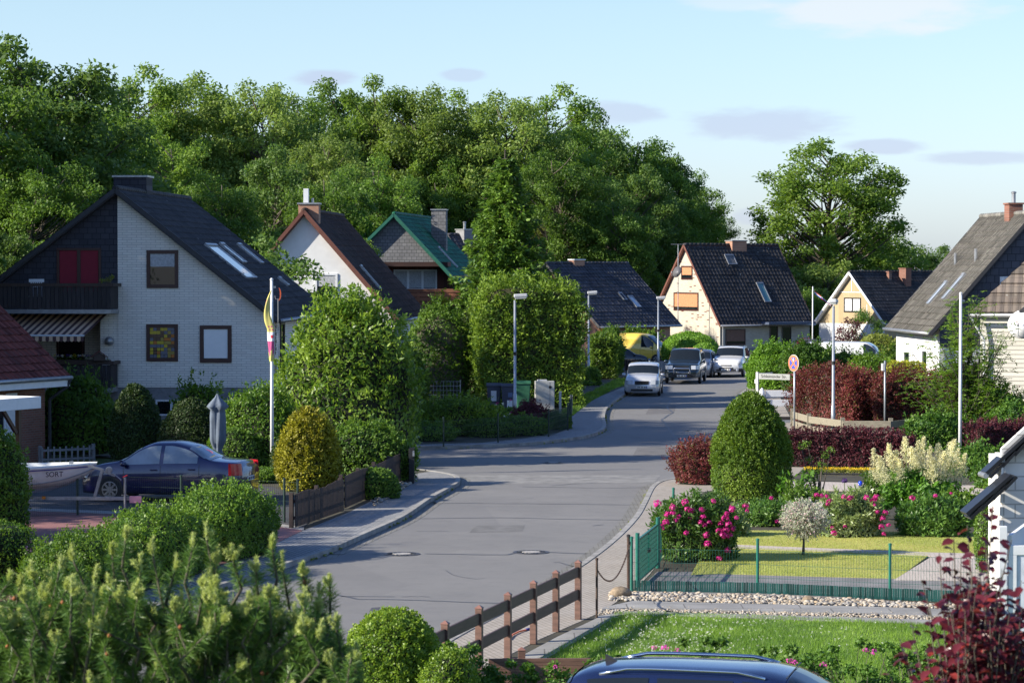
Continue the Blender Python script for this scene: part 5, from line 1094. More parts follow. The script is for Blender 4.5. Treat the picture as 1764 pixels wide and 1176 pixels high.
bu = MB(); bu.tube([(2.34, -.42, .45), (2.44, -.42, .62), (2.44, -.4, .82), (2.44, .4, .82), (2.44, .42, .62), (2.34, .42, .45)], .035, 8); bu.tube([(2.42, -.42, .6), (2.42, .42, .6)], .025, 8); bu.build('bull_bar', M_chrome, c2, smooth=True)
c3 = car('grey saloon peeking out behind the dark off-road car', (X(1211, 143.5), 145, 0), math.radians(-104), P_grey, 4.3, .87, SED['top'], SED['belt'], (.55, 1.12), (-1.3, -.72), [(.02, .98), (-.98, -.08)], (1.32, -1.3), .31, roofw=.62)
C5 = dict(top=[(-2.0, .9), (-1.95, 1.35), (-1.7, 1.55), (-1, 1.64), (-.1, 1.65), (.25, 1.58), (.85, 1.14), (1.3, 1.06), (1.8, .95), (2.0, .72)], belt=[(-2.0, .85), (-1.6, 1.06), (0, 1.0), (.9, 1.0), (1.6, .92), (2.0, .66)])
c4 = car('white small off-road hatchback with black lower bumper, parked farthest away', (X(1264, 144), 145.5, 0), math.radians(-103), P_white, 4.05, .89, C5['top'], C5['belt'], (.28, .82), (-1.93, -1.7), [(-.1, .75), (-1.05, -.2), (-1.55, -1.15)], (1.25, -1.25), .34, zb=.3, lower=M_trim, rails=(-1.5, .0, M_chrome), grille=(.4, .5, .1), lamps=(.82, .2, .3), lampround=True, mirror=.62)
MB().bar((2.03, -.3, .66), (2.03, .3, .66), .02, .05).build('nose_strip', M_chrome, c4)
VAN = dict(top=[(-2.4, 1.4), (-2.35, 1.85), (-2, 1.96), (0, 1.97), (.6, 1.92), (.95, 1.78), (1.75, 1.15), (2.2, .98), (2.4, .75)], belt=[(-2.4, 1.1), (0, 1.1), (1.5, 1.05), (2.2, .9), (2.4, .7)])
c5 = car('yellow panel van parked behind the fence by the sunlit hedge', (X(1098, 163), 163, 0), math.radians(-22), P_yel, 4.8, .95, VAN['top'], VAN['belt'], (.92, 1.68), (None, None), [(.55, 1.35)], (1.6, -1.4), .33, zb=.3, roofw=.8, lamps=(.86, .22, .34), mirror=1.25, cat='van', name='parked_van')
c6 = car('dark estate car half hidden behind the grey fence, in front of the yellow van', (X(1070, 156), 157, 0), math.radians(12), P_blk, 4.3, .86, HAT['top'], HAT['belt'], (.42, .98), (-1.86, -1.55), [(.0, .92), (-.9, -.08), (-1.5, -1.0)], (1.25, -1.25), .31)
c6.scale = (.8, .9, .84)
CAMP = dict(top=[(-2.9, 1.6), (-2.8, 2.3), (-2.4, 2.42), (0, 2.45), (1.2, 2.42), (1.7, 2.2), (2.3, 1.5), (2.75, 1.1), (2.9, .8)], belt=[(-2.9, 1.15), (0, 1.15), (1.8, 1.1), (2.6, .95), (2.9, .75)])
c7 = car('white high roofed camper van standing behind the hedge, only its roof showing', (X(1462, 138), 138, 0), math.radians(-14), P_white, 5.6, 1.0, CAMP['top'], CAMP['belt'], (1.65, 2.25), (None, None), [(1.1, 1.9)], (1.9, -1.7), .34, zb=.3, roofw=.85, cat='van', name='parked_van')
c8 = car('silver-white car behind the tall barberry hedge, only its roof showing', (X(1530, 100), 103, 0), math.radians(-8), P_silver, 4.2, .86, HAT['top'], HAT['belt'], (.42, .98), (-1.86, -1.55), [(.0, .92), (-.9, -.08), (-1.5, -1.0)], (1.25, -1.25), .31)
c8.scale = (1, 1, 1.08); c7.scale = (.8, 1, .87)
# estate car in the foreground (only its roof is in the picture)
WAG = dict(top=[(-2.35, 1.0), (-2.2, 1.22), (-2.02, 1.42), (-1.75, 1.485), (-1, 1.515), (0, 1.51), (.35, 1.46), (1.25, 1.03), (1.9, .93), (2.35, .72)], belt=[(-2.35, .9), (-1.8, 1.0), (0, .97), (1.2, .94), (2.0, .85), (2.35, .65)])
c9 = car('deep blue estate car in the foreground, its roof with silver rails and antenna fin', (X(1302, 30), 29.4, 0), math.radians(-14), P_wag, 4.75, .9, WAG['top'], WAG['belt'], (.4, 1.22), (-2.26, -2.04), [(-.1, .95), (-1.05, -.2), (-1.85, -1.15)], (1.4, -1.4), .33, rails=(-1.72, .15, M_chrome), roofw=.66)
MB().prism([(-.08, 0), (.08, 0), (-.06, .08), (-.08, .08)], -.015, .015).build('antenna_fin', M_trim, c9, M=frame((-1.7, 0, 1.5), (1, 0, 0), (0, 0, 1)))
gp = MB()
for sd_ in (1,): 
    gp.box(.38, .392, -.6, .6, 1.475, 1.483)
gp.build('roof_seam', M_trim, c9)
# ---------------------------------------------------------------- boat on its trailer
def boat():
    T = thing('small_boat', 'white open motor boat with black lettering on its trailer', 'boat', (X(163, 63) - 4.5 * .985, 62.2, .62), math.radians(4)); L = 4.5; mb = MB(); st = 22; nr = 9
    M_gel = plain('white_gelcoat', (.62, .63, .62), .25, var=.04, coat=.4)
    def sec(i):
        x = L * i / st; f = i / st; w = .82 * (1 - max(0, (f - .45) / .55) ** 2.2) + .02; keel = .0 + .55 * max(0, (f - .6) / .4) ** 2.4; sheer = .62 + .12 * f ** 2; ch = keel + (sheer - keel) * .38
        return x, w, keel, sheer, ch
    for i in range(st + 1):
        x, w, k, s_, c_ = sec(i); xx = x + .0
        prof = [(0, k), (w * .55, k + (c_ - k) * .55), (w * .84, c_), (w * .95, (c_ + s_) / 2), (w, s_ - .07), (w + .03, s_ - .06), (w + .03, s_), (w - .04, s_ + .01), (w - .1, s_ - .12), (w * .7, k + .2 if f_(i, st) < .75 else s_ - .14), (0, k + .2 if f_(i, st) < .75 else s_ - .14)]
        prof = [(max(0, y), z) for y, z in prof]
        for y, z in prof: mb.v.append((xx + (z - k) * .35 * f_(i, st) ** 3, y, z))
        for y, z in prof[-2:0:-1]: mb.v.append((xx + (z - k) * .35 * f_(i, st) ** 3, -y, z))
    n = 20
    for i in range(st):
        for j in range(n): j2 = (j + 1) % n; mb.f.append((i * n + j, (i + 1) * n + j, (i + 1) * n + j2, i * n + j2)); mb.m.append(0)
    mb.f.append(tuple(range(n))); mb.m.append(0); mb.f.append(tuple(st * n + j for j in range(n))); mb.m.append(0)
    mb.build('hull', M_gel, T, smooth=True)
    for sg in (-1,):
        b = MB(); pts = []
        for i in range(0, st + 1): x, w, k, s_, c_ = sec(i); pts.append((x + (s_ - .085 - k) * .35 * f_(i, st) ** 3, sg * (w + .006), s_ - .085))
        b.tube(pts, .012, 5); b.build('rub_strip', M_blue, T)
        b = MB(); b.tube([(x + (c_ - k) * .35 * f_(i, st) ** 3, sg * (w * .84 + .01), c_) for i in range(st + 1) for x, w, k, s_, c_ in (sec(i),)], .014, 5); b.build('spray_rail', M_zinc, T)
    text_part('SORT', .17, M_black, T, Matrix.Translation((3.62, -.69, .5)) @ Matrix.Rotation(math.radians(20), 4, 'Z') @ Matrix.Rotation(math.pi / 2, 4, 'X'), ext=.006)
    MB().box(3.9, 4.0, -.03, .03, .7, .76).build('bow_cleat', M_zinc, T)
    R_ = thing('boat_trailer', 'galvanised boat trailer with winch post, jockey wheel and pink plate', 'trailer', (X(163, 63) - 4.4, 62.2, .1), math.radians(-3)); M_galv = plain('galvanised', (.24, .25, .27), .45, .6, var=.2, scale=14)
    MB().box(.3, 5.55, -.04, .04, .40, .48).build('drawbar', M_galv, R_); fr = MB(); fr.bar((.3, -.6, .4), (3.2, -.04, .42), .05, .08); fr.bar((.3, .6, .4), (3.2, .04, .42), .05, .08); fr.box(1.0, 1.08, -.9, .9, .3, .38); fr.box(2.4, 2.48, -.4, .4, .4, .46); fr.build('chassis', M_galv, R_)
    wp = MB(); wp.bar((4.55, 0, .45), (4.75, 0, 1.15), .07, .07); wp.bar((4.75, 0, 1.12), (4.4, 0, 1.22), .06, .06); wp.bar((4.72, 0, 1.1), (5.05, 0, .98), .05, .05); wp.build('winch_post', M_galv, R_)
    MB().lathe([(.06, -.025), (.08, -.02), (.08, .02), (.06, .025)], 16, M=Matrix.Translation((4.9, 0, 1.12)) @ Matrix.Rotation(math.pi / 2, 4, 'X')).build('winch_drum', M_galv, R_); MB().tube([(5.0, -.08, 1.05), (5.2, -.1, .9), (5.22, -.18, .88)], .014, 6).build('winch_handle', M_galv, R_)
    jw = thing_part('jockey_wheel', R_, (5.3, -.1, 0)); MB().tube([(0, 0, .2), (0, 0, .95)], .03, 8).build('tube', M_galv, jw); MB().lathe([(.03, -.03), (.1, -.03), (.1, .03), (.03, .03)], 14, M=Matrix.Translation((0, 0, .1)) @ Matrix.Rotation(math.pi / 2, 4, 'X')).build('tyre', M_tyre, jw); MB().tube([(-.05, 0, .95), (.06, 0, 1.0)], .015, 6).build('crank', M_red, jw)
    MB().box(5.4, 5.68, -.06, .0, .34, .5).build('pink_plate', plain('pink', (.62, .3, .36), .5), R_); MB().box(3.3, 3.38, -.07, -.045, .42, .49).build('side_reflector', plain('amber', (.6, .2, .01), .3), R_)
    for s_ in (-1, 1):
        w_ = thing_part('wheel', R_, (.9, s_ * .95, .27)); MB().lathe([(.14, -.07), (.26, -.06), (.27, 0), (.26, .06), (.14, .07)], 20, M=Matrix.Rotation(math.pi / 2, 4, 'X')).build('tyre', M_tyre, w_); MB().lathe([(.13, -.05), (.13, .05), (.02, .06)], 16, M=Matrix.Rotation(math.pi / 2, 4, 'X')).build('rim', M_rim, w_)
def f_(i, st): return i / st
boat()
# ================================================================ STREET FURNITURE
M_pole = plain('galvanised_pole', (.36, .39, .43), .45, .5, var=.12, scale=3); M_lampg = plain('lamp_head_grey', (.50, .51, .53), .5, var=.1); M_diff = plain('lamp_diffuser', (.6, .6, .56), .3)
def lamp(label, u, d, vtop, arm, size=1.0, az=0):
    h = Z(vtop, d); t = thing('street_lamp', label, 'street lamp', (X(u, d), d, .08), az, 'street lamps along the road')
    MB().tube([(0, 0, 0), (0, 0, 1.1), (0, 0, 1.12), (0, 0, h - .3)], [.078, .075, .055, .045], 14).build('pole', M_pole, t, smooth=True)
    b = MB(); M = Matrix.Translation((arm * .2, 0, h - .18)) @ Matrix.Rotation(-.06 * (1 if arm > 0 else -1), 4, 'Y')
    b.box(-.22 * size, .30 * size, -.13, .13, -.02, .12, 0, M); b.build('lamp_head', M_lampg, t, bevel=.03)
    MB().box(-.18 * size, .26 * size, -.11, .11, -.07, -.022, 0, M).build('diffuser', M_diff, t, bevel=.015)
    MB().lathe([(.07, 0), (.07, .12)], 12, c=(0, 0, h * .52)).build('band', M_black, t); return t
lamp('tall street lamp before the thuja hedge, next to the bins', 887, 100, 507, .9); lamp('second street lamp up the left side, before the smaller thuja hedge', 1014, 137, 502, .8); lamp('farthest street lamp, beside the yellow van', 1134, 151, 511, .6)
l4 = lamp('street lamp with a weathered yellowish head on the right, above the barberry hedge', 1436, 91.5, 516, 0, .9, 1.3)
def flagpole(label, u, d, vtop, vbase=None, r=.045):
    h = Z(vtop, d); t = thing('flagpole', label, 'flagpole', (X(u, d), d, .1), 0, None)
    MB().tube([(0, 0, 0), (0, 0, h * .45), (0, 0, h - .1)], [r * 1.25, r * 1.05, r * .9], 14).build('pole', M_white, t, smooth=True); MB().lathe([(r, 0), (r * 1.1, .03), (r * .8, .06), (.01, .07)], 12, c=(0, 0, h - .1)).build('cap', M_white, t)
    MB().box(-r, r * 2.6, -.01, .01, h - .32, h - .26).build('bracket', M_zinc, t); return t
fp = flagpole('white flagpole on the left in front of the brick house, flag furled on it', 468, 75, 483)
flagpole('bare white flagpole on the right, rising out of the cream plumes', 1655, 79, 507); f3 = flagpole('slim far flagpole beside the cream brick house', 1400, 175, 495, r=.04)
def flag():
    d = 74.9; zt, zb_ = Z(500, d), Z(622, d); t = thing('flag', 'yellow and magenta advertising flag hanging furled along the left pole', 'flag', (X(468, 75), d, 0))
    rows = 46; k = 14; V = []; m = []
    mats = [plain('flag_yellow', (.6, .53, .16), .8, var=.05), plain('flag_magenta', (.42, .07, .2), .8, var=.05), plain('flag_white', (.68, .68, .72), .8), plain('flag_red', (.6, .05, .08), .8)]
    b = MB()
    for i in range(rows + 1):
        f = i / rows; z = zt + (zb_ - zt) * f; w = .02 + .19 * math.sin(min(1, f * 1.5) * math.pi * .52) * (1 - .55 * max(0, f - .45) / .55) ; off = -.13 * math.sin(min(1, f / .55) * math.pi) * (f < .55)
        for j in range(k):
            a = j / k * 2 * math.pi; rr = w * (.62 + .22 * math.sin(a * 3 + f * 7)); b.v.append((off + math.cos(a) * rr * .8, math.sin(a) * rr * .45 - .06, z))
    for i in range(rows):
        for j in range(k):
            j2 = (j + 1) % k; f = i / rows; q = j / k
            c = 0
            if .12 < f < .42 and .35 < q < .55: c = 1
            if f > .58: c = 2
            if f > .7: c = 1
            if f > .88 + .06 * math.sin(j): c = 0
            if .46 < f < .56 and j in (9, 11) and i % 2: c = 1
            if .62 < f < .66 and j in (10, 11): c = 3
            b.f.append((i * k + j, i * k + j2, (i + 1) * k + j2, (i + 1) * k + j)[::-1]); b.m.append(c)
    b.build('cloth', mats, t, smooth=True)
flag()
wn = thing('pennant', 'red, white and blue pennant streaming from the far flagpole', 'pennant', (X(1400, 175), 174.9, 0)); b = MB(); mats = [plain('pennant_red', (.55, .03, .05), .7), M_white, plain('pennant_blue', (.03, .05, .4), .7)]
p0, p1 = Vector((.1, 0, Z(503, 175))), Vector((X(1431, 175) - X(1400, 175), 0, Z(526, 175)))
for i in range(10):
    a, c = p0.lerp(p1, i / 10), p0.lerp(p1, (i + 1) / 10); 
    for k in range(3): z0 = .22 * (1 - i / 13) * (.5 - k / 3); z1 = z0 - .075 * (1 - i / 13); y = .05 * math.sin(i); y2 = .05 * math.sin(i + 1); b.face([(a.x, y, a.z + z0), (c.x, y2, c.z + z0), (c.x, y2, c.z + z1), (a.x, y, a.z + z1)], (k + i // 4) % 3)
b.build('cloth', mats, wn)
# signs
M_sor = plain('sign_orange_red', (.72, .2, .08), .35, var=.05); M_sbl = plain('sign_blue', (.06, .10, .42), .35, var=.05)
d = 95; sg = thing('no_stopping_sign', 'round no-stopping sign, blue with an orange-red ring and cross, on a thin pole', 'road sign', (X(1369, d), d, .1), math.radians(-58)); hz = Z(630, d)
MB().tube([(0, 0, 0), (0, 0, hz + .1)], .035, 10).build('pole', M_pole, sg, smooth=True); Ms = frame((0, -.045, hz), (1, 0, 0), (0, 0, 1))
MB().lathe([(.305, -.015), (.305, .0), (.28, .004)], 32, M=Ms).build('rim', M_white, sg); sf = MB().lathe([(.292, .0), (.292, .008), (.01, .008)], 32, M=Ms).build('ring', M_sor, sg)
wv = MB()
for k in range(4):
    a0 = math.pi / 4 + k * math.pi / 2; ps = [(0.035 * math.sqrt(2) * math.cos(a0 + math.pi / 4 * 1), .035 * math.sqrt(2) * math.sin(a0 + math.pi / 4))]
    for i in range(9): a = a0 + .15 + (math.pi / 2 - .3) * i / 8; ps.append((.215 * math.cos(a), .215 * math.sin(a)))
    wv.prism(ps, .0085, .0115)
wv.build('blue_field', M_sbl, sg, M=Ms); MB().prism([(-.05, .13), (0, .2), (.05, .13), (.02, .13), (.02, .06), (-.02, .06), (-.02, .13)], .0117, .013).build('white_arrow', M_white, sg, M=Ms)
d = 108; ss = thing('street_name_sign', 'grey street name sign reading Schleimünder Str. on a white post', 'street sign', (X(1305, d), d, .1), math.radians(-36)); z1 = Z(647, d)
MB().box(-.05, .05, -.05, .05, 0, z1 + .05).build('post', plain('sign_post_white', (.6, .6, .58), .5), ss, bevel=.006)
bl = MB().box(.05, 1.55, -.02, .02, z1 - .24, z1 + .0).build('name_board', plain('sign_grey', (.3, .31, .3), .5, var=.06), ss); text_part('Schleimünder Str.', .17, M_trim, bl, Matrix.Translation((.8, -.024, z1 - .115)) @ Matrix.Rotation(math.pi / 2, 4, 'X'))
MB().box(-.09, .06, -.07, -.052, z1 - .42, z1 - .25).build('small_plate', M_white, ss); bl2 = MB().box(-.02, .02, .05, 1.2, z1 - .24, z1).build('name_board', M_lampg, ss)
d = 93; sp = thing('sign_pole', 'thin pole with a sign seen edge-on, right of the weathered lamp', 'sign pole', (X(1525, d), d, .1)); h = Z(626, d)
MB().tube([(0, 0, 0), (0, 0, h)], .035, 10).build('pole', M_pole, sp, smooth=True); MB().box(-.11, -.035, -.2, .2, h - .35, h - .1).build('sign_back', M_lampg, sp)
# bench, white gate
d = 106; wg = thing('white_gate', 'white two-board garden gate by the street name sign', 'gate', (X(1311, d), d, .1), math.radians(4)); MB().lathe([(.12, 0), (.12, .85), (.06, 1.0), (.02, 1.05)], 12, c=(.05, 0, 0)).build('rounded_post', M_white, wg)
for z0 in (.3, .68): MB().box(.2, 1.5, -.03, .03, z0, z0 + .26).build('board', M_white, wg, bevel=.008)
MB().box(1.45, 1.57, -.06, .06, 0, 1.0).build('post', M_white, wg)
d = 104; wb = thing('timber_edging', 'dark timber step edging below the white gate', 'edging', (X(1320, 100), 100, .1), .05); MB().box(0, 1.3, -.06, .06, 0, .22).build('beam', M_balc, wb); MB().box(.2, 1.5, -.35, -.2, 0, .1).build('beam', M_pole, wb)
d = 112; bn = thing('blue_bench', 'blue slatted bench between the hedge and the barberry', 'bench', (X(1508, d), d, 0), -.08)
for i in range(2): MB().box(-.75, .75, -.02, .02, 1.05 + i * .17, 1.17 + i * .17).build('back_slat', M_blue, bn, bevel=.008)
MB().box(-.75, .75, -.5, -.05, .7, .75).build('seat', M_blue, bn)
for x_ in (-.65, .65): MB().box(x_ - .03, x_ + .03, -.45, .03, 0, .7).build('leg', M_black, bn); MB().box(x_ - .03, x_ + .03, .021, .06, .7, 1.35).build('back_post', M_black, bn)
d = 150; cn = thing('garden_canopy', 'dark slanted canopy roof above the hedge beside the camper van', 'canopy', (X(1420, d), d, 0), -.1)
MB().prism([(-1.4, -.12), (1.6, -.12), (1.5, .12), (-1.1, .3)], 0, 2.4).build('canopy_cloth', M_slate7, cn, M=frame((0, 0, Z(592, d)), (1, 0, 0), (0, 0, 1)))
for x_ in (-1.2, 1.3): MB().box(x_ - .05, x_ + .05, -.1, 0, 0, 1.7).build('post', M_white, cn)
# bins and cabinet
def bin_(label, u, v_, mat, w=.58, h=1.07, az=0., d=107):
    t = thing('wheelie_bin', label, 'rubbish bin', (X(u, d), d, .1), az, 'wheelie bins by the thuja hedge'); b = MB(); k = w / 2
    P = [(-k * .78, -k * .8, 0), (k * .78, -k * .8, 0), (k * .78, k * .8, 0), (-k * .78, k * .8, 0), (-k, -k * 1.1, h), (k, -k * 1.1, h), (k, k * 1.1, h), (-k, k * 1.1, h)]; b.v = P; b.f = [(3, 2, 1, 0), (4, 5, 6, 7), (0, 1, 5, 4), (1, 2, 6, 5), (2, 3, 7, 6), (3, 0, 4, 7)]; b.m = [0] * 6
    b.build('container', mat, t, bevel=.03); MB().prism([(-k * 1.2, 0), (k * 1.15, 0), (k * 1.15, .05), (0, .14), (-k * 1.2, .06)], -k * 1.06, k * 1.06).build('lid', mat, t, M=frame((0, 0, h + .002), (0, 1, 0), (0, 0, 1)), bevel=.01)
    for s_ in (-1, 1): MB().lathe([(.02, -.03), (.1, -.03), (.1, .03), (.02, .03)], 14, M=Matrix.Translation((s_ * k * .92, k, .1)) @ Matrix.Rotation(math.pi / 2, 4, 'Y')).build('wheel', M_tyre, t)
    return t
M_bind = plain('bin_anthracite', (.05, .055, .085), .55); M_bing = plain('bin_green', (.03, .13, .07), .55)
b1 = bin_('dark wheelie bin with a tall white sticker, leftmost of the bins', 851, 0, M_bind); MB().box(-.12, .1, -.25, -.238, .5, .92).build('sticker', M_white, b1, M=Matrix.Rotation(.081, 4, 'X'))
lines = MB()
for i in range(4): lines.box(-.1 + i * .05, -.085 + i * .05, -.253, -.2505, .55, .88)
lines.build('sticker_print', M_lampg, b1, M=Matrix.Rotation(.081, 4, 'X'))
b2 = bin_('dark wheelie bin with two small stickers, between the other bins', 876, 0, M_bind, d=106.6); MB().box(-.06, .16, -.25, -.238, .25, .55).build('sticker', M_white, b2, M=Matrix.Rotation(.081, 4, 'X')); MB().box(-.02, .16, -.25, -.238, .68, .86).build('sticker', plain('sticker_blue', (.1, .14, .25), .5), b2, M=Matrix.Rotation(.081, 4, 'X'))
bin_('green wheelie bin beside the grey cabinet', 901, 0, M_bing, .62, 1.12, d=108)
cbx = thing('utility_cabinet', 'light grey utility cabinet with a round black badge', 'utility cabinet', (X(938, 109), 109, .1), math.radians(6)); MB().box(-.4, .4, -.18, .18, 0, 1.2).build('housing', plain('cabinet_grey', (.44, .44, .42), .5, var=.08), cbx, bevel=.02); MB().box(-.3, .1, -.1, .1, 1.2, 1.26).build('vent_hood', M_lampg, cbx, bevel=.015); MB().lathe([(.06, 0), (.06, .006), (.01, .006)], 20, M=frame((.22, -.18, .95), (1, 0, 0), (0, 0, 1))).build('badge', M_black, cbx); MB().box(.2, .208, -.184, -.18, .1, 1.15).build('door_gap', M_trim, cbx)
for u_, lab in ((965, 'short grey post right of the cabinet'), (984, 'small pale wooden post at the corner of the pavement')):
    tp_ = G(u_, 712, .1); MB_o = thing('short_post', lab, 'post', (tp_.x, tp_.y, .1)); MB().box(-.05, .05, -.05, .05, 0, .85 if u_ < 980 else .7).build('post', M_pole if u_ < 980 else M_kerb, MB_o, bevel=.006); MB().box(-.06, .06, -.06, .06, .85 if u_ < 980 else .7, .9 if u_ < 980 else .74).build('cap', M_pole, MB_o)
# ================================================================ FENCES
M_grnw = plain('fence_wire_green', (.015, .09, .07), .45, var=.1); M_grnp = plain('fence_post_green', (.012, .13, .095), .4, var=.1); M_dkgrn = plain('fence_dark_green', (.008, .03, .022), .5)
def wire_fence(label, pts, h, mat, pmat, z=.1, dx=.05, dz=.2, group=None, post_h=None, wr_=.0022, pr=.028, name='wire_mesh_fence'):
    t = thing(name, label, 'fence', (pts[0][0], pts[0][1], z), 0, group); o = Vector((pts[0][0], pts[0][1], 0)); P = [Vector((p[0], p[1], 0)) - o for p in pts]
    for i, (a, b) in enumerate(zip(P, P[1:])):
        w = MB(); L = (b - a).length; n = max(1, int(L / dx)); t_ = (b - a).normalized()
        for k in range(1, n): q = a + t_ * (L * k / n); w.box(q.x - wr_, q.x + wr_, q.y - wr_, q.y + wr_, .03, h)
        m = int(h / dz)
        for k in range(m + 1): zz = .04 + (h - .04) * k / m; w.bar((a.x, a.y, zz), (b.x, b.y, zz), wr_ * 2.6, wr_ * 2.6)
        w.build('mesh_panel', mat, t)
    for p in P: b = MB(); b.tube([(p.x, p.y, 0), (p.x, p.y, (post_h or h + .03))], pr, 10); b.lathe([(pr * 1.15, 0), (pr * 1.15, .035), (.005, .045)], 10, c=(p.x, p.y, (post_h or h + .03) - .005)); b.build('post', pmat, t, smooth=False)
    return t
fr = g2([(1088, 1018), (1305, 1022), (1533, 1032), (1764, 1041), (1990, 1050)], .1)
wf = wire_fence('low green wire mesh fence with posts along the garden right of the street', fr, .78, M_grnw, M_grnp, group=None, post_h=.97)
st_ = thing('privacy_slat_strip', 'dark green slatted strip along the foot of the wire fence', 'fence strip', (fr[0][0], fr[0][1], .1)); sb = MB(); gm = [plain('slat_green_dark', (.008, .055, .045), .5), plain('slat_green_mid', (.015, .09, .075), .5), plain('slat_green_light', (.03, .13, .11), .5)]
for a, b_ in zip(fr, fr[1:]):
    a, b_ = Vector(a), Vector(b_); L = (b_ - a).length; n = int(L / .042)
    for k in range(n): q = a.lerp(b_, (k + .5) / n) - Vector(fr[0]); e = random.uniform(-.006, .006); sb.box(q.x - .017, q.x + .017, q.y - .035 + e, q.y - .015 + e, .0, .205 + random.uniform(-.004, .004), random.choice([0, 0, 1, 1, 2]))
sb.build('slats', gm, st_)
ga = G(1098, 1010, .1); gb = G(1133, 978, .1); gt = thing('garden_gate', 'green garden gate between two posts at the pavement edge', 'gate', (ga.x, ga.y, .1), math.atan2(gb.y - ga.y, gb.x - ga.x)); Lg = (gb - ga).length
for x_ in (0, Lg): MB().tube([(x_, 0, 0), (x_, 0, 1.0)], .04, 10).build('gate_post', M_grnp, gt)
MB().box(.06, Lg - .06, -.02, .02, .84, .88).build('top_rail', M_grnp, gt); MB().box(.06, Lg - .06, -.02, .02, .08, .12).build('bottom_rail', M_grnp, gt); gm_ = MB(); n = int((Lg - .1) / .05)
for k in range(n): x_ = .06 + (Lg - .12) * k / n; gm_.box(x_, x_ + .009, -.005, .005, .121, .839)

for k in range(1, 8): gm_.box(.06, Lg - .06, -.004, .004, .12 + k * .09, .127 + k * .09)
gm_.build('infill_bars', M_grnw, gt); MB().box(Lg * .5 - .02, Lg * .5 + .02, -.03, .03, .121, .839).build('middle_bar', M_grnp, gt); MB().box(Lg * .42, Lg * .5, -.06, -.021, .5, .56).build('lock', M_black, gt)
fe = g2([(1135, 976), (1147, 950), (1160, 915)], .1); wire_fence('short run of green wire fence going away beside the peony bush', fe, .8, M_grnw, M_grnp, post_h=.95)
# brown composite rail fence
M_wpc = wood('brown_composite', (.17, .09, .066), .6, (1, 1, 8)); M_wpcd = wood('brown_composite_rail', (.085, .045, .038), .6, (1, 8, 8)); M_wpct = plain('post_cap_brown', (.22, .11, .085), .5)
px_ = [(767, 1189), (824, 1157), (875, 1130), (920, 1106), (961, 1085), (996, 1064)]; bp = [G(u, v, .12) for u, v in px_]
a0, a5 = bp[0], bp[-1]; dirv = (a5 - a0); Lf = dirv.length; bf = thing('rail_fence', 'brown two-rail fence with square posts between the pavement and the front lawn', 'fence', (a0.x, a0.y, .12), math.atan2(dirv.y, dirv.x)); n = 5; xs_ = [(p - a0).dot(dirv.normalized()) for p in bp]
xs_ = [xs_[0] - 1.5] + xs_
for x_ in xs_: MB().box(x_ - .05, x_ + .05, -.05, .05, -.02, .93).build('post', M_wpc, bf, bevel=.004); MB().lathe([(.078, 0), (.078, .012), (.01, .05)], 4, M=Matrix.Translation((x_, 0, .932)) @ Matrix.Rotation(math.pi / 4, 4, 'Z')).build('post_cap', M_wpct, bf)
for a, b_ in zip(xs_, xs_[1:]):
    for z0 in (.32, .70): MB().box(a + .052, b_ - .052, -.018, .018, z0, z0 + .17).build('rail', M_wpcd, bf, bevel=.004)
pn = G(843, 1160, .1); pf = thing('ribbed_board_fence', 'low ribbed brown board fence end with one short post beside the roses', 'fence', (pn.x, 36.6, .1), math.radians(2)); b = MB()
zt_ = Z(1136, 36.6) - .1
for k in range(9): b.box(0, 1.6, -.02, .02 - (k % 2) * .008, zt_ - .05 * (k + 1) + .004, zt_ - .05 * k)
b.build('boards', M_wpc, pf); MB().box(.42, .52, .03, .13, 0, zt_ + .1).build('post', M_wpc, pf); MB().lathe([(.078, 0), (.078, .012), (.01, .05)], 4, M=Matrix.Translation((.47, .08, zt_ + .1)) @ Matrix.Rotation(math.pi / 4, 4, 'Z')).build('post_cap', M_wpct, pf)
# chain between rusty post and corner post
cpa = G(1028, 1064, .12); cpb = G(1086, 1020, .1); M_rust = plain('rusty_steel', (.06, .035, .025), .8, var=.4, scale=20)
cpst = thing('chain_post', 'thin dark steel post that holds the chain at the corner of the lawn', 'post', tuple(cpa)); MB().tube([(0, 0, 0), (0, 0, .98)], .02, 8).build('post', M_rust, cpst); MB().lathe([(.026, 0), (.026, .03), (.005, .04)], 8, c=(0, 0, .98)).build('cap', M_rust, cpst)
cp2 = thing('corner_post', 'dark post with a black cap at the left end of the green fence', 'post', (cpb.x - .04, cpb.y - .06, .1)); MB().tube([(0, 0, 0), (0, 0, 1.02)], .028, 8).build('post', M_rust, cp2); MB().lathe([(.034, 0), (.034, .04), (.005, .05)], 8, c=(0, 0, 1.02)).build('cap', M_black, cp2)
chn = thing('chain', 'sagging chain across the garden entrance', 'chain', (0, 0, 0)); b = MB(); A, B = Vector((cpa.x, cpa.y, .95)), Vector((cpb.x, cpb.y, 1.02)); K = 60
for i in range(K):
    t0, t1 = i / K, (i + .8) / K; q = lambda t: A.lerp(B, t) - Vector((0, 0, 4 * .42 * t * (1 - t))); b.bar(q(t0), q(t1), .012 if i % 2 else .03, .03 if i % 2 else .012)
b.build('links', M_rust, chn)
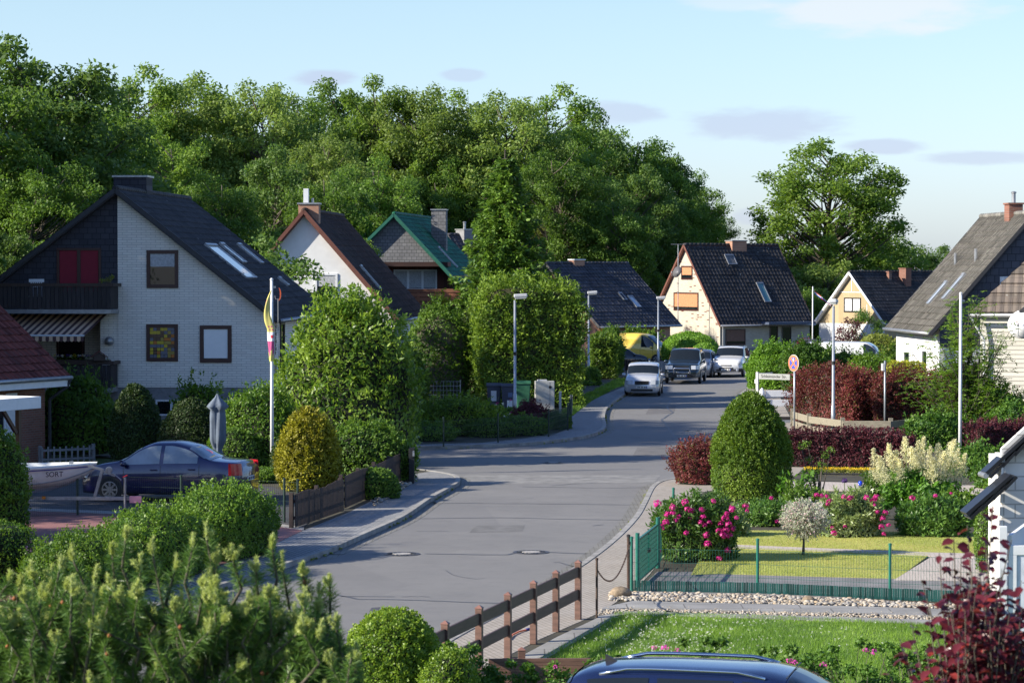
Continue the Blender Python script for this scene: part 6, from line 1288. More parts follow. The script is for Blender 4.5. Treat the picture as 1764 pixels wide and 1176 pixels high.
# dark picket fences on the left, bollard
M_pick = wood('dark_picket_wood', (.028, .017, .015), .75, (8, 8, 1))
def picket(label, a, b_, h, mat, w=.09, gap=.02, z=.1, wave=.0, rails=True, group=None, name='picket_fence'):
    t = thing(name, label, 'fence', (a[0], a[1], z), math.atan2(b_[1] - a[1], b_[0] - a[0]), group); L = math.hypot(b_[0] - a[0], b_[1] - a[1]); n = max(2, int(L / (w + gap))); mb = MB()
    for k in range(n): x = L * k / n; hh = h + wave * math.sin(k / n * math.pi * 3) + random.uniform(-.012, .012); mb.box(x, x + w, -.012, .012, .02, hh)
    mb.build('pickets', mat, t)
    r = MB(); r.box(0, L, .014, .05, h * .25, h * .25 + .07); r.box(0, L, .014, .05, h * .75, h * .75 + .07); r.build('rails', mat, t)
    for x in np.linspace(0, L, max(2, int(L / 2) + 1)): MB().box(x - .045, x + .045, .052, .14, 0, h + .04).build('post', mat, t)
    return t
a, b_ = g2([(509, 909), (592, 880)], .1); picket('dark brown picket fence beside the golden conifer, nearest the driveway', a, b_, .76, M_pick, wave=.03, group=None)
a, b_ = g2([(594, 876), (699, 828)], .1); picket('dark brown picket fence under the big laurel bush, ending at the bollard', a, b_, .8, M_pick, wave=.02)
p = G(709, 832, .1); bo_ = thing('bollard', 'dark square bollard at the tip of the left pavement', 'bollard', tuple(p)); MB().box(-.075, .075, -.075, .075, 0, .98).build('post', M_black, bo_, bevel=.01); MB().box(.03, .08, -.08, -.04, .75, .9).build('reflector', M_zinc, bo_)
a, b_ = g2([(1086, 655), (1158, 651)], .1); a, b_ = (X(1122, 148), 148), (X(1160, 150), 150); picket('grey board fence behind the silver hatchback', a, b_, .62, plain('grey_fence', (.17, .19, .22), .7), .3, .02)
a, b_ = (X(1080, 150.5), 150.5), (X(1140, 151.5), 151.5); picket('dark slatted fence in front of the yellow van', a, b_, .6, M_pick, .06, .12)
a, b_ = (X(70, 78), 78), (X(162, 79), 79); picket('small white picket fence in the shade behind the boat', a, b_, .55, plain('shaded_white_paint', (.22, .22, .23), .7), .05, .14)  # white paint darkened in its colour for the shade behind the boat
wire_fence('dark green wire mesh fence along the driveway in front of the blue car', [(X(-40, 61), 61), (X(132, 62.4), 62.4), (X(311, 61.5), 61.5), (X(489, 60.6), 60.6), (X(512, 60.3), 60.3)], .95, M_dkgrn, M_dkgrn, post_h=1.0, wr_=.002)
wire_fence('dark green wire mesh fence around the corner bed across the side street', g2([(712, 770), (764, 769), (858, 762), (945, 752), (978, 741), (984, 722)], .1), .85, M_dkgrn, M_dkgrn, post_h=.95, wr_=.0025)
wire_fence('pale wire fence top behind the low juniper', [(X(700, 112), 112), (X(793, 112), 112)], 1.0, M_pole, M_pole, dx=.14, wr_=.006, z=.15)
# weathered plank fence around the barberry hedge
M_plank = wood('weathered_planks', (.27, .24, .18), .85, (1, 10, 10)); pts = g2([(1366, 738), (1394, 748), (1452, 756), (1535, 757), (1575, 752), (1640, 752), (1720, 757), (1790, 760)], .1)
pk = thing('plank_fence', 'low weathered plank fence curving around the foot of the tall barberry hedge', 'fence', (pts[0][0], pts[0][1], .1)); o = Vector((pts[0][0], pts[0][1], 0))
for a, b_ in zip(pts, pts[1:]):
    a, b_ = Vector((a[0], a[1], 0)) - o, Vector((b_[0], b_[1], 0)) - o
    for z0 in (.18, .52): MB().bar((a.x, a.y, z0 + random.uniform(-.02, .02)), (b_.x, b_.y, z0 + random.uniform(-.02, .02)), .04, .25).build('plank', M_plank, pk, bevel=.015)
    MB().box(a.x - .07, a.x + .07, a.y + .03, a.y + .15, 0, .74).build('post', M_plank, pk)
# parasol, closed
d = 74; pa = thing('parasol', 'closed grey-blue parasol standing among the hedges behind the blue car', 'parasol', (X(374, d), d, .1)); h = Z(678, d) - .1; M_par = plain('parasol_cloth', (.11, .14, .19), .85, var=.1, scale=8)
b = MB(); rows = 24; k = 20
for i in range(rows + 1):
    f = i / rows; z = h * (1 - f * .95); w = [(.0, .02), (.05, .07), (.12, .2), (.17, .27), (.185, .17), (.3, .2), (.6, .19), (.72, .09), (.78, .15), (1, .13)]; r = np.interp(f, [q[0] for q in w], [q[1] for q in w])
    for j in range(k): a = j / k * 2 * math.pi; rr = r * (1 + .3 * math.sin(a * 5 + f * 2.5)); b.v.append((math.cos(a) * rr, math.sin(a) * rr, z))
for i in range(rows):
    for j in range(k): j2 = (j + 1) % k; b.f.append((i * k + j, i * k + j2, (i + 1) * k + j2, (i + 1) * k + j)[::-1]); b.m.append(0)
b.build('folded_cloth', M_par, pa, smooth=True); MB().tube([(0, 0, 0), (0, 0, h * .98)], .025, 8).build('pole', M_pole, pa)
bl_ = MB().lathe([(.02, 0), (.06, .04), (.065, .08), (.04, .13), (.01, .14)], 12)
gb_ = thing('garden_ball', 'small blue glass ball in the flower bed', 'ornament', (G(1482, 838, .1).x, G(1482, 838, .1).y, .12)); bl_.build('ball', plain('blue_glass', (.02, .06, .6), .1), gb_, smooth=True); MB().tube([(0, 0, -.02), (0, 0, .02)], .01, 6).build('stick', M_pole, gb_)
# ================================================================ SHRUBS AND HEDGES
def at(u, d, z=.1): return (X(u, d), d, z)
def ht(v, d, z=.1): return Z(v, d) - z
def hb(label, a, b, w, h, leafk, n, leaf, name='hedge', amp=.05, z=.1, **k):
    """box hedge from a to b (x, y)"""
    L = math.hypot(b[0] - a[0], b[1] - a[1]); return shrub(name, label, 'hedge', ((a[0] + b[0]) / 2, (a[1] + b[1]) / 2, z), 'box', (L / 2, w / 2, h), leafk, n, leaf, rz=math.atan2(b[1] - a[1], b[0] - a[0]), amp=amp, k=3.5, **k)
# left side
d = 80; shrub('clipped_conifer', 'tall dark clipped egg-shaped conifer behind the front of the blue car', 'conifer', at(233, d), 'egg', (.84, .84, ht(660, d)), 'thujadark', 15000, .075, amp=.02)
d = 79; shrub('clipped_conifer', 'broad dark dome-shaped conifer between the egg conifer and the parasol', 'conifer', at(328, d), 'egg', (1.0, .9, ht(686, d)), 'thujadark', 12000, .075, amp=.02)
d = 83; shrub('shrub', 'dark leafy shrub under the eave of the red roofed bungalow', 'shrub', at(130, d), 'dome', (1.25, 1.0, ht(652, d)), 'dark', 7500, .13, amp=.15, spikes=110, spike_len=.5)
d = 77; shrub('shrub', 'leafy dark shrub between the parasol and the flagpole', 'shrub', at(452, d), 'dome', (1.15, .9, ht(664, d)), 'privet', 11000, .09, amp=.14, spikes=170, spike_len=.35)
d = 84; shrub('shrub', 'low shrub with bright young shoots against the brick house plinth', 'shrub', at(345, d), 'dome', (.9, .6, ht(668, d)), 'privet', 3500, .12, amp=.2, spikes=70, spike_len=.6)
d = 72; shrub('shrub', 'low dark shrub at the foot of the left flagpole', 'shrub', at(450, d), 'dome', (.6, .5, ht(806, d)), 'dark', 5000, .07, amp=.1); shrub('shrub', 'dark shrub low behind the trunk of the blue car', 'shrub', at(402, 76), 'dome', (.8, .6, 1.3), 'dark', 4500, .08, amp=.1)
d = 69.5; shrub('golden_conifer', 'golden yellow conifer in front of the laurel bush', 'conifer', at(531, d), 'egg', (.86, .8, ht(706, d)), 'gold', 17000, .085, amp=.05, k=5, core=M_core_olive, jit=.9, depth=.07, spikes=300, spike_len=.12)
d = 80; shrub('laurel_bush', 'large bright green leafy bush right of the flagpole', 'bush', at(600, d), 'egg', (2.15, 1.7, ht(500, d)), 'laurel', 19000, .16, amp=.15, k=3, depth=.16, aspect=.42, spikes=330, spike_len=.5, jit=.8)
d = 72; shrub('shrub', 'dark green shrub behind the picket fence right of the golden conifer', 'shrub', at(640, d), 'dome', (1.25, .7, ht(726, d)), 'dark', 9000, .09, amp=.15, spikes=90, spike_len=.25)
d = 67; shrub('ground_cover_shrub', 'low spreading shrub on the pebbles between fence and pavement', 'shrub', at(640, d), 'dome', (.7, .5, ht(806, d)), 'dark', 5000, .07, amp=.12)
shrub('shrub', 'dark shrub filling the corner left of the flagpole base', 'shrub', at(500, 73.5), 'dome', (.6, .6, 1.25), 'thujadark', 5000, .07, amp=.08)
for x_, y_, a_, b_, h_, lab_, n_ in [(-5.95, 53.6, 1.0, 1.5, 1.42, 'rounded privet mound at the driveway mouth, highest of the three before the blue car', 24000), (-6.9, 50.2, 1.0, 1.7, 1.25, 'middle privet mound between driveway and pavement', 21000), (-7.75, 47.2, .95, 1.6, 1.1, 'lowest privet mound, nearest the clipped hedge at the left edge', 19000)]:
    shrub('privet_mound', lab_, 'hedge', (x_, y_, .1), 'dome', (a_, b_, h_), 'privet', n_, .055, rz=-.28, amp=.08, depth=.07, spikes=420, spike_len=.2, group='informal privet mounds on the left')
hb('square clipped dark hedge at the left edge in front of the driveway', (-13, 50), (-8.95, 47.2), 1.3, 1.25, 'privet', 30000, .05, amp=.015)
d = 57; shrub('shrub', 'loose green shrub at the left edge beside the boat', 'shrub', at(-4, d), 'dome', (.66, .6, ht(752, d)), 'privet', 9000, .07, amp=.1, spikes=120, spike_len=.2)
d = 50; t = bushy('sage_plant', 'violet flowering sage at the left edge', 'plant', at(14, d), rand_clumps(.35, .3, .35, 8, .14), 'privet', .06, 60)
P = []; 
for i in range(26):
    x, y = random.uniform(-.4, .4), random.uniform(-.3, .3)
    for k in range(26): P.append((x + random.gauss(0, .012), y + random.gauss(0, .012), .3 + k * .011 + random.random() * .03))
P = np.array(P); link('flower_spikes', leaf_mesh('flower_spikes', P, rng.normal(size=P.shape), .035, LM['sage']), t)
# far left side of the side street
d = 112; shrub('thuja_hedge', 'tall shaggy thuja hedge behind the first street lamp', 'hedge', at(908, d), 'box', (2.2, 1.5, ht(492, d)), 'thuja', 36000, .15, rz=.12, amp=.07, k=4.5, core=M_core_olive, depth=.09, aspect=.4, spikes=700, spike_len=.5, lk=1)
shrub('thuja_hedge', 'taller shaded thuja behind the sunlit hedge, just left of the lamp', 'hedge', at(838, 116), 'egg', (1.6, 1.3, ht(478, 116)), 'thujadark', 12000, .15, amp=.14, k=5, core=M_core_olive, aspect=.4, spikes=260, spike_len=.6)
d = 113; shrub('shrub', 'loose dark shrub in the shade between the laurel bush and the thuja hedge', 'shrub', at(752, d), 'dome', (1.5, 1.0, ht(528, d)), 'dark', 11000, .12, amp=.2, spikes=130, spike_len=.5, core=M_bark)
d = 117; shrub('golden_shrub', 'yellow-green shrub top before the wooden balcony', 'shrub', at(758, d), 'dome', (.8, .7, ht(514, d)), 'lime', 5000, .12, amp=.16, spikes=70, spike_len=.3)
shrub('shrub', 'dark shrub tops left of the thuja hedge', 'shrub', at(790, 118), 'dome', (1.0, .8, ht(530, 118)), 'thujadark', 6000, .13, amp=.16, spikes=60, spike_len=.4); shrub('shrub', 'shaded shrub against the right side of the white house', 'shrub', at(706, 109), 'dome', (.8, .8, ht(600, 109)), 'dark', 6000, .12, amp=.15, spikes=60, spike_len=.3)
d = 92.5; t = shrub('juniper', 'low spreading juniper with golden tips behind the wire fence', 'juniper', at(778, d), 'dome', (1.7, 1.0, ht(688, d)), 'thuja', 11000, .13, amp=.12, k=3, core=M_core_olive, aspect=.35, spikes=260, spike_len=.3, depth=.22)
d = 96; shrub('purple_barberry', 'small dark purple barberry left of the grey cabinet', 'shrub', at(915, d), 'dome', (.62, .5, ht(693, d)), 'berbdark', 4500, .06, amp=.1, spikes=160, spike_len=.22)
shrub('shrub', 'small green shrub at the foot of the first street lamp', 'shrub', at(880, 98), 'dome', (.42, .4, ht(702, 98)), 'privet', 2600, .07, amp=.12)
for u, d, w, h, lab, n in [(745, 89.5, 1.0, .55, 'dark ground cover behind the left end of the corner wire fence', 3000), (840, 91.5, .9, .6, 'dark ground cover below the juniper', 3000), (905, 92.5, 1.0, .65, 'dark ground cover under the purple barberry', 3500), (958, 96, .6, .5, 'pale green ground cover at the right end of the corner bed', 2600), (690, 90, .9, .8, 'dark shrub at the left end of the corner bed', 3000)]:
    shrub('ground_cover_shrub', lab, 'shrub', at(u, d), 'dome', (w, .6, h), 'dark' if 'pale' not in lab else 'blue', n, .09, amp=.16, spikes=40, spike_len=.2)
fl = bushy('flowering_plant', 'small plant with white and red flowers between lamp and bins', 'plant', at(862, 97), rand_clumps(.35, .2, .8, 7, .14), 'privet', .06, 50); C = np.array([(random.uniform(-.35, .35), -.2, random.uniform(.4, .95)) for _ in range(9)])
V, Q = clump_leaves(C, np.full(9, .045), 14, .05, .8, .3); link('flowers', np_mesh('flowers', V, Q, LM['white']), fl); V, Q = clump_leaves(C[:3] + .07, np.full(3, .05), 14, .05, .8, .3); link('flowers', np_mesh('flowers', V, Q, LM['petal']), fl)
d = 136; shrub('thuja_hedge', 'smaller sunlit thuja hedge behind the second street lamp', 'hedge', at(1040, 141), 'box', (.65, 1.6, ht(580, 141)), 'thuja', 12000, .15, amp=.08, aspect=.4, core=M_core_olive, spikes=200, spike_len=.3)
shrub('thuja_hedge', 'darker hedge piece right of the smaller thuja hedge', 'hedge', at(1052, 145), 'dome', (.7, 1.4, ht(566, 145)), 'dark', 9000, .15, amp=.1, spikes=100, spike_len=.3); shrub('shrub', 'low green growth at the foot of the second street lamp', 'shrub', at(1012, 132), 'dome', (.7, .6, .9), 'privet', 3000, .1, amp=.15)
shrub('shrub', 'leafy shrubs at the brick wall of the dark slate roofed house', 'shrub', at(1098, 164), 'dome', (1.6, .8, ht(566, 164)), 'privet', 6000, .16, amp=.2, spikes=60, spike_len=.5)
d = 158; shrub('sunlit_hedge', 'large rounded bright green hedge behind the off-road car', 'hedge', at(1189, d), 'dome', (1.75, 2.6, ht(572, d)), 'euon', 20000, .14, amp=.05, k=3); shrub('sunlit_hedge', 'lower right end of the bright green hedge', 'hedge', at(1213, 154), 'dome', (.85, 2.0, ht(592, 154)), 'euon', 9000, .13, amp=.05)
d = 172; shrub('clipped_bush', 'small clipped green dome under the brown shuttered window', 'bush', at(1268, d), 'dome', (.62, .6, ht(600, d)), 'privet', 4000, .09, amp=.03); shrub('shrub', 'low bush right of the white car before the cream brick house', 'shrub', at(1308, 165), 'dome', (.9, .6, ht(622, 165)), 'dark', 4000, .12, amp=.12)
# right side
for u, d, a, b, v, k, lab, n, sp in [(1335, 128, 1.35, 1.2, 592, 'euon', 'dark green leafy hedge bush left of the no-stopping sign', 16000, 160), (1395, 124, 1.4, 1.0, 596, 'rose', 'leafy hedge bush with light shoots behind the no-stopping sign', 13000, 260), (1452, 122, 1.3, 1.0, 606, 'privet', 'hedge bush right behind the weathered street lamp', 13000, 140),
        (1500, 118, 1.15, .9, 612, 'privet', 'rounded hedge bush above the blue bench', 12000, 60), (1548, 121, 1.2, .9, 608, 'ash', 'brownish-green hedge bush left of the white house wall', 11000, 160)]:
    shrub('hedge_bush', lab, 'hedge', at(u, d), 'dome', (a, b, ht(v, d)), k, n, .12, amp=.08, spikes=sp, spike_len=.45)
shrub('shrub', 'yellowish plant clump left of the blue bench', 'shrub', at(1472, 109), 'dome', (.8, .4, ht(646, 109)), 'lime', 2600, .1, amp=.2, spikes=60, spike_len=.4)
shrub('golden_hedge', 'bright yellow-green clipped hedge before the white house', 'hedge', at(1562, 110), 'box', (.78, .5, ht(623, 110)), 'lime', 9000, .09, amp=.03); shrub('shrub', 'shrub of mixed light green leaves under the white house eave', 'shrub', at(1520, 150), 'dome', (1.4, 1, ht(575, 150)), 'yell', 6000, .15, amp=.15)
q = make_tree('dark red-brown and green bushy tree before the yellow gable', 5, 1.9, 'dark', .16, 40, 200, .02, .08, 'round', .8, .7, seed=104); put(q, 1487, 172, 530, 5, 0, 1.05)
q = make_tree('dark copper bush at the left foot of the yellow gable', 4, 1.2, 'berbdark', .15, 16, 170, .02, .06, 'round', .8, .6, seed=105); put(q, 1462, 170, 540, 4, 0, 1.0)
shrub('purple_shrub', 'small violet flowering shrub by the entrance of the cream brick house', 'shrub', at(1385, 168), 'dome', (.7, .6, ht(585, 168)), 'berbdark', 2500, .12, amp=.15)
# barberries
hp = [G(1400, 742, .1), G(1500, 746, .1), G(1610, 742, .1), G(1700, 742, .1)]
hb('tall purple barberry hedge behind the plank fence, left part', (X(1384, 99.5), 99.5), (X(1500, 96.5), 96.5), 1.5, 1.9, 'berb', 26000, .075, name='barberry_hedge', amp=.13, spikes=1100, spike_len=.42, depth=.1)
hb('tall purple barberry hedge behind the plank fence, right part', (X(1500, 96.5), 96.5), (X(1640, 97.5), 97.5), 1.4, 1.8, 'berb', 24000, .075, name='barberry_hedge', amp=.13, spikes=950, spike_len=.42, depth=.1)
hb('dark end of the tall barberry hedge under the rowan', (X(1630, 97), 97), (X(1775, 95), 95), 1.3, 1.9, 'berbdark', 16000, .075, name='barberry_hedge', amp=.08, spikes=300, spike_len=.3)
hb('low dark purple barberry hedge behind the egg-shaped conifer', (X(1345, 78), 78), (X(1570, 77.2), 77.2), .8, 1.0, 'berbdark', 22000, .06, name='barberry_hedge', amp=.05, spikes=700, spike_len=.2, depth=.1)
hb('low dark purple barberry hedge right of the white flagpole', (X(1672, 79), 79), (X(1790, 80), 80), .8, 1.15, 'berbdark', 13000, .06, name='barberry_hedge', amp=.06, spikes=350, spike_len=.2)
d = 71.5; shrub('purple_barberry', 'rounded red-purple barberry at the pavement left of the egg-shaped conifer', 'shrub', at(1203, d), 'dome', (.7, .6, ht(766, d)), 'berb', 9000, .055, amp=.12, spikes=520, spike_len=.32)
for u, d, a, v, lab, n in [(1612, 84, 1.15, 712, 'dense green shrub left of the right flagpole above the cream plumes', 9000), (1690, 74, .9, 770, 'green shrub right of the cream plumes in the shade', 6000), (1745, 88, 1.0, 700, 'green shrub at the right edge above the low barberry', 6000), (1735, 70, .8, 800, 'low mixed plants left of the lime-block outbuilding', 4500)]:
    shrub('shrub', lab, 'shrub', at(u, d), 'dome', (a, .8, ht(v, d)), 'rose', n, .1, amp=.16, spikes=90, spike_len=.3)
# rowan-like open tree
def rowan():
    t = thing('rowan_tree', 'loose light green rowan with feathery sprays at the right before the grey roof', 'tree', at(1668, 91)); random.seed(19); rs = np.random.default_rng(19); mb = MB(); Ps = []; Ts = []
    for i in range(105):
        a = random.uniform(0, 6.28); R_ = random.uniform(.3, 2.2); z = random.uniform(1.2, 5.3 - R_ * .75); tip = Vector((math.cos(a) * R_, math.sin(a) * R_ * .8, z)); base = Vector((random.uniform(-.3, .3), random.uniform(-.2, .2), max(.2, z - R_ - .8)))
        limb(mb, base, tip, .03, .008, .05, 5)
        for _ in range(20):
            s = random.uniform(.3, 1.05); c = base.lerp(tip, s) + Vector(rs.normal(size=3) * .17); dr = Vector((math.cos(a + random.uniform(-1.2, 1.2)), math.sin(a + random.uniform(-1.2, 1.2)), random.uniform(-.3, .25))).normalized()
            for q in range(7):
                for sg_ in (-1, 1): pp = c + dr * (q * .035); Ps.append(tuple(pp)); sv = dr.cross(Vector((0, 0, 1))).normalized() * sg_ + dr * .4; Ts.append(tuple(sv))
    for i in range(5): limb(mb, (0, 0, 0), (random.uniform(-.6, .6), random.uniform(-.4, .4), random.uniform(2.2, 4)), .06, .02, .02, 6)
    mb.build('trunk', M_bark, t, smooth=True); Ps = np.array(Ps); V, Q = leaf_arrays(Ps, np.tile([0, 0, 1.], (len(Ps), 1)), .1, .38, .35, T=np.array(Ts), tj=.15); link('crown', np_mesh('crown', V, Q, LM['rowan']), t)
    shrub('shrub', 'leafy undergrowth at the foot of the rowan', 'shrub', at(1715, 91), 'dome', (1.3, .8, ht(668, 91)), 'privet', 7000, .1, amp=.2, spikes=200, spike_len=.4)
rowan()
shrub('clipped_bush', 'clipped bush beside the lime-block outbuilding, half behind its canopy', 'bush', at(1716, 50.5), 'egg', (.42, .4, ht(812, 50.5)), 'privet', 9000, .045, amp=.05)
# the egg-shaped conifer
d = 66.5; shrub('clipped_conifer', 'big sunlit egg-shaped conifer beside the street, right of centre', 'conifer', at(1295, d), 'egg', (1.02, .98, ht(681, d)), 'thuja', 44000, .06, amp=.045, k=5, core=M_core_olive, depth=.06, spikes=2400, spike_len=.1, aspect=.45)
# ================================================================ FLOWER BEDS
def petal_ball(name='flower', r=.06, n=34, mat='petal', seed=0):
    rs = np.random.default_rng(seed); D = fibo(n); D = D[D[:, 2] > -.55]; D = unit(D + .18 * rs.normal(size=D.shape)); V = []; Fq = []
    for i, dd in enumerate(D):
        t = np.cross(dd, [0, 0, 1.]) + 1e-3; t /= np.linalg.norm(t); b = np.cross(dd, t); q = rs.uniform(.75, 1.1); c = dd * r * q; w = r * .48; up = b * w; sd_ = t * w * .8; k = len(V)
        V += [c - up * .8, c + sd_ + dd * r * .12, c + up + dd * r * rs.uniform(-.05, .3), c - sd_ + dd * r * .12]; Fq.append([k, k + 1, k + 2, k + 3])
    return np_mesh(name, np.array(V), np.array(Fq), LM[mat])
PB = [petal_ball(seed=i) for i in range(3)]; RB = [petal_ball(r=.05, n=14, mat='rosepetal', seed=i + 9) for i in range(2)]
def flowers_on(t, pts, meshes, s=1.0, name='flower'):
    for i, p in enumerate(pts):
        o = bpy.data.objects.new(name, meshes[i % len(meshes)]); S.collection.objects.link(o); o.parent = t; o.location = p; k = s * random.uniform(.62, 1.25); o.scale = (k, k, k * .9); o.rotation_euler = (random.uniform(-.5, .5), random.uniform(-.5, .5), random.uniform(0, 6))
d = 52.8; pe = shrub('peony_bush', 'big peony bush with many magenta blooms behind the garden gate', 'peony', at(1200, d), 'dome', (.86, .62, ht(858, d)), 'peony', 9000, .1, amp=.13, k=4, depth=.15, aspect=.3, spikes=260, spike_len=.16)
FL = [(1133, 868), (1160, 874), (1181, 865), (1185, 877), (1160, 884), (1170, 890), (1150, 886), (1192, 880), (1165, 897), (1190, 893), (1210, 878), (1208, 900), (1215, 905), (1230, 863), (1253, 885), (1250, 893), (1262, 877), (1270, 892), (1285, 872), (1288, 880), (1242, 902), (1256, 903), (1252, 912), (1264, 911), (1258, 923), (1247, 922), (1218, 922), (1240, 915), (1222, 901), (1139, 908), (1132, 950), (1183, 918), (1220, 937), (1240, 962), (1254, 948), (1175, 980), (1170, 987), (1214, 985), (1148, 900), (1212, 890)]
def onto(u, v, dd, org): z = Z(v, dd); return (X(u, dd) - org[0], dd - org[1], z - org[2])
flowers_on(pe, [onto(u, v, d - .60 + random.uniform(-.08, .1) - .0 * (v > 930), pe.location) for u, v in FL], PB, 1.0)
d = 57.5; p2 = shrub('peony_bush', 'peony bush with pale edged leaves behind the flamingo willow', 'peony', at(1465, d), 'dome', (.82, .6, ht(852, d)), 'variegated', 6500, .1, amp=.13, depth=.15, aspect=.3, spikes=150, spike_len=.15, core=M_twig)
FL2 = [(1408, 853), (1417, 854), (1425, 855), (1430, 863), (1427, 868), (1455, 856), (1466, 858), (1494, 857), (1511, 856), (1505, 862), (1508, 870), (1513, 882), (1527, 883), (1522, 893), (1520, 908), (1532, 905), (1524, 920), (1457, 907), (1435, 909), (1438, 918)]
flowers_on(p2, [onto(u, v, d - .62, p2.location) for u, v in FL2], PB, .95)
for u, d, a, v, k, lab, n, fl in [(1322, 60, .72, 866, 'peony', 'peony plant at the right foot of the egg-shaped conifer', 6500, [(1340, 899), (1318, 921), (1330, 858)]), (1612, 57.5, .82, 858, 'peony', 'peony plant with few blooms right of the goatsbeard foot', 8500, [(1573, 858), (1613, 854), (1640, 850)]), (1240, 57.5, .6, 880, 'variegated', 'pale leaved peony behind the big one, right side', 3500, []), (1380, 62, .5, 842, 'privet', 'shrubby plant between the egg-shaped conifer and the willow', 3000, [])]:
    t = shrub('peony_bush', lab, 'plant', at(u, d), 'dome', (a, .5, ht(v, d)), k, n, .1, amp=.14, depth=.15, aspect=.32, spikes=90, spike_len=.15); flowers_on(t, [onto(x, y, d - .52, t.location) for x, y in fl], PB, .85)
# goatsbeard with cream plumes
def aruncus():
    d = 61.5; t = thing('goatsbeard', 'big goatsbeard clump with upright creamy plumes over bright green leaves', 'goatsbeard', at(1583, d)); seed_cl = rand_clumps(1.05, .7, ht(812, d), 46, .24, .05, 3)
    V, Q = clump_leaves(np.array([c[:3] for c in seed_cl]), np.array([c[3] for c in seed_cl]), 150, .12, .7, .3, aspect=.45); link('foliage', np_mesh('foliage', V, Q, LM['arunc']), t); sm_ = MB(); rs = np.random.default_rng(8)
    TIPS = [(1505, 772), (1516, 785), (1532, 764), (1545, 775), (1560, 752), (1572, 770), (1583, 758), (1592, 752), (1604, 768), (1618, 764), (1628, 776), (1638, 760), (1646, 756), (1652, 772), (1664, 780), (1550, 790), (1578, 785), (1610, 790), (1635, 792), (1524, 796)]
    for k, (u, v) in enumerate(TIPS):
        dd = d + random.uniform(-.4, .4); top_ = Vector((X(u, dd) - t.location.x, dd - d, Z(v, dd) - .1)); base = Vector((top_.x * .9, top_.y * .8, top_.z - random.uniform(.6, .8))); sm_.tube([(base.x * .5, base.y * .5, .2), tuple(base), tuple(top_)], [.012, .01, .004], 5)
        P = []; T = []
        for i in range(22):
            f = i / 22; c = base.lerp(top_, f); ln = .2 * (1 - f) + .02
            for j in range(6):
                a = random.uniform(0, 6.28); dr = np.array([math.cos(a), math.sin(a), random.uniform(.3, .9)]); m = 10; s = rs.random(m)[:, None]; P.append(np.array(c) + dr * ln * s + rs.normal(size=(m, 3)) * .012); T.append(np.tile(dr, (m, 1)))
        P = np.concatenate(P); T = np.concatenate(T); V, Q = leaf_arrays(P, rs.normal(size=P.shape), .028, .6, .5, T=T, tj=.6); link('plume', np_mesh('plume', V, Q, LM['plume']), t)
    sm_.build('stems', LM['privet'], t)
aruncus()
# flamingo willow on its stem
d = 53.6; wl = thing('flamingo_willow', 'small round pink and white flamingo willow on a bare stem in the lawn', 'small tree', (X(1385, d), d, .11)); h0 = ht(864, d)
MB().tube([(0, 0, 0), (.01, 0, .25), (0, 0, .5), (.0, 0, h0 * .62)], [.035, .022, .02, .02], 8).build('trunk', M_bark, wl, smooth=True); rs_ = np.random.default_rng(4); D = unit(rs_.normal(size=(760, 3))); P = []; T = []
for dd in D:
    L = .52 * rs_.uniform(.7, 1.12); m = 34; s = rs_.uniform(.35, 1, m)[:, None]; P.append(np.array([0.03, 0, h0 * .66]) + dd * np.array([1, 1, .8]) * L * s + rs_.normal(size=(m, 3)) * .012); T.append(np.tile(dd + np.array([0, 0, .3]), (m, 1)))
P = np.concatenate(P); T = np.concatenate(T); V, Q = leaf_arrays(P, rs_.normal(size=P.shape) + .5 * T, .042, .4, .4, T=T, tj=.6); link('crown', np_mesh('crown', V, Q, LM['willow']), wl)
# tall spindly plants
for u, d, v, lab in [(1410, 66, 760, 'tall spindly green plant before the low barberry hedge'), (1366, 64, 815, 'large leaved climbing plant right beside the egg-shaped conifer')]:
    h = ht(v, d); cl = [(random.uniform(-.35, .35) * (.4 + f), random.uniform(-.15, .15), h * f, .13) for f in [.1, .15, .2, .28, .35, .42, .5, .56, .62, .7, .78, .86, .92, .97]]; bushy('tall_plant', lab, 'plant', at(u, d), cl, 'privet' if u > 1380 else 'arunc', .06 if u > 1380 else .14, 60 if u > 1380 else 16)
al = thing('allium', 'single violet allium ball above the bed right of the willow', 'flower', at(1456, 62)); hz_ = ht(828, 62); MB().tube([(0, 0, 0), (0, 0, hz_)], .008, 5).build('stem', LM['privet'], al); V, Q = clump_leaves([(0, 0, hz_)], np.array([.065]), 220, .03, .9, .15); link('flower_head', np_mesh('flower_head', V, Q, LM['sage']), al)
yb = thing('yellow_flower_row', 'low row of yellow and orange flowers along the edge of the back path', 'flowers', (0, 0, 0)); struct(yb, 'stuff')
a, b_ = Vector(at(1388, 75)), Vector(at(1512, 74.5)); C = [tuple(a.lerp(b_, i / 70) + Vector((0, random.uniform(-.15, .15), .1))) for i in range(71)]; V, Q = clump_leaves(C, np.full(71, .09), 40, .04, .6, .3); link('leaves', np_mesh('leaves', V, Q, LM['yell']), yb); V, Q = clump_leaves([(c[0], c[1], c[2] + .07) for c in C], np.full(71, .07), 22, .035, .5, .3); link('blossoms', np_mesh('blossoms', V, Q, LM['yflower']), yb)
for u, d, a_, v, lab in [(1560, 66, 1.0, 812, 'low green bed plants left of the goatsbeard'), (1520, 71, .4, 818, 'small blue-green bush at the end of the yellow flowers'), (1655, 60, .6, 850, 'green plants at the right end of the goatsbeard'), (1690, 62, .8, 862, 'tall grass and weeds in the bed near the outbuilding')]:
    shrub('bed_plant', lab, 'plant', at(u, d), 'dome', (a_, .4, ht(v, d)), 'privet' if u != 1520 else 'blue', 3500, .08, amp=.2, spikes=50, spike_len=.2)
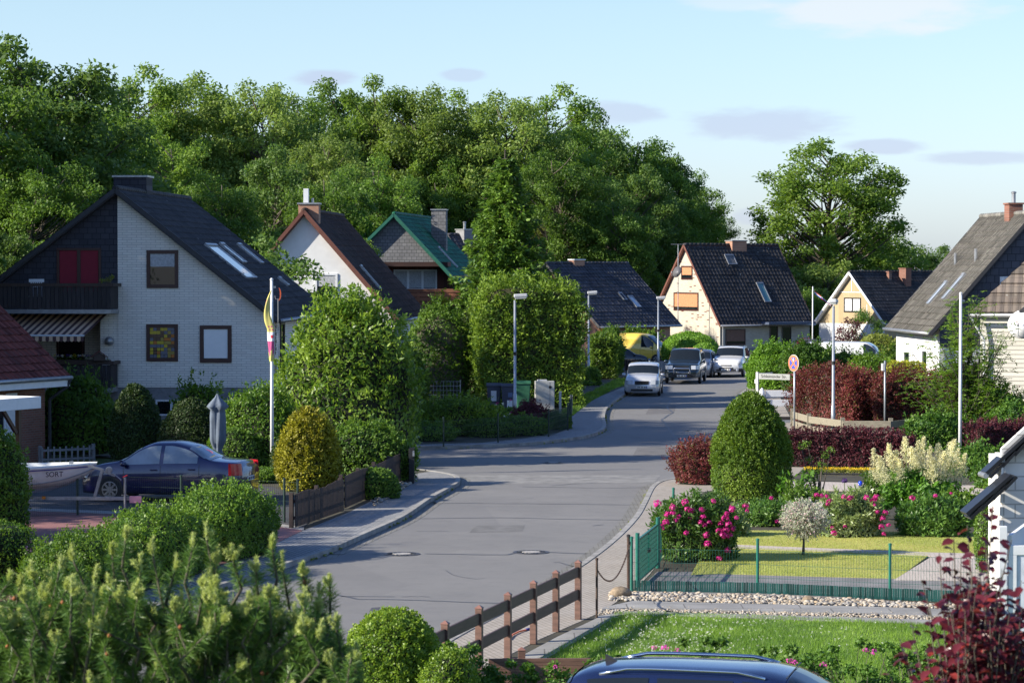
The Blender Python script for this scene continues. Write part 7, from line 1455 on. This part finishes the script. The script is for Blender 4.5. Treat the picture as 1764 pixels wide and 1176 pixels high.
# ================================================================ FOREGROUND PLANTS
d = 33.3; shrub('box_ball', 'round clipped box ball in the foreground beside the street', 'bush', (X(676, d), d, .1), 'ball', (.64, .64, ht(1052, d)), 'box', 30000, .036, amp=.02, k=4, depth=.05, aspect=.7, jit=.9, spikes=500, spike_len=.05)
d = 32.5; shrub('box_bush', 'small green bush touching the right side of the box ball', 'bush', (X(772, d), d, .1), 'ball', (.36, .4, ht(1118, d)), 'box', 9000, .036, amp=.1, depth=.08, aspect=.6, jit=.9, spikes=200, spike_len=.08)
RG = [(808, 34, 1102, .45, 'rugosa rose shoots rising over the brown rail fence', []), (925, 33.6, 1140, .75, 'rugosa rose bush before the ribbed boards, left of the car roof', [(957, 1150)]), (1040, 34.5, 1128, .6, 'low rugosa roses with pink blooms just behind the left end of the car roof', [(1128, 1117), (1146, 1116), (1168, 1122)]),
      (1210, 35, 1098, .55, 'rugosa rose shoots rising behind the middle of the car roof', []), (1365, 34.5, 1106, .6, 'rugosa rose bush behind the right end of the car roof', [(1368, 1143), (1362, 1140)]), (1480, 33.5, 1098, .85, 'large rugosa rose bush with pink blooms right of the car', [(1372, 1142), (1421, 1146), (1494, 1122), (1507, 1124)]), (1560, 34.5, 1110, .6, 'rugosa roses at the foot of the purple-leaved shrub', [])]
for u, d, v, a_, lab, fl in RG:
    h = ht(v, d); cl = []
    rr = random.Random(u)
    for i in range(30): f = rr.random(); x = rr.uniform(-a_, a_); cl.append((x, rr.uniform(-.35, .35), h * (.25 + .6 * f) * (1 - .35 * (abs(x) / a_) ** 2), .11))
    for i in range(4): x = rr.uniform(-a_ * .7, a_ * .7); cl.append((x, 0, h * rr.uniform(.86, .96), .07))
    t = bushy('rose_bush', lab, 'rose bush', (X(u, d), d, .1), cl, 'rose', .055, 95, aspect=.6, flat=.75, shell=.35, stemr=.006); flowers_on(t, [onto(x, y, d - .4, t.location) for x, y in fl], RB, .9)
# ---- purple-leaved shrub, right foreground
def leaf6(P, N_, T, size, asp=.62, fold=.25):
    n = len(P); nn = unit(N_); t = unit(T - nn * np.sum(T * nn, 1, keepdims=True)); b = np.cross(nn, t); L = size * rng.uniform(.6, 1.25, (n, 1)); w = L * asp / 2; c = nn * w * fold
    V = np.stack([P, P + t * L * .3 + b * w + c, P + t * L * .7 + b * w * .8 + c * 1.2, P + t * L - nn * L * .12, P + t * L * .7 - b * w * .8 + c * 1.2, P + t * L * .3 - b * w + c, P + t * L * .5], 1).reshape(-1, 3); k = np.arange(n)[:, None] * 7
    Q = np.concatenate([k + np.array([[0, 1, 2, 6]]), k + np.array([[6, 2, 3, 3]])[:, :4], k + np.array([[6, 3, 4, 4]])[:, :4], k + np.array([[0, 6, 4, 5]])], 0)
    Tn = np.concatenate([np.concatenate([k + np.array([[a, b_, c_]]) for a, b_, c_ in ((0, 1, 6), (1, 2, 6), (2, 3, 6), (3, 4, 6), (4, 5, 6), (5, 0, 6))], 0)]); return V, Tn
def plum():
    d = 13.2; t = thing('purple_plum_shrub', 'dark red-purple leaved shrub in the right foreground', 'shrub', (X(1680, d), d, 0)); random.seed(31); mb = MB(); P = []; N_ = []; T = []
    tips = [(1572, 1072, 0), (1620, 952, .1), (1645, 925, .2), (1658, 960, 0), (1668, 905, .1), (1700, 938, .3), (1712, 870, .1), (1728, 980, -.1), (1745, 930, .2), (1762, 1000, 0), (1590, 1000, .2), (1600, 1050, -.2), (1630, 1010, -.1), (1560, 1120, .1)]
    for i in range(250): u = random.gauss(1697, 56); tips.append((u, 985 + abs(u - 1695) * .75 + random.uniform(0, 240), random.uniform(-.5, .4)))
    for (u, v, dy) in tips:
        dd = d + dy; tip = Vector((X(u, dd) - X(1680, d), dy, Z(v, dd))); base = Vector((tip.x * .45 + random.uniform(-.04, .04), dy * .5, max(2.2, tip.z - random.uniform(.7, 1.1)))); mid = base.lerp(tip, .5) + Vector((random.uniform(-.05, .05), 0, .03)); pts = [base, mid, tip]; mb.tube(pts, [.008, .005, .002], 5, cap=False)
        m = 26
        for i in range(m):
            s = (i + random.random()) / m; c = (base * (1 - s) ** 2 + mid * 2 * s * (1 - s) + tip * s * s); a = random.uniform(0, 6.28); P.append(tuple(c)); N_.append((random.gauss(0, .5), random.gauss(-.3, .5), 1.0)); T.append((math.cos(a), math.sin(a), random.uniform(-.5, .5)))
    for i in range(10): limb(mb, (0, 0, 0), (random.uniform(-.3, .3), random.uniform(-.2, .2), 2.8), .03, .012, .02, 6)
    mb.build('branches', M_bark, t, smooth=True); V, Tn = leaf6(np.array(P), np.array(N_), np.array(T), .068); link('foliage', np_mesh('foliage', V, Tn, LM['plum'], smooth=True), t)
plum()
# ---- mountain pine, left foreground
def pine():
    d = 15.0; x0 = X(300, d); t = thing('mountain_pine', 'bushy pine with upright pale candles filling the left foreground', 'pine', (x0, d, 0)); random.seed(12); rs = np.random.default_rng(12)
    tips = []
    top_pts = [(-40, 1000), (0, 1000), (60, 985), (120, 975), (165, 1000), (215, 955), (262, 985), (300, 1010), (330, 990), (355, 960), (400, 1000), (435, 990), (468, 985), (505, 1020), (520, 1005), (560, 1015), (590, 1060), (620, 1110)]
    def topv(u): return float(np.interp(u, [p[0] for p in top_pts], [p[1] for p in top_pts]))
    for u, v in [(215, 930), (192, 958), (262, 958), (355, 930), (330, 948), (468, 948), (440, 985), (520, 992), (567, 1010), (125, 968), (55, 1000), (88, 998), (300, 985), (400, 965), (12, 1005), (160, 1005), (240, 985), (548, 1030), (372, 975), (486, 985), (100, 985), (30, 1015)]: tips.append((u, v, random.uniform(-.25, .25), 1))
    for i in range(360):
        u = random.uniform(-50, 615); v = topv(u) + 40 + abs(random.gauss(0, 1)) * 95
        if u > 560: v = max(v, 1085)
        tips.append((u, v, random.uniform(-.55, .35) - (v - 1000) * .0015, random.random() < (.62 if v < topv(u) + 90 else .38)))
    CONE = plain('pine_cone', (.3, .1, .03), .7, var=.3, scale=60); PN = []; TN = []; PC = []; TC = []; mb = MB(); cn = MB(); bud = MB()
    def ring_out(dr, m):
        a = rs.uniform(0, 2 * math.pi, m); e1 = dr.orthogonal().normalized(); e2 = dr.cross(e1); return np.outer(np.cos(a), np.array(e1)) + np.outer(np.sin(a), np.array(e2))
    for u, v, dy, cand in tips:
        dd = d + dy; tip = Vector((X(u, dd) - x0, dy, Z(v, dd))); low = (v - topv(u)) > 60
        dr = Vector((random.gauss(0, .6 if low else .28), random.gauss(-.45 if low else -.1, .35), 1)).normalized(); ln = random.uniform(.16, .27); base = tip - dr * ln
        root = base + Vector((random.uniform(-.12, .12) - base.x * .1, random.uniform(.05, .2), -random.uniform(.12, .3))); limb(mb, root, base, .012, .009, .05, 5); mb.tube([base, tip], [.009, .007], 5, cap=False)
        m = 330; s = rs.random(m)[:, None] ** .8; PN.append(np.array(base) + np.array(dr) * ln * s * .96); TN.append(ring_out(dr, m) * 1.0 + np.array(dr) * rs.uniform(.15, .8, (m, 1)))
        m = 120; s = rs.random(m)[:, None]; d2 = (base - root); PN.append(np.array(root) + np.array(d2) * s); TN.append(ring_out(d2.normalized(), m) * .9 + np.array(d2.normalized()) * .5)
        if cand:
            for k in range(random.choice([2, 3, 4, 5])):
                cd = (dr * .9 + Vector((random.gauss(0, .55), random.gauss(0, .4), .25))).normalized() if k else Vector((dr.x * .3, dr.y * .3, 1)).normalized(); cl = random.uniform(.045, .085) * (1.35 if k == 0 else 1); q = tip + cd * cl
                bud.tube([tip, q], [.007, .007], 5); mm = 170; s = rs.random(mm)[:, None]; PC.append(np.array(tip) + np.array(cd) * cl * (.1 + .92 * s)); TC.append(ring_out(cd, mm) * .75 + np.array(cd) * .8)
        if random.random() < .13: cc = tip - dr * ln * .25 + Vector((random.uniform(-.03, .03), -.03, 0)); MB().lathe([(.003, -.014), (.012, -.006), (.013, .003), (.006, .012), (.002, .015)], 8, c=tuple(cc)).build('cone', CONE, t, smooth=True)
    P = np.concatenate(PN); T = np.concatenate(TN); V, Q = leaf_arrays(P, rs.normal(size=P.shape), .066, .05, .5, T=T, tj=.12); link('needles', np_mesh('needles', V, Q, LM['needle']), t)
    P = np.concatenate(PC); T = np.concatenate(TC); V, Q = leaf_arrays(P, rs.normal(size=P.shape), .025, .15, .5, T=T, tj=.15); link('young_candles', np_mesh('young_candles', V, Q, LM['candle']), t)
    mb.tube([(0, .3, 0), (.1, .3, 1.6), (0, .2, 3.2)], [.14, .1, .05], 8)
    for i in range(12): limb(mb, (0, .25, 1.5 + i * .12), (random.uniform(-1.4, 1.1), random.uniform(-.2, .3), random.uniform(2.7, 3.6)), .04, .015, .0, 6)
    mb.build('branches', M_bark, t, smooth=True); bud.build('candle_stems', plain('candle_stem', (.3, .34, .13), .7), t)
pine()
# ================================================================ LAWN, PEBBLES
def inside(x, y, poly):
    c = np.zeros(len(x), bool); n = len(poly)
    for i in range(n):
        x1, y1 = poly[i]; x2, y2 = poly[i - 1]; m = ((y1 > y) != (y2 > y)) & (x < (x2 - x1) * (y - y1) / (y2 - y1 + 1e-12) + x1); c ^= m
    return c
def blades(name, poly, n, h, w, mat, z, lean=.4, label=None):
    xs = [p[0] for p in poly]; ys = [p[1] for p in poly]; x = rng.uniform(min(xs), max(xs), n); y = rng.uniform(max(min(ys), 34), max(ys), n); m = inside(x, y, poly) & (np.abs(x) < y * .205); x, y = x[m], y[m]; k = len(x); hh = h * rng.uniform(.5, 1.25, k) * (1 + .25 * np.sin(x * 1.7 + y * 1.1)); a = rng.uniform(0, 2 * math.pi, k)
    b = np.stack([x, y, np.full(k, z)], 1); s = np.stack([np.cos(a), np.sin(a), np.zeros(k)], 1) * w / 2; tip = b + np.stack([rng.normal(size=k) * lean * hh, rng.normal(size=k) * lean * hh, hh], 1)
    V = np.stack([b - s, b + s, tip], 1).reshape(-1, 3); o = link(name, np_mesh(name, V, np.arange(k * 3).reshape(k, 3), mat)); struct(o, 'stuff'); return o
o = blades('grass', L1, 150000, .062, .009, LM['grass'], .11); tag(o, 'short green grass of the front lawn', 'grass')
L2 = [(p[0], p[1]) for p in g2([(1190, 990), (1215, 945), (1260, 941), (1400, 948), (1605, 952), (1545, 996), (1240, 988)], .115)]; o = blades('grass', L2, 60000, .024, .008, LM['drygrass'], .115); tag(o, 'yellowish mown grass inside the wire fence', 'grass')
L3 = g2([(1190, 912), (1400, 914), (1700, 918), (1900, 922), (1900, 958), (1610, 951), (1400, 943), (1190, 934)], .118); o = blades('grass', L3, 60000, .026, .009, LM['drygrass'], .118); tag(o, 'yellowish mown grass beyond the garden path', 'grass')
xy = []; Lc = L1; cx = np.array([G(1150, 1085, .1).x, G(1150, 1085, .1).y])
for i in range(520):
    u = random.gauss(1150, 75) if random.random() < .7 else random.uniform(1000, 1560); v = random.uniform(1064, 1130); p = G(u, v, .11); xy.append((p.x, p.y))
xy = np.array(xy); m = inside(xy[:, 0], xy[:, 1], L1); xy = xy[m]; C = np.column_stack([xy, np.full(len(xy), .17)]); V, Q = clump_leaves(C, np.full(len(C), .013), 9, .016, .8, .3); o = link('clover_flowers', np_mesh('clover_flowers', V, Q, LM['white'])); struct(o, 'stuff'); tag(o, 'small white clover flowers scattered in the front lawn', 'clover')
# weeds in the gutters and at edges
C = []
for ln, sg_ in ((KA, 1), (KC, -1), (KB, 1)):
    ln2 = offset(ln, -sg_ * .03)
    for i in range(len(ln2) - 1):
        a, b_ = Vector(ln2[i]), Vector(ln2[i + 1]); 
        for k in range(int((b_ - a).length * 2.2)):
            if math.sin(a.x * 1.3 + a.y * .7 + k * .35) > .1: p = a.lerp(b_, random.random()); C.append((p.x, p.y, .02, ))
C = np.array(C); V, Q = clump_leaves(C, rng.uniform(.02, .06, len(C)), 16, .05, .5, .4); V[:, 2] = np.maximum(V[:, 2], .003); o = link('weeds', np_mesh('weeds', V, Q, LM['yell'])); struct(o, 'stuff'); tag(o, 'small weeds growing in the joints along the kerbs', 'weeds')
def pebbles(name, pts, n, r0, r1, z, mats, label, cat='pebbles'):
    base = bpy.data.meshes.new('b'); import bmesh; bm = bmesh.new(); bmesh.ops.create_icosphere(bm, subdivisions=2, radius=1); bv = np.array([v.co[:] for v in bm.verts]); bf_ = np.array([[v.index for v in f.verts] for f in bm.faces]); bm.free(); bpy.data.meshes.remove(base)
    xs = [p[0] for p in pts]; ys = [p[1] for p in pts]; x = rng.uniform(min(xs), max(xs), n * 6); y = rng.uniform(min(ys), max(ys), n * 6); m = inside(x, y, pts) & (x < y * .21); x, y = x[m][:n], y[m][:n]; V = []; Fc = []; k = 0
    for i in range(len(x)):
        r = rng.uniform(r0, r1); a = rng.uniform(0, 6.28); sc = np.array([rng.uniform(.8, 1.4), rng.uniform(.7, 1.0), rng.uniform(.45, .75)]) * r; v = bv * sc * lumps(bv, .08, 2, a)[:, None]; c, s = math.cos(a), math.sin(a); v = v @ np.array([[c, s, 0], [-s, c, 0], [0, 0, 1]]); V.append(v + np.array([x[i], y[i], z + r * rng.uniform(.2, .8)])); Fc.append(bf_ + k); k += len(bv)
    o = link(name, np_mesh(name, np.concatenate(V), np.concatenate(Fc), mats, smooth=True)); struct(o, 'stuff'); return tag(o, label, cat)
def pebmat():
    m, t, p, o = newmat('pebble_stone'); g = t.nodes.new('ShaderNodeNewGeometry'); cr = t.nodes.new('ShaderNodeValToRGB'); e = cr.color_ramp.elements; e[0].color = (.36, .33, .28, 1); e[1].color = (.22, .17, .12, 1); x = e.new(.35); x.color = (.34, .26, .17, 1); x = e.new(.6); x.color = (.42, .39, .35, 1); x = e.new(.8); x.color = (.19, .18, .17, 1); t.links.new(g.outputs['Random Per Island'], cr.inputs[0]); t.links.new(cr.outputs[0], p.inputs['Base Color']); p.inputs['Roughness'].default_value = .7; return m
M_peb = pebmat()
pebbles('pebbles', g2([(1052, 1021), (1088, 1021), (1300, 1025), (1460, 1033), (1600, 1040), (1900, 1052), (1900, 1064), (1600, 1048), (1460, 1044), (1084, 1035), (1050, 1034)], .1), 2900, .018, .047, .1, M_peb, 'river pebbles along the foot of the green fence')
pebbles('fine_gravel', g2([(1036, 1049), (1084, 1045), (1460, 1054), (1900, 1067), (1900, 1077), (1460, 1063), (1084, 1053), (1030, 1060)], .1), 2600, .012, .03, .1, M_peb, 'fine gravel strip between the two rows of slabs', 'gravel')
pebbles('pebbles', g2([(640, 862), (700, 826), (716, 818), (720, 826), (690, 845), (645, 872)], .1), 260, .03, .07, .1, M_peb, 'pebbles around the dark bollard')
def boulder(label, u, v, r):
    import bmesh; bm = bmesh.new(); bmesh.ops.create_icosphere(bm, subdivisions=3, radius=1)
    for q in bm.verts: f = float(lumps(np.array([q.co[:]]), .1, 2.2, u)[0]); q.co = Vector((q.co.x * r * 1.3 * f, q.co.y * r * f, q.co.z * r * .8 * f))
    me = bpy.data.meshes.new('boulder'); bm.to_mesh(me); bm.free(); me.materials.append(plain('field_stone', (.24, .18, .12), .85, var=.3, scale=12, bmp=.4)); me.polygons.foreach_set('use_smooth', [True] * len(me.polygons)); p = G(u, v, .1); o = link('boulder', me, loc=(p.x, p.y, .1 + r * .5)); tag(o, label, 'stone')
boulder('rounded field stone at the left end of the pebble strip', 1068, 1028, .15); boulder('smaller rounded stone lying in the pebbles right of the fence post', 1393, 1036, .085)
hose = thing('orange_hose', 'piece of orange cord with a blue end lying on the pavement behind the rail fence', 'cord', tuple(G(894, 1093, .1))); MB().tube([(-.15, -.6, .015), (-.1, -.1, .02), (.0, .25, .02), (.12, .5, .015)], .013, 6).build('cord', plain('orange', (.7, .12, .02), .5), hose); MB().tube([(.12, .5, .02), (.2, .6, .02)], .02, 6).build('plug', M_blue, hose)
tr_ = thing('covered_trailer', 'grey tarpaulin covered trailer behind the yellow van', 'trailer', (X(1106, 168), 168.5, 0), math.radians(-6))
MB().prism([(-1.35, .9), (1.25, .9), (1.2, 1.45), (1.0, 1.62), (-1.1, 1.68), (-1.3, 1.5)], -.9, .9).build('tarpaulin', plain('grey_tarpaulin', (.42, .44, .46), .6, var=.15, scale=2), tr_, M=frame((0, 0, 0), (1, 0, 0), (0, 0, 1)), bevel=.05)
MB().box(-1.3, 1.3, -.85, .85, .5, .895).build('trailer_body', M_zinc, tr_)
for x_ in (-.9, .9): MB().lathe([(.1, -.08), (.28, -.07), (.28, .07), (.1, .08)], 16, M=Matrix.Translation((x_, -.9, .28)) @ Matrix.Rotation(math.pi / 2, 4, 'X')).build('wheel', M_tyre, tr_)
o = blades('grass', g2([(986, 716), (1020, 690), (1062, 668), (1105, 655), (1065, 652), (1000, 684), (960, 716)], .104), 26000, .13, .03, LM['grass'], .104); tag(o, 'rough grass verge between the thuja hedge and the far pavement', 'grass')
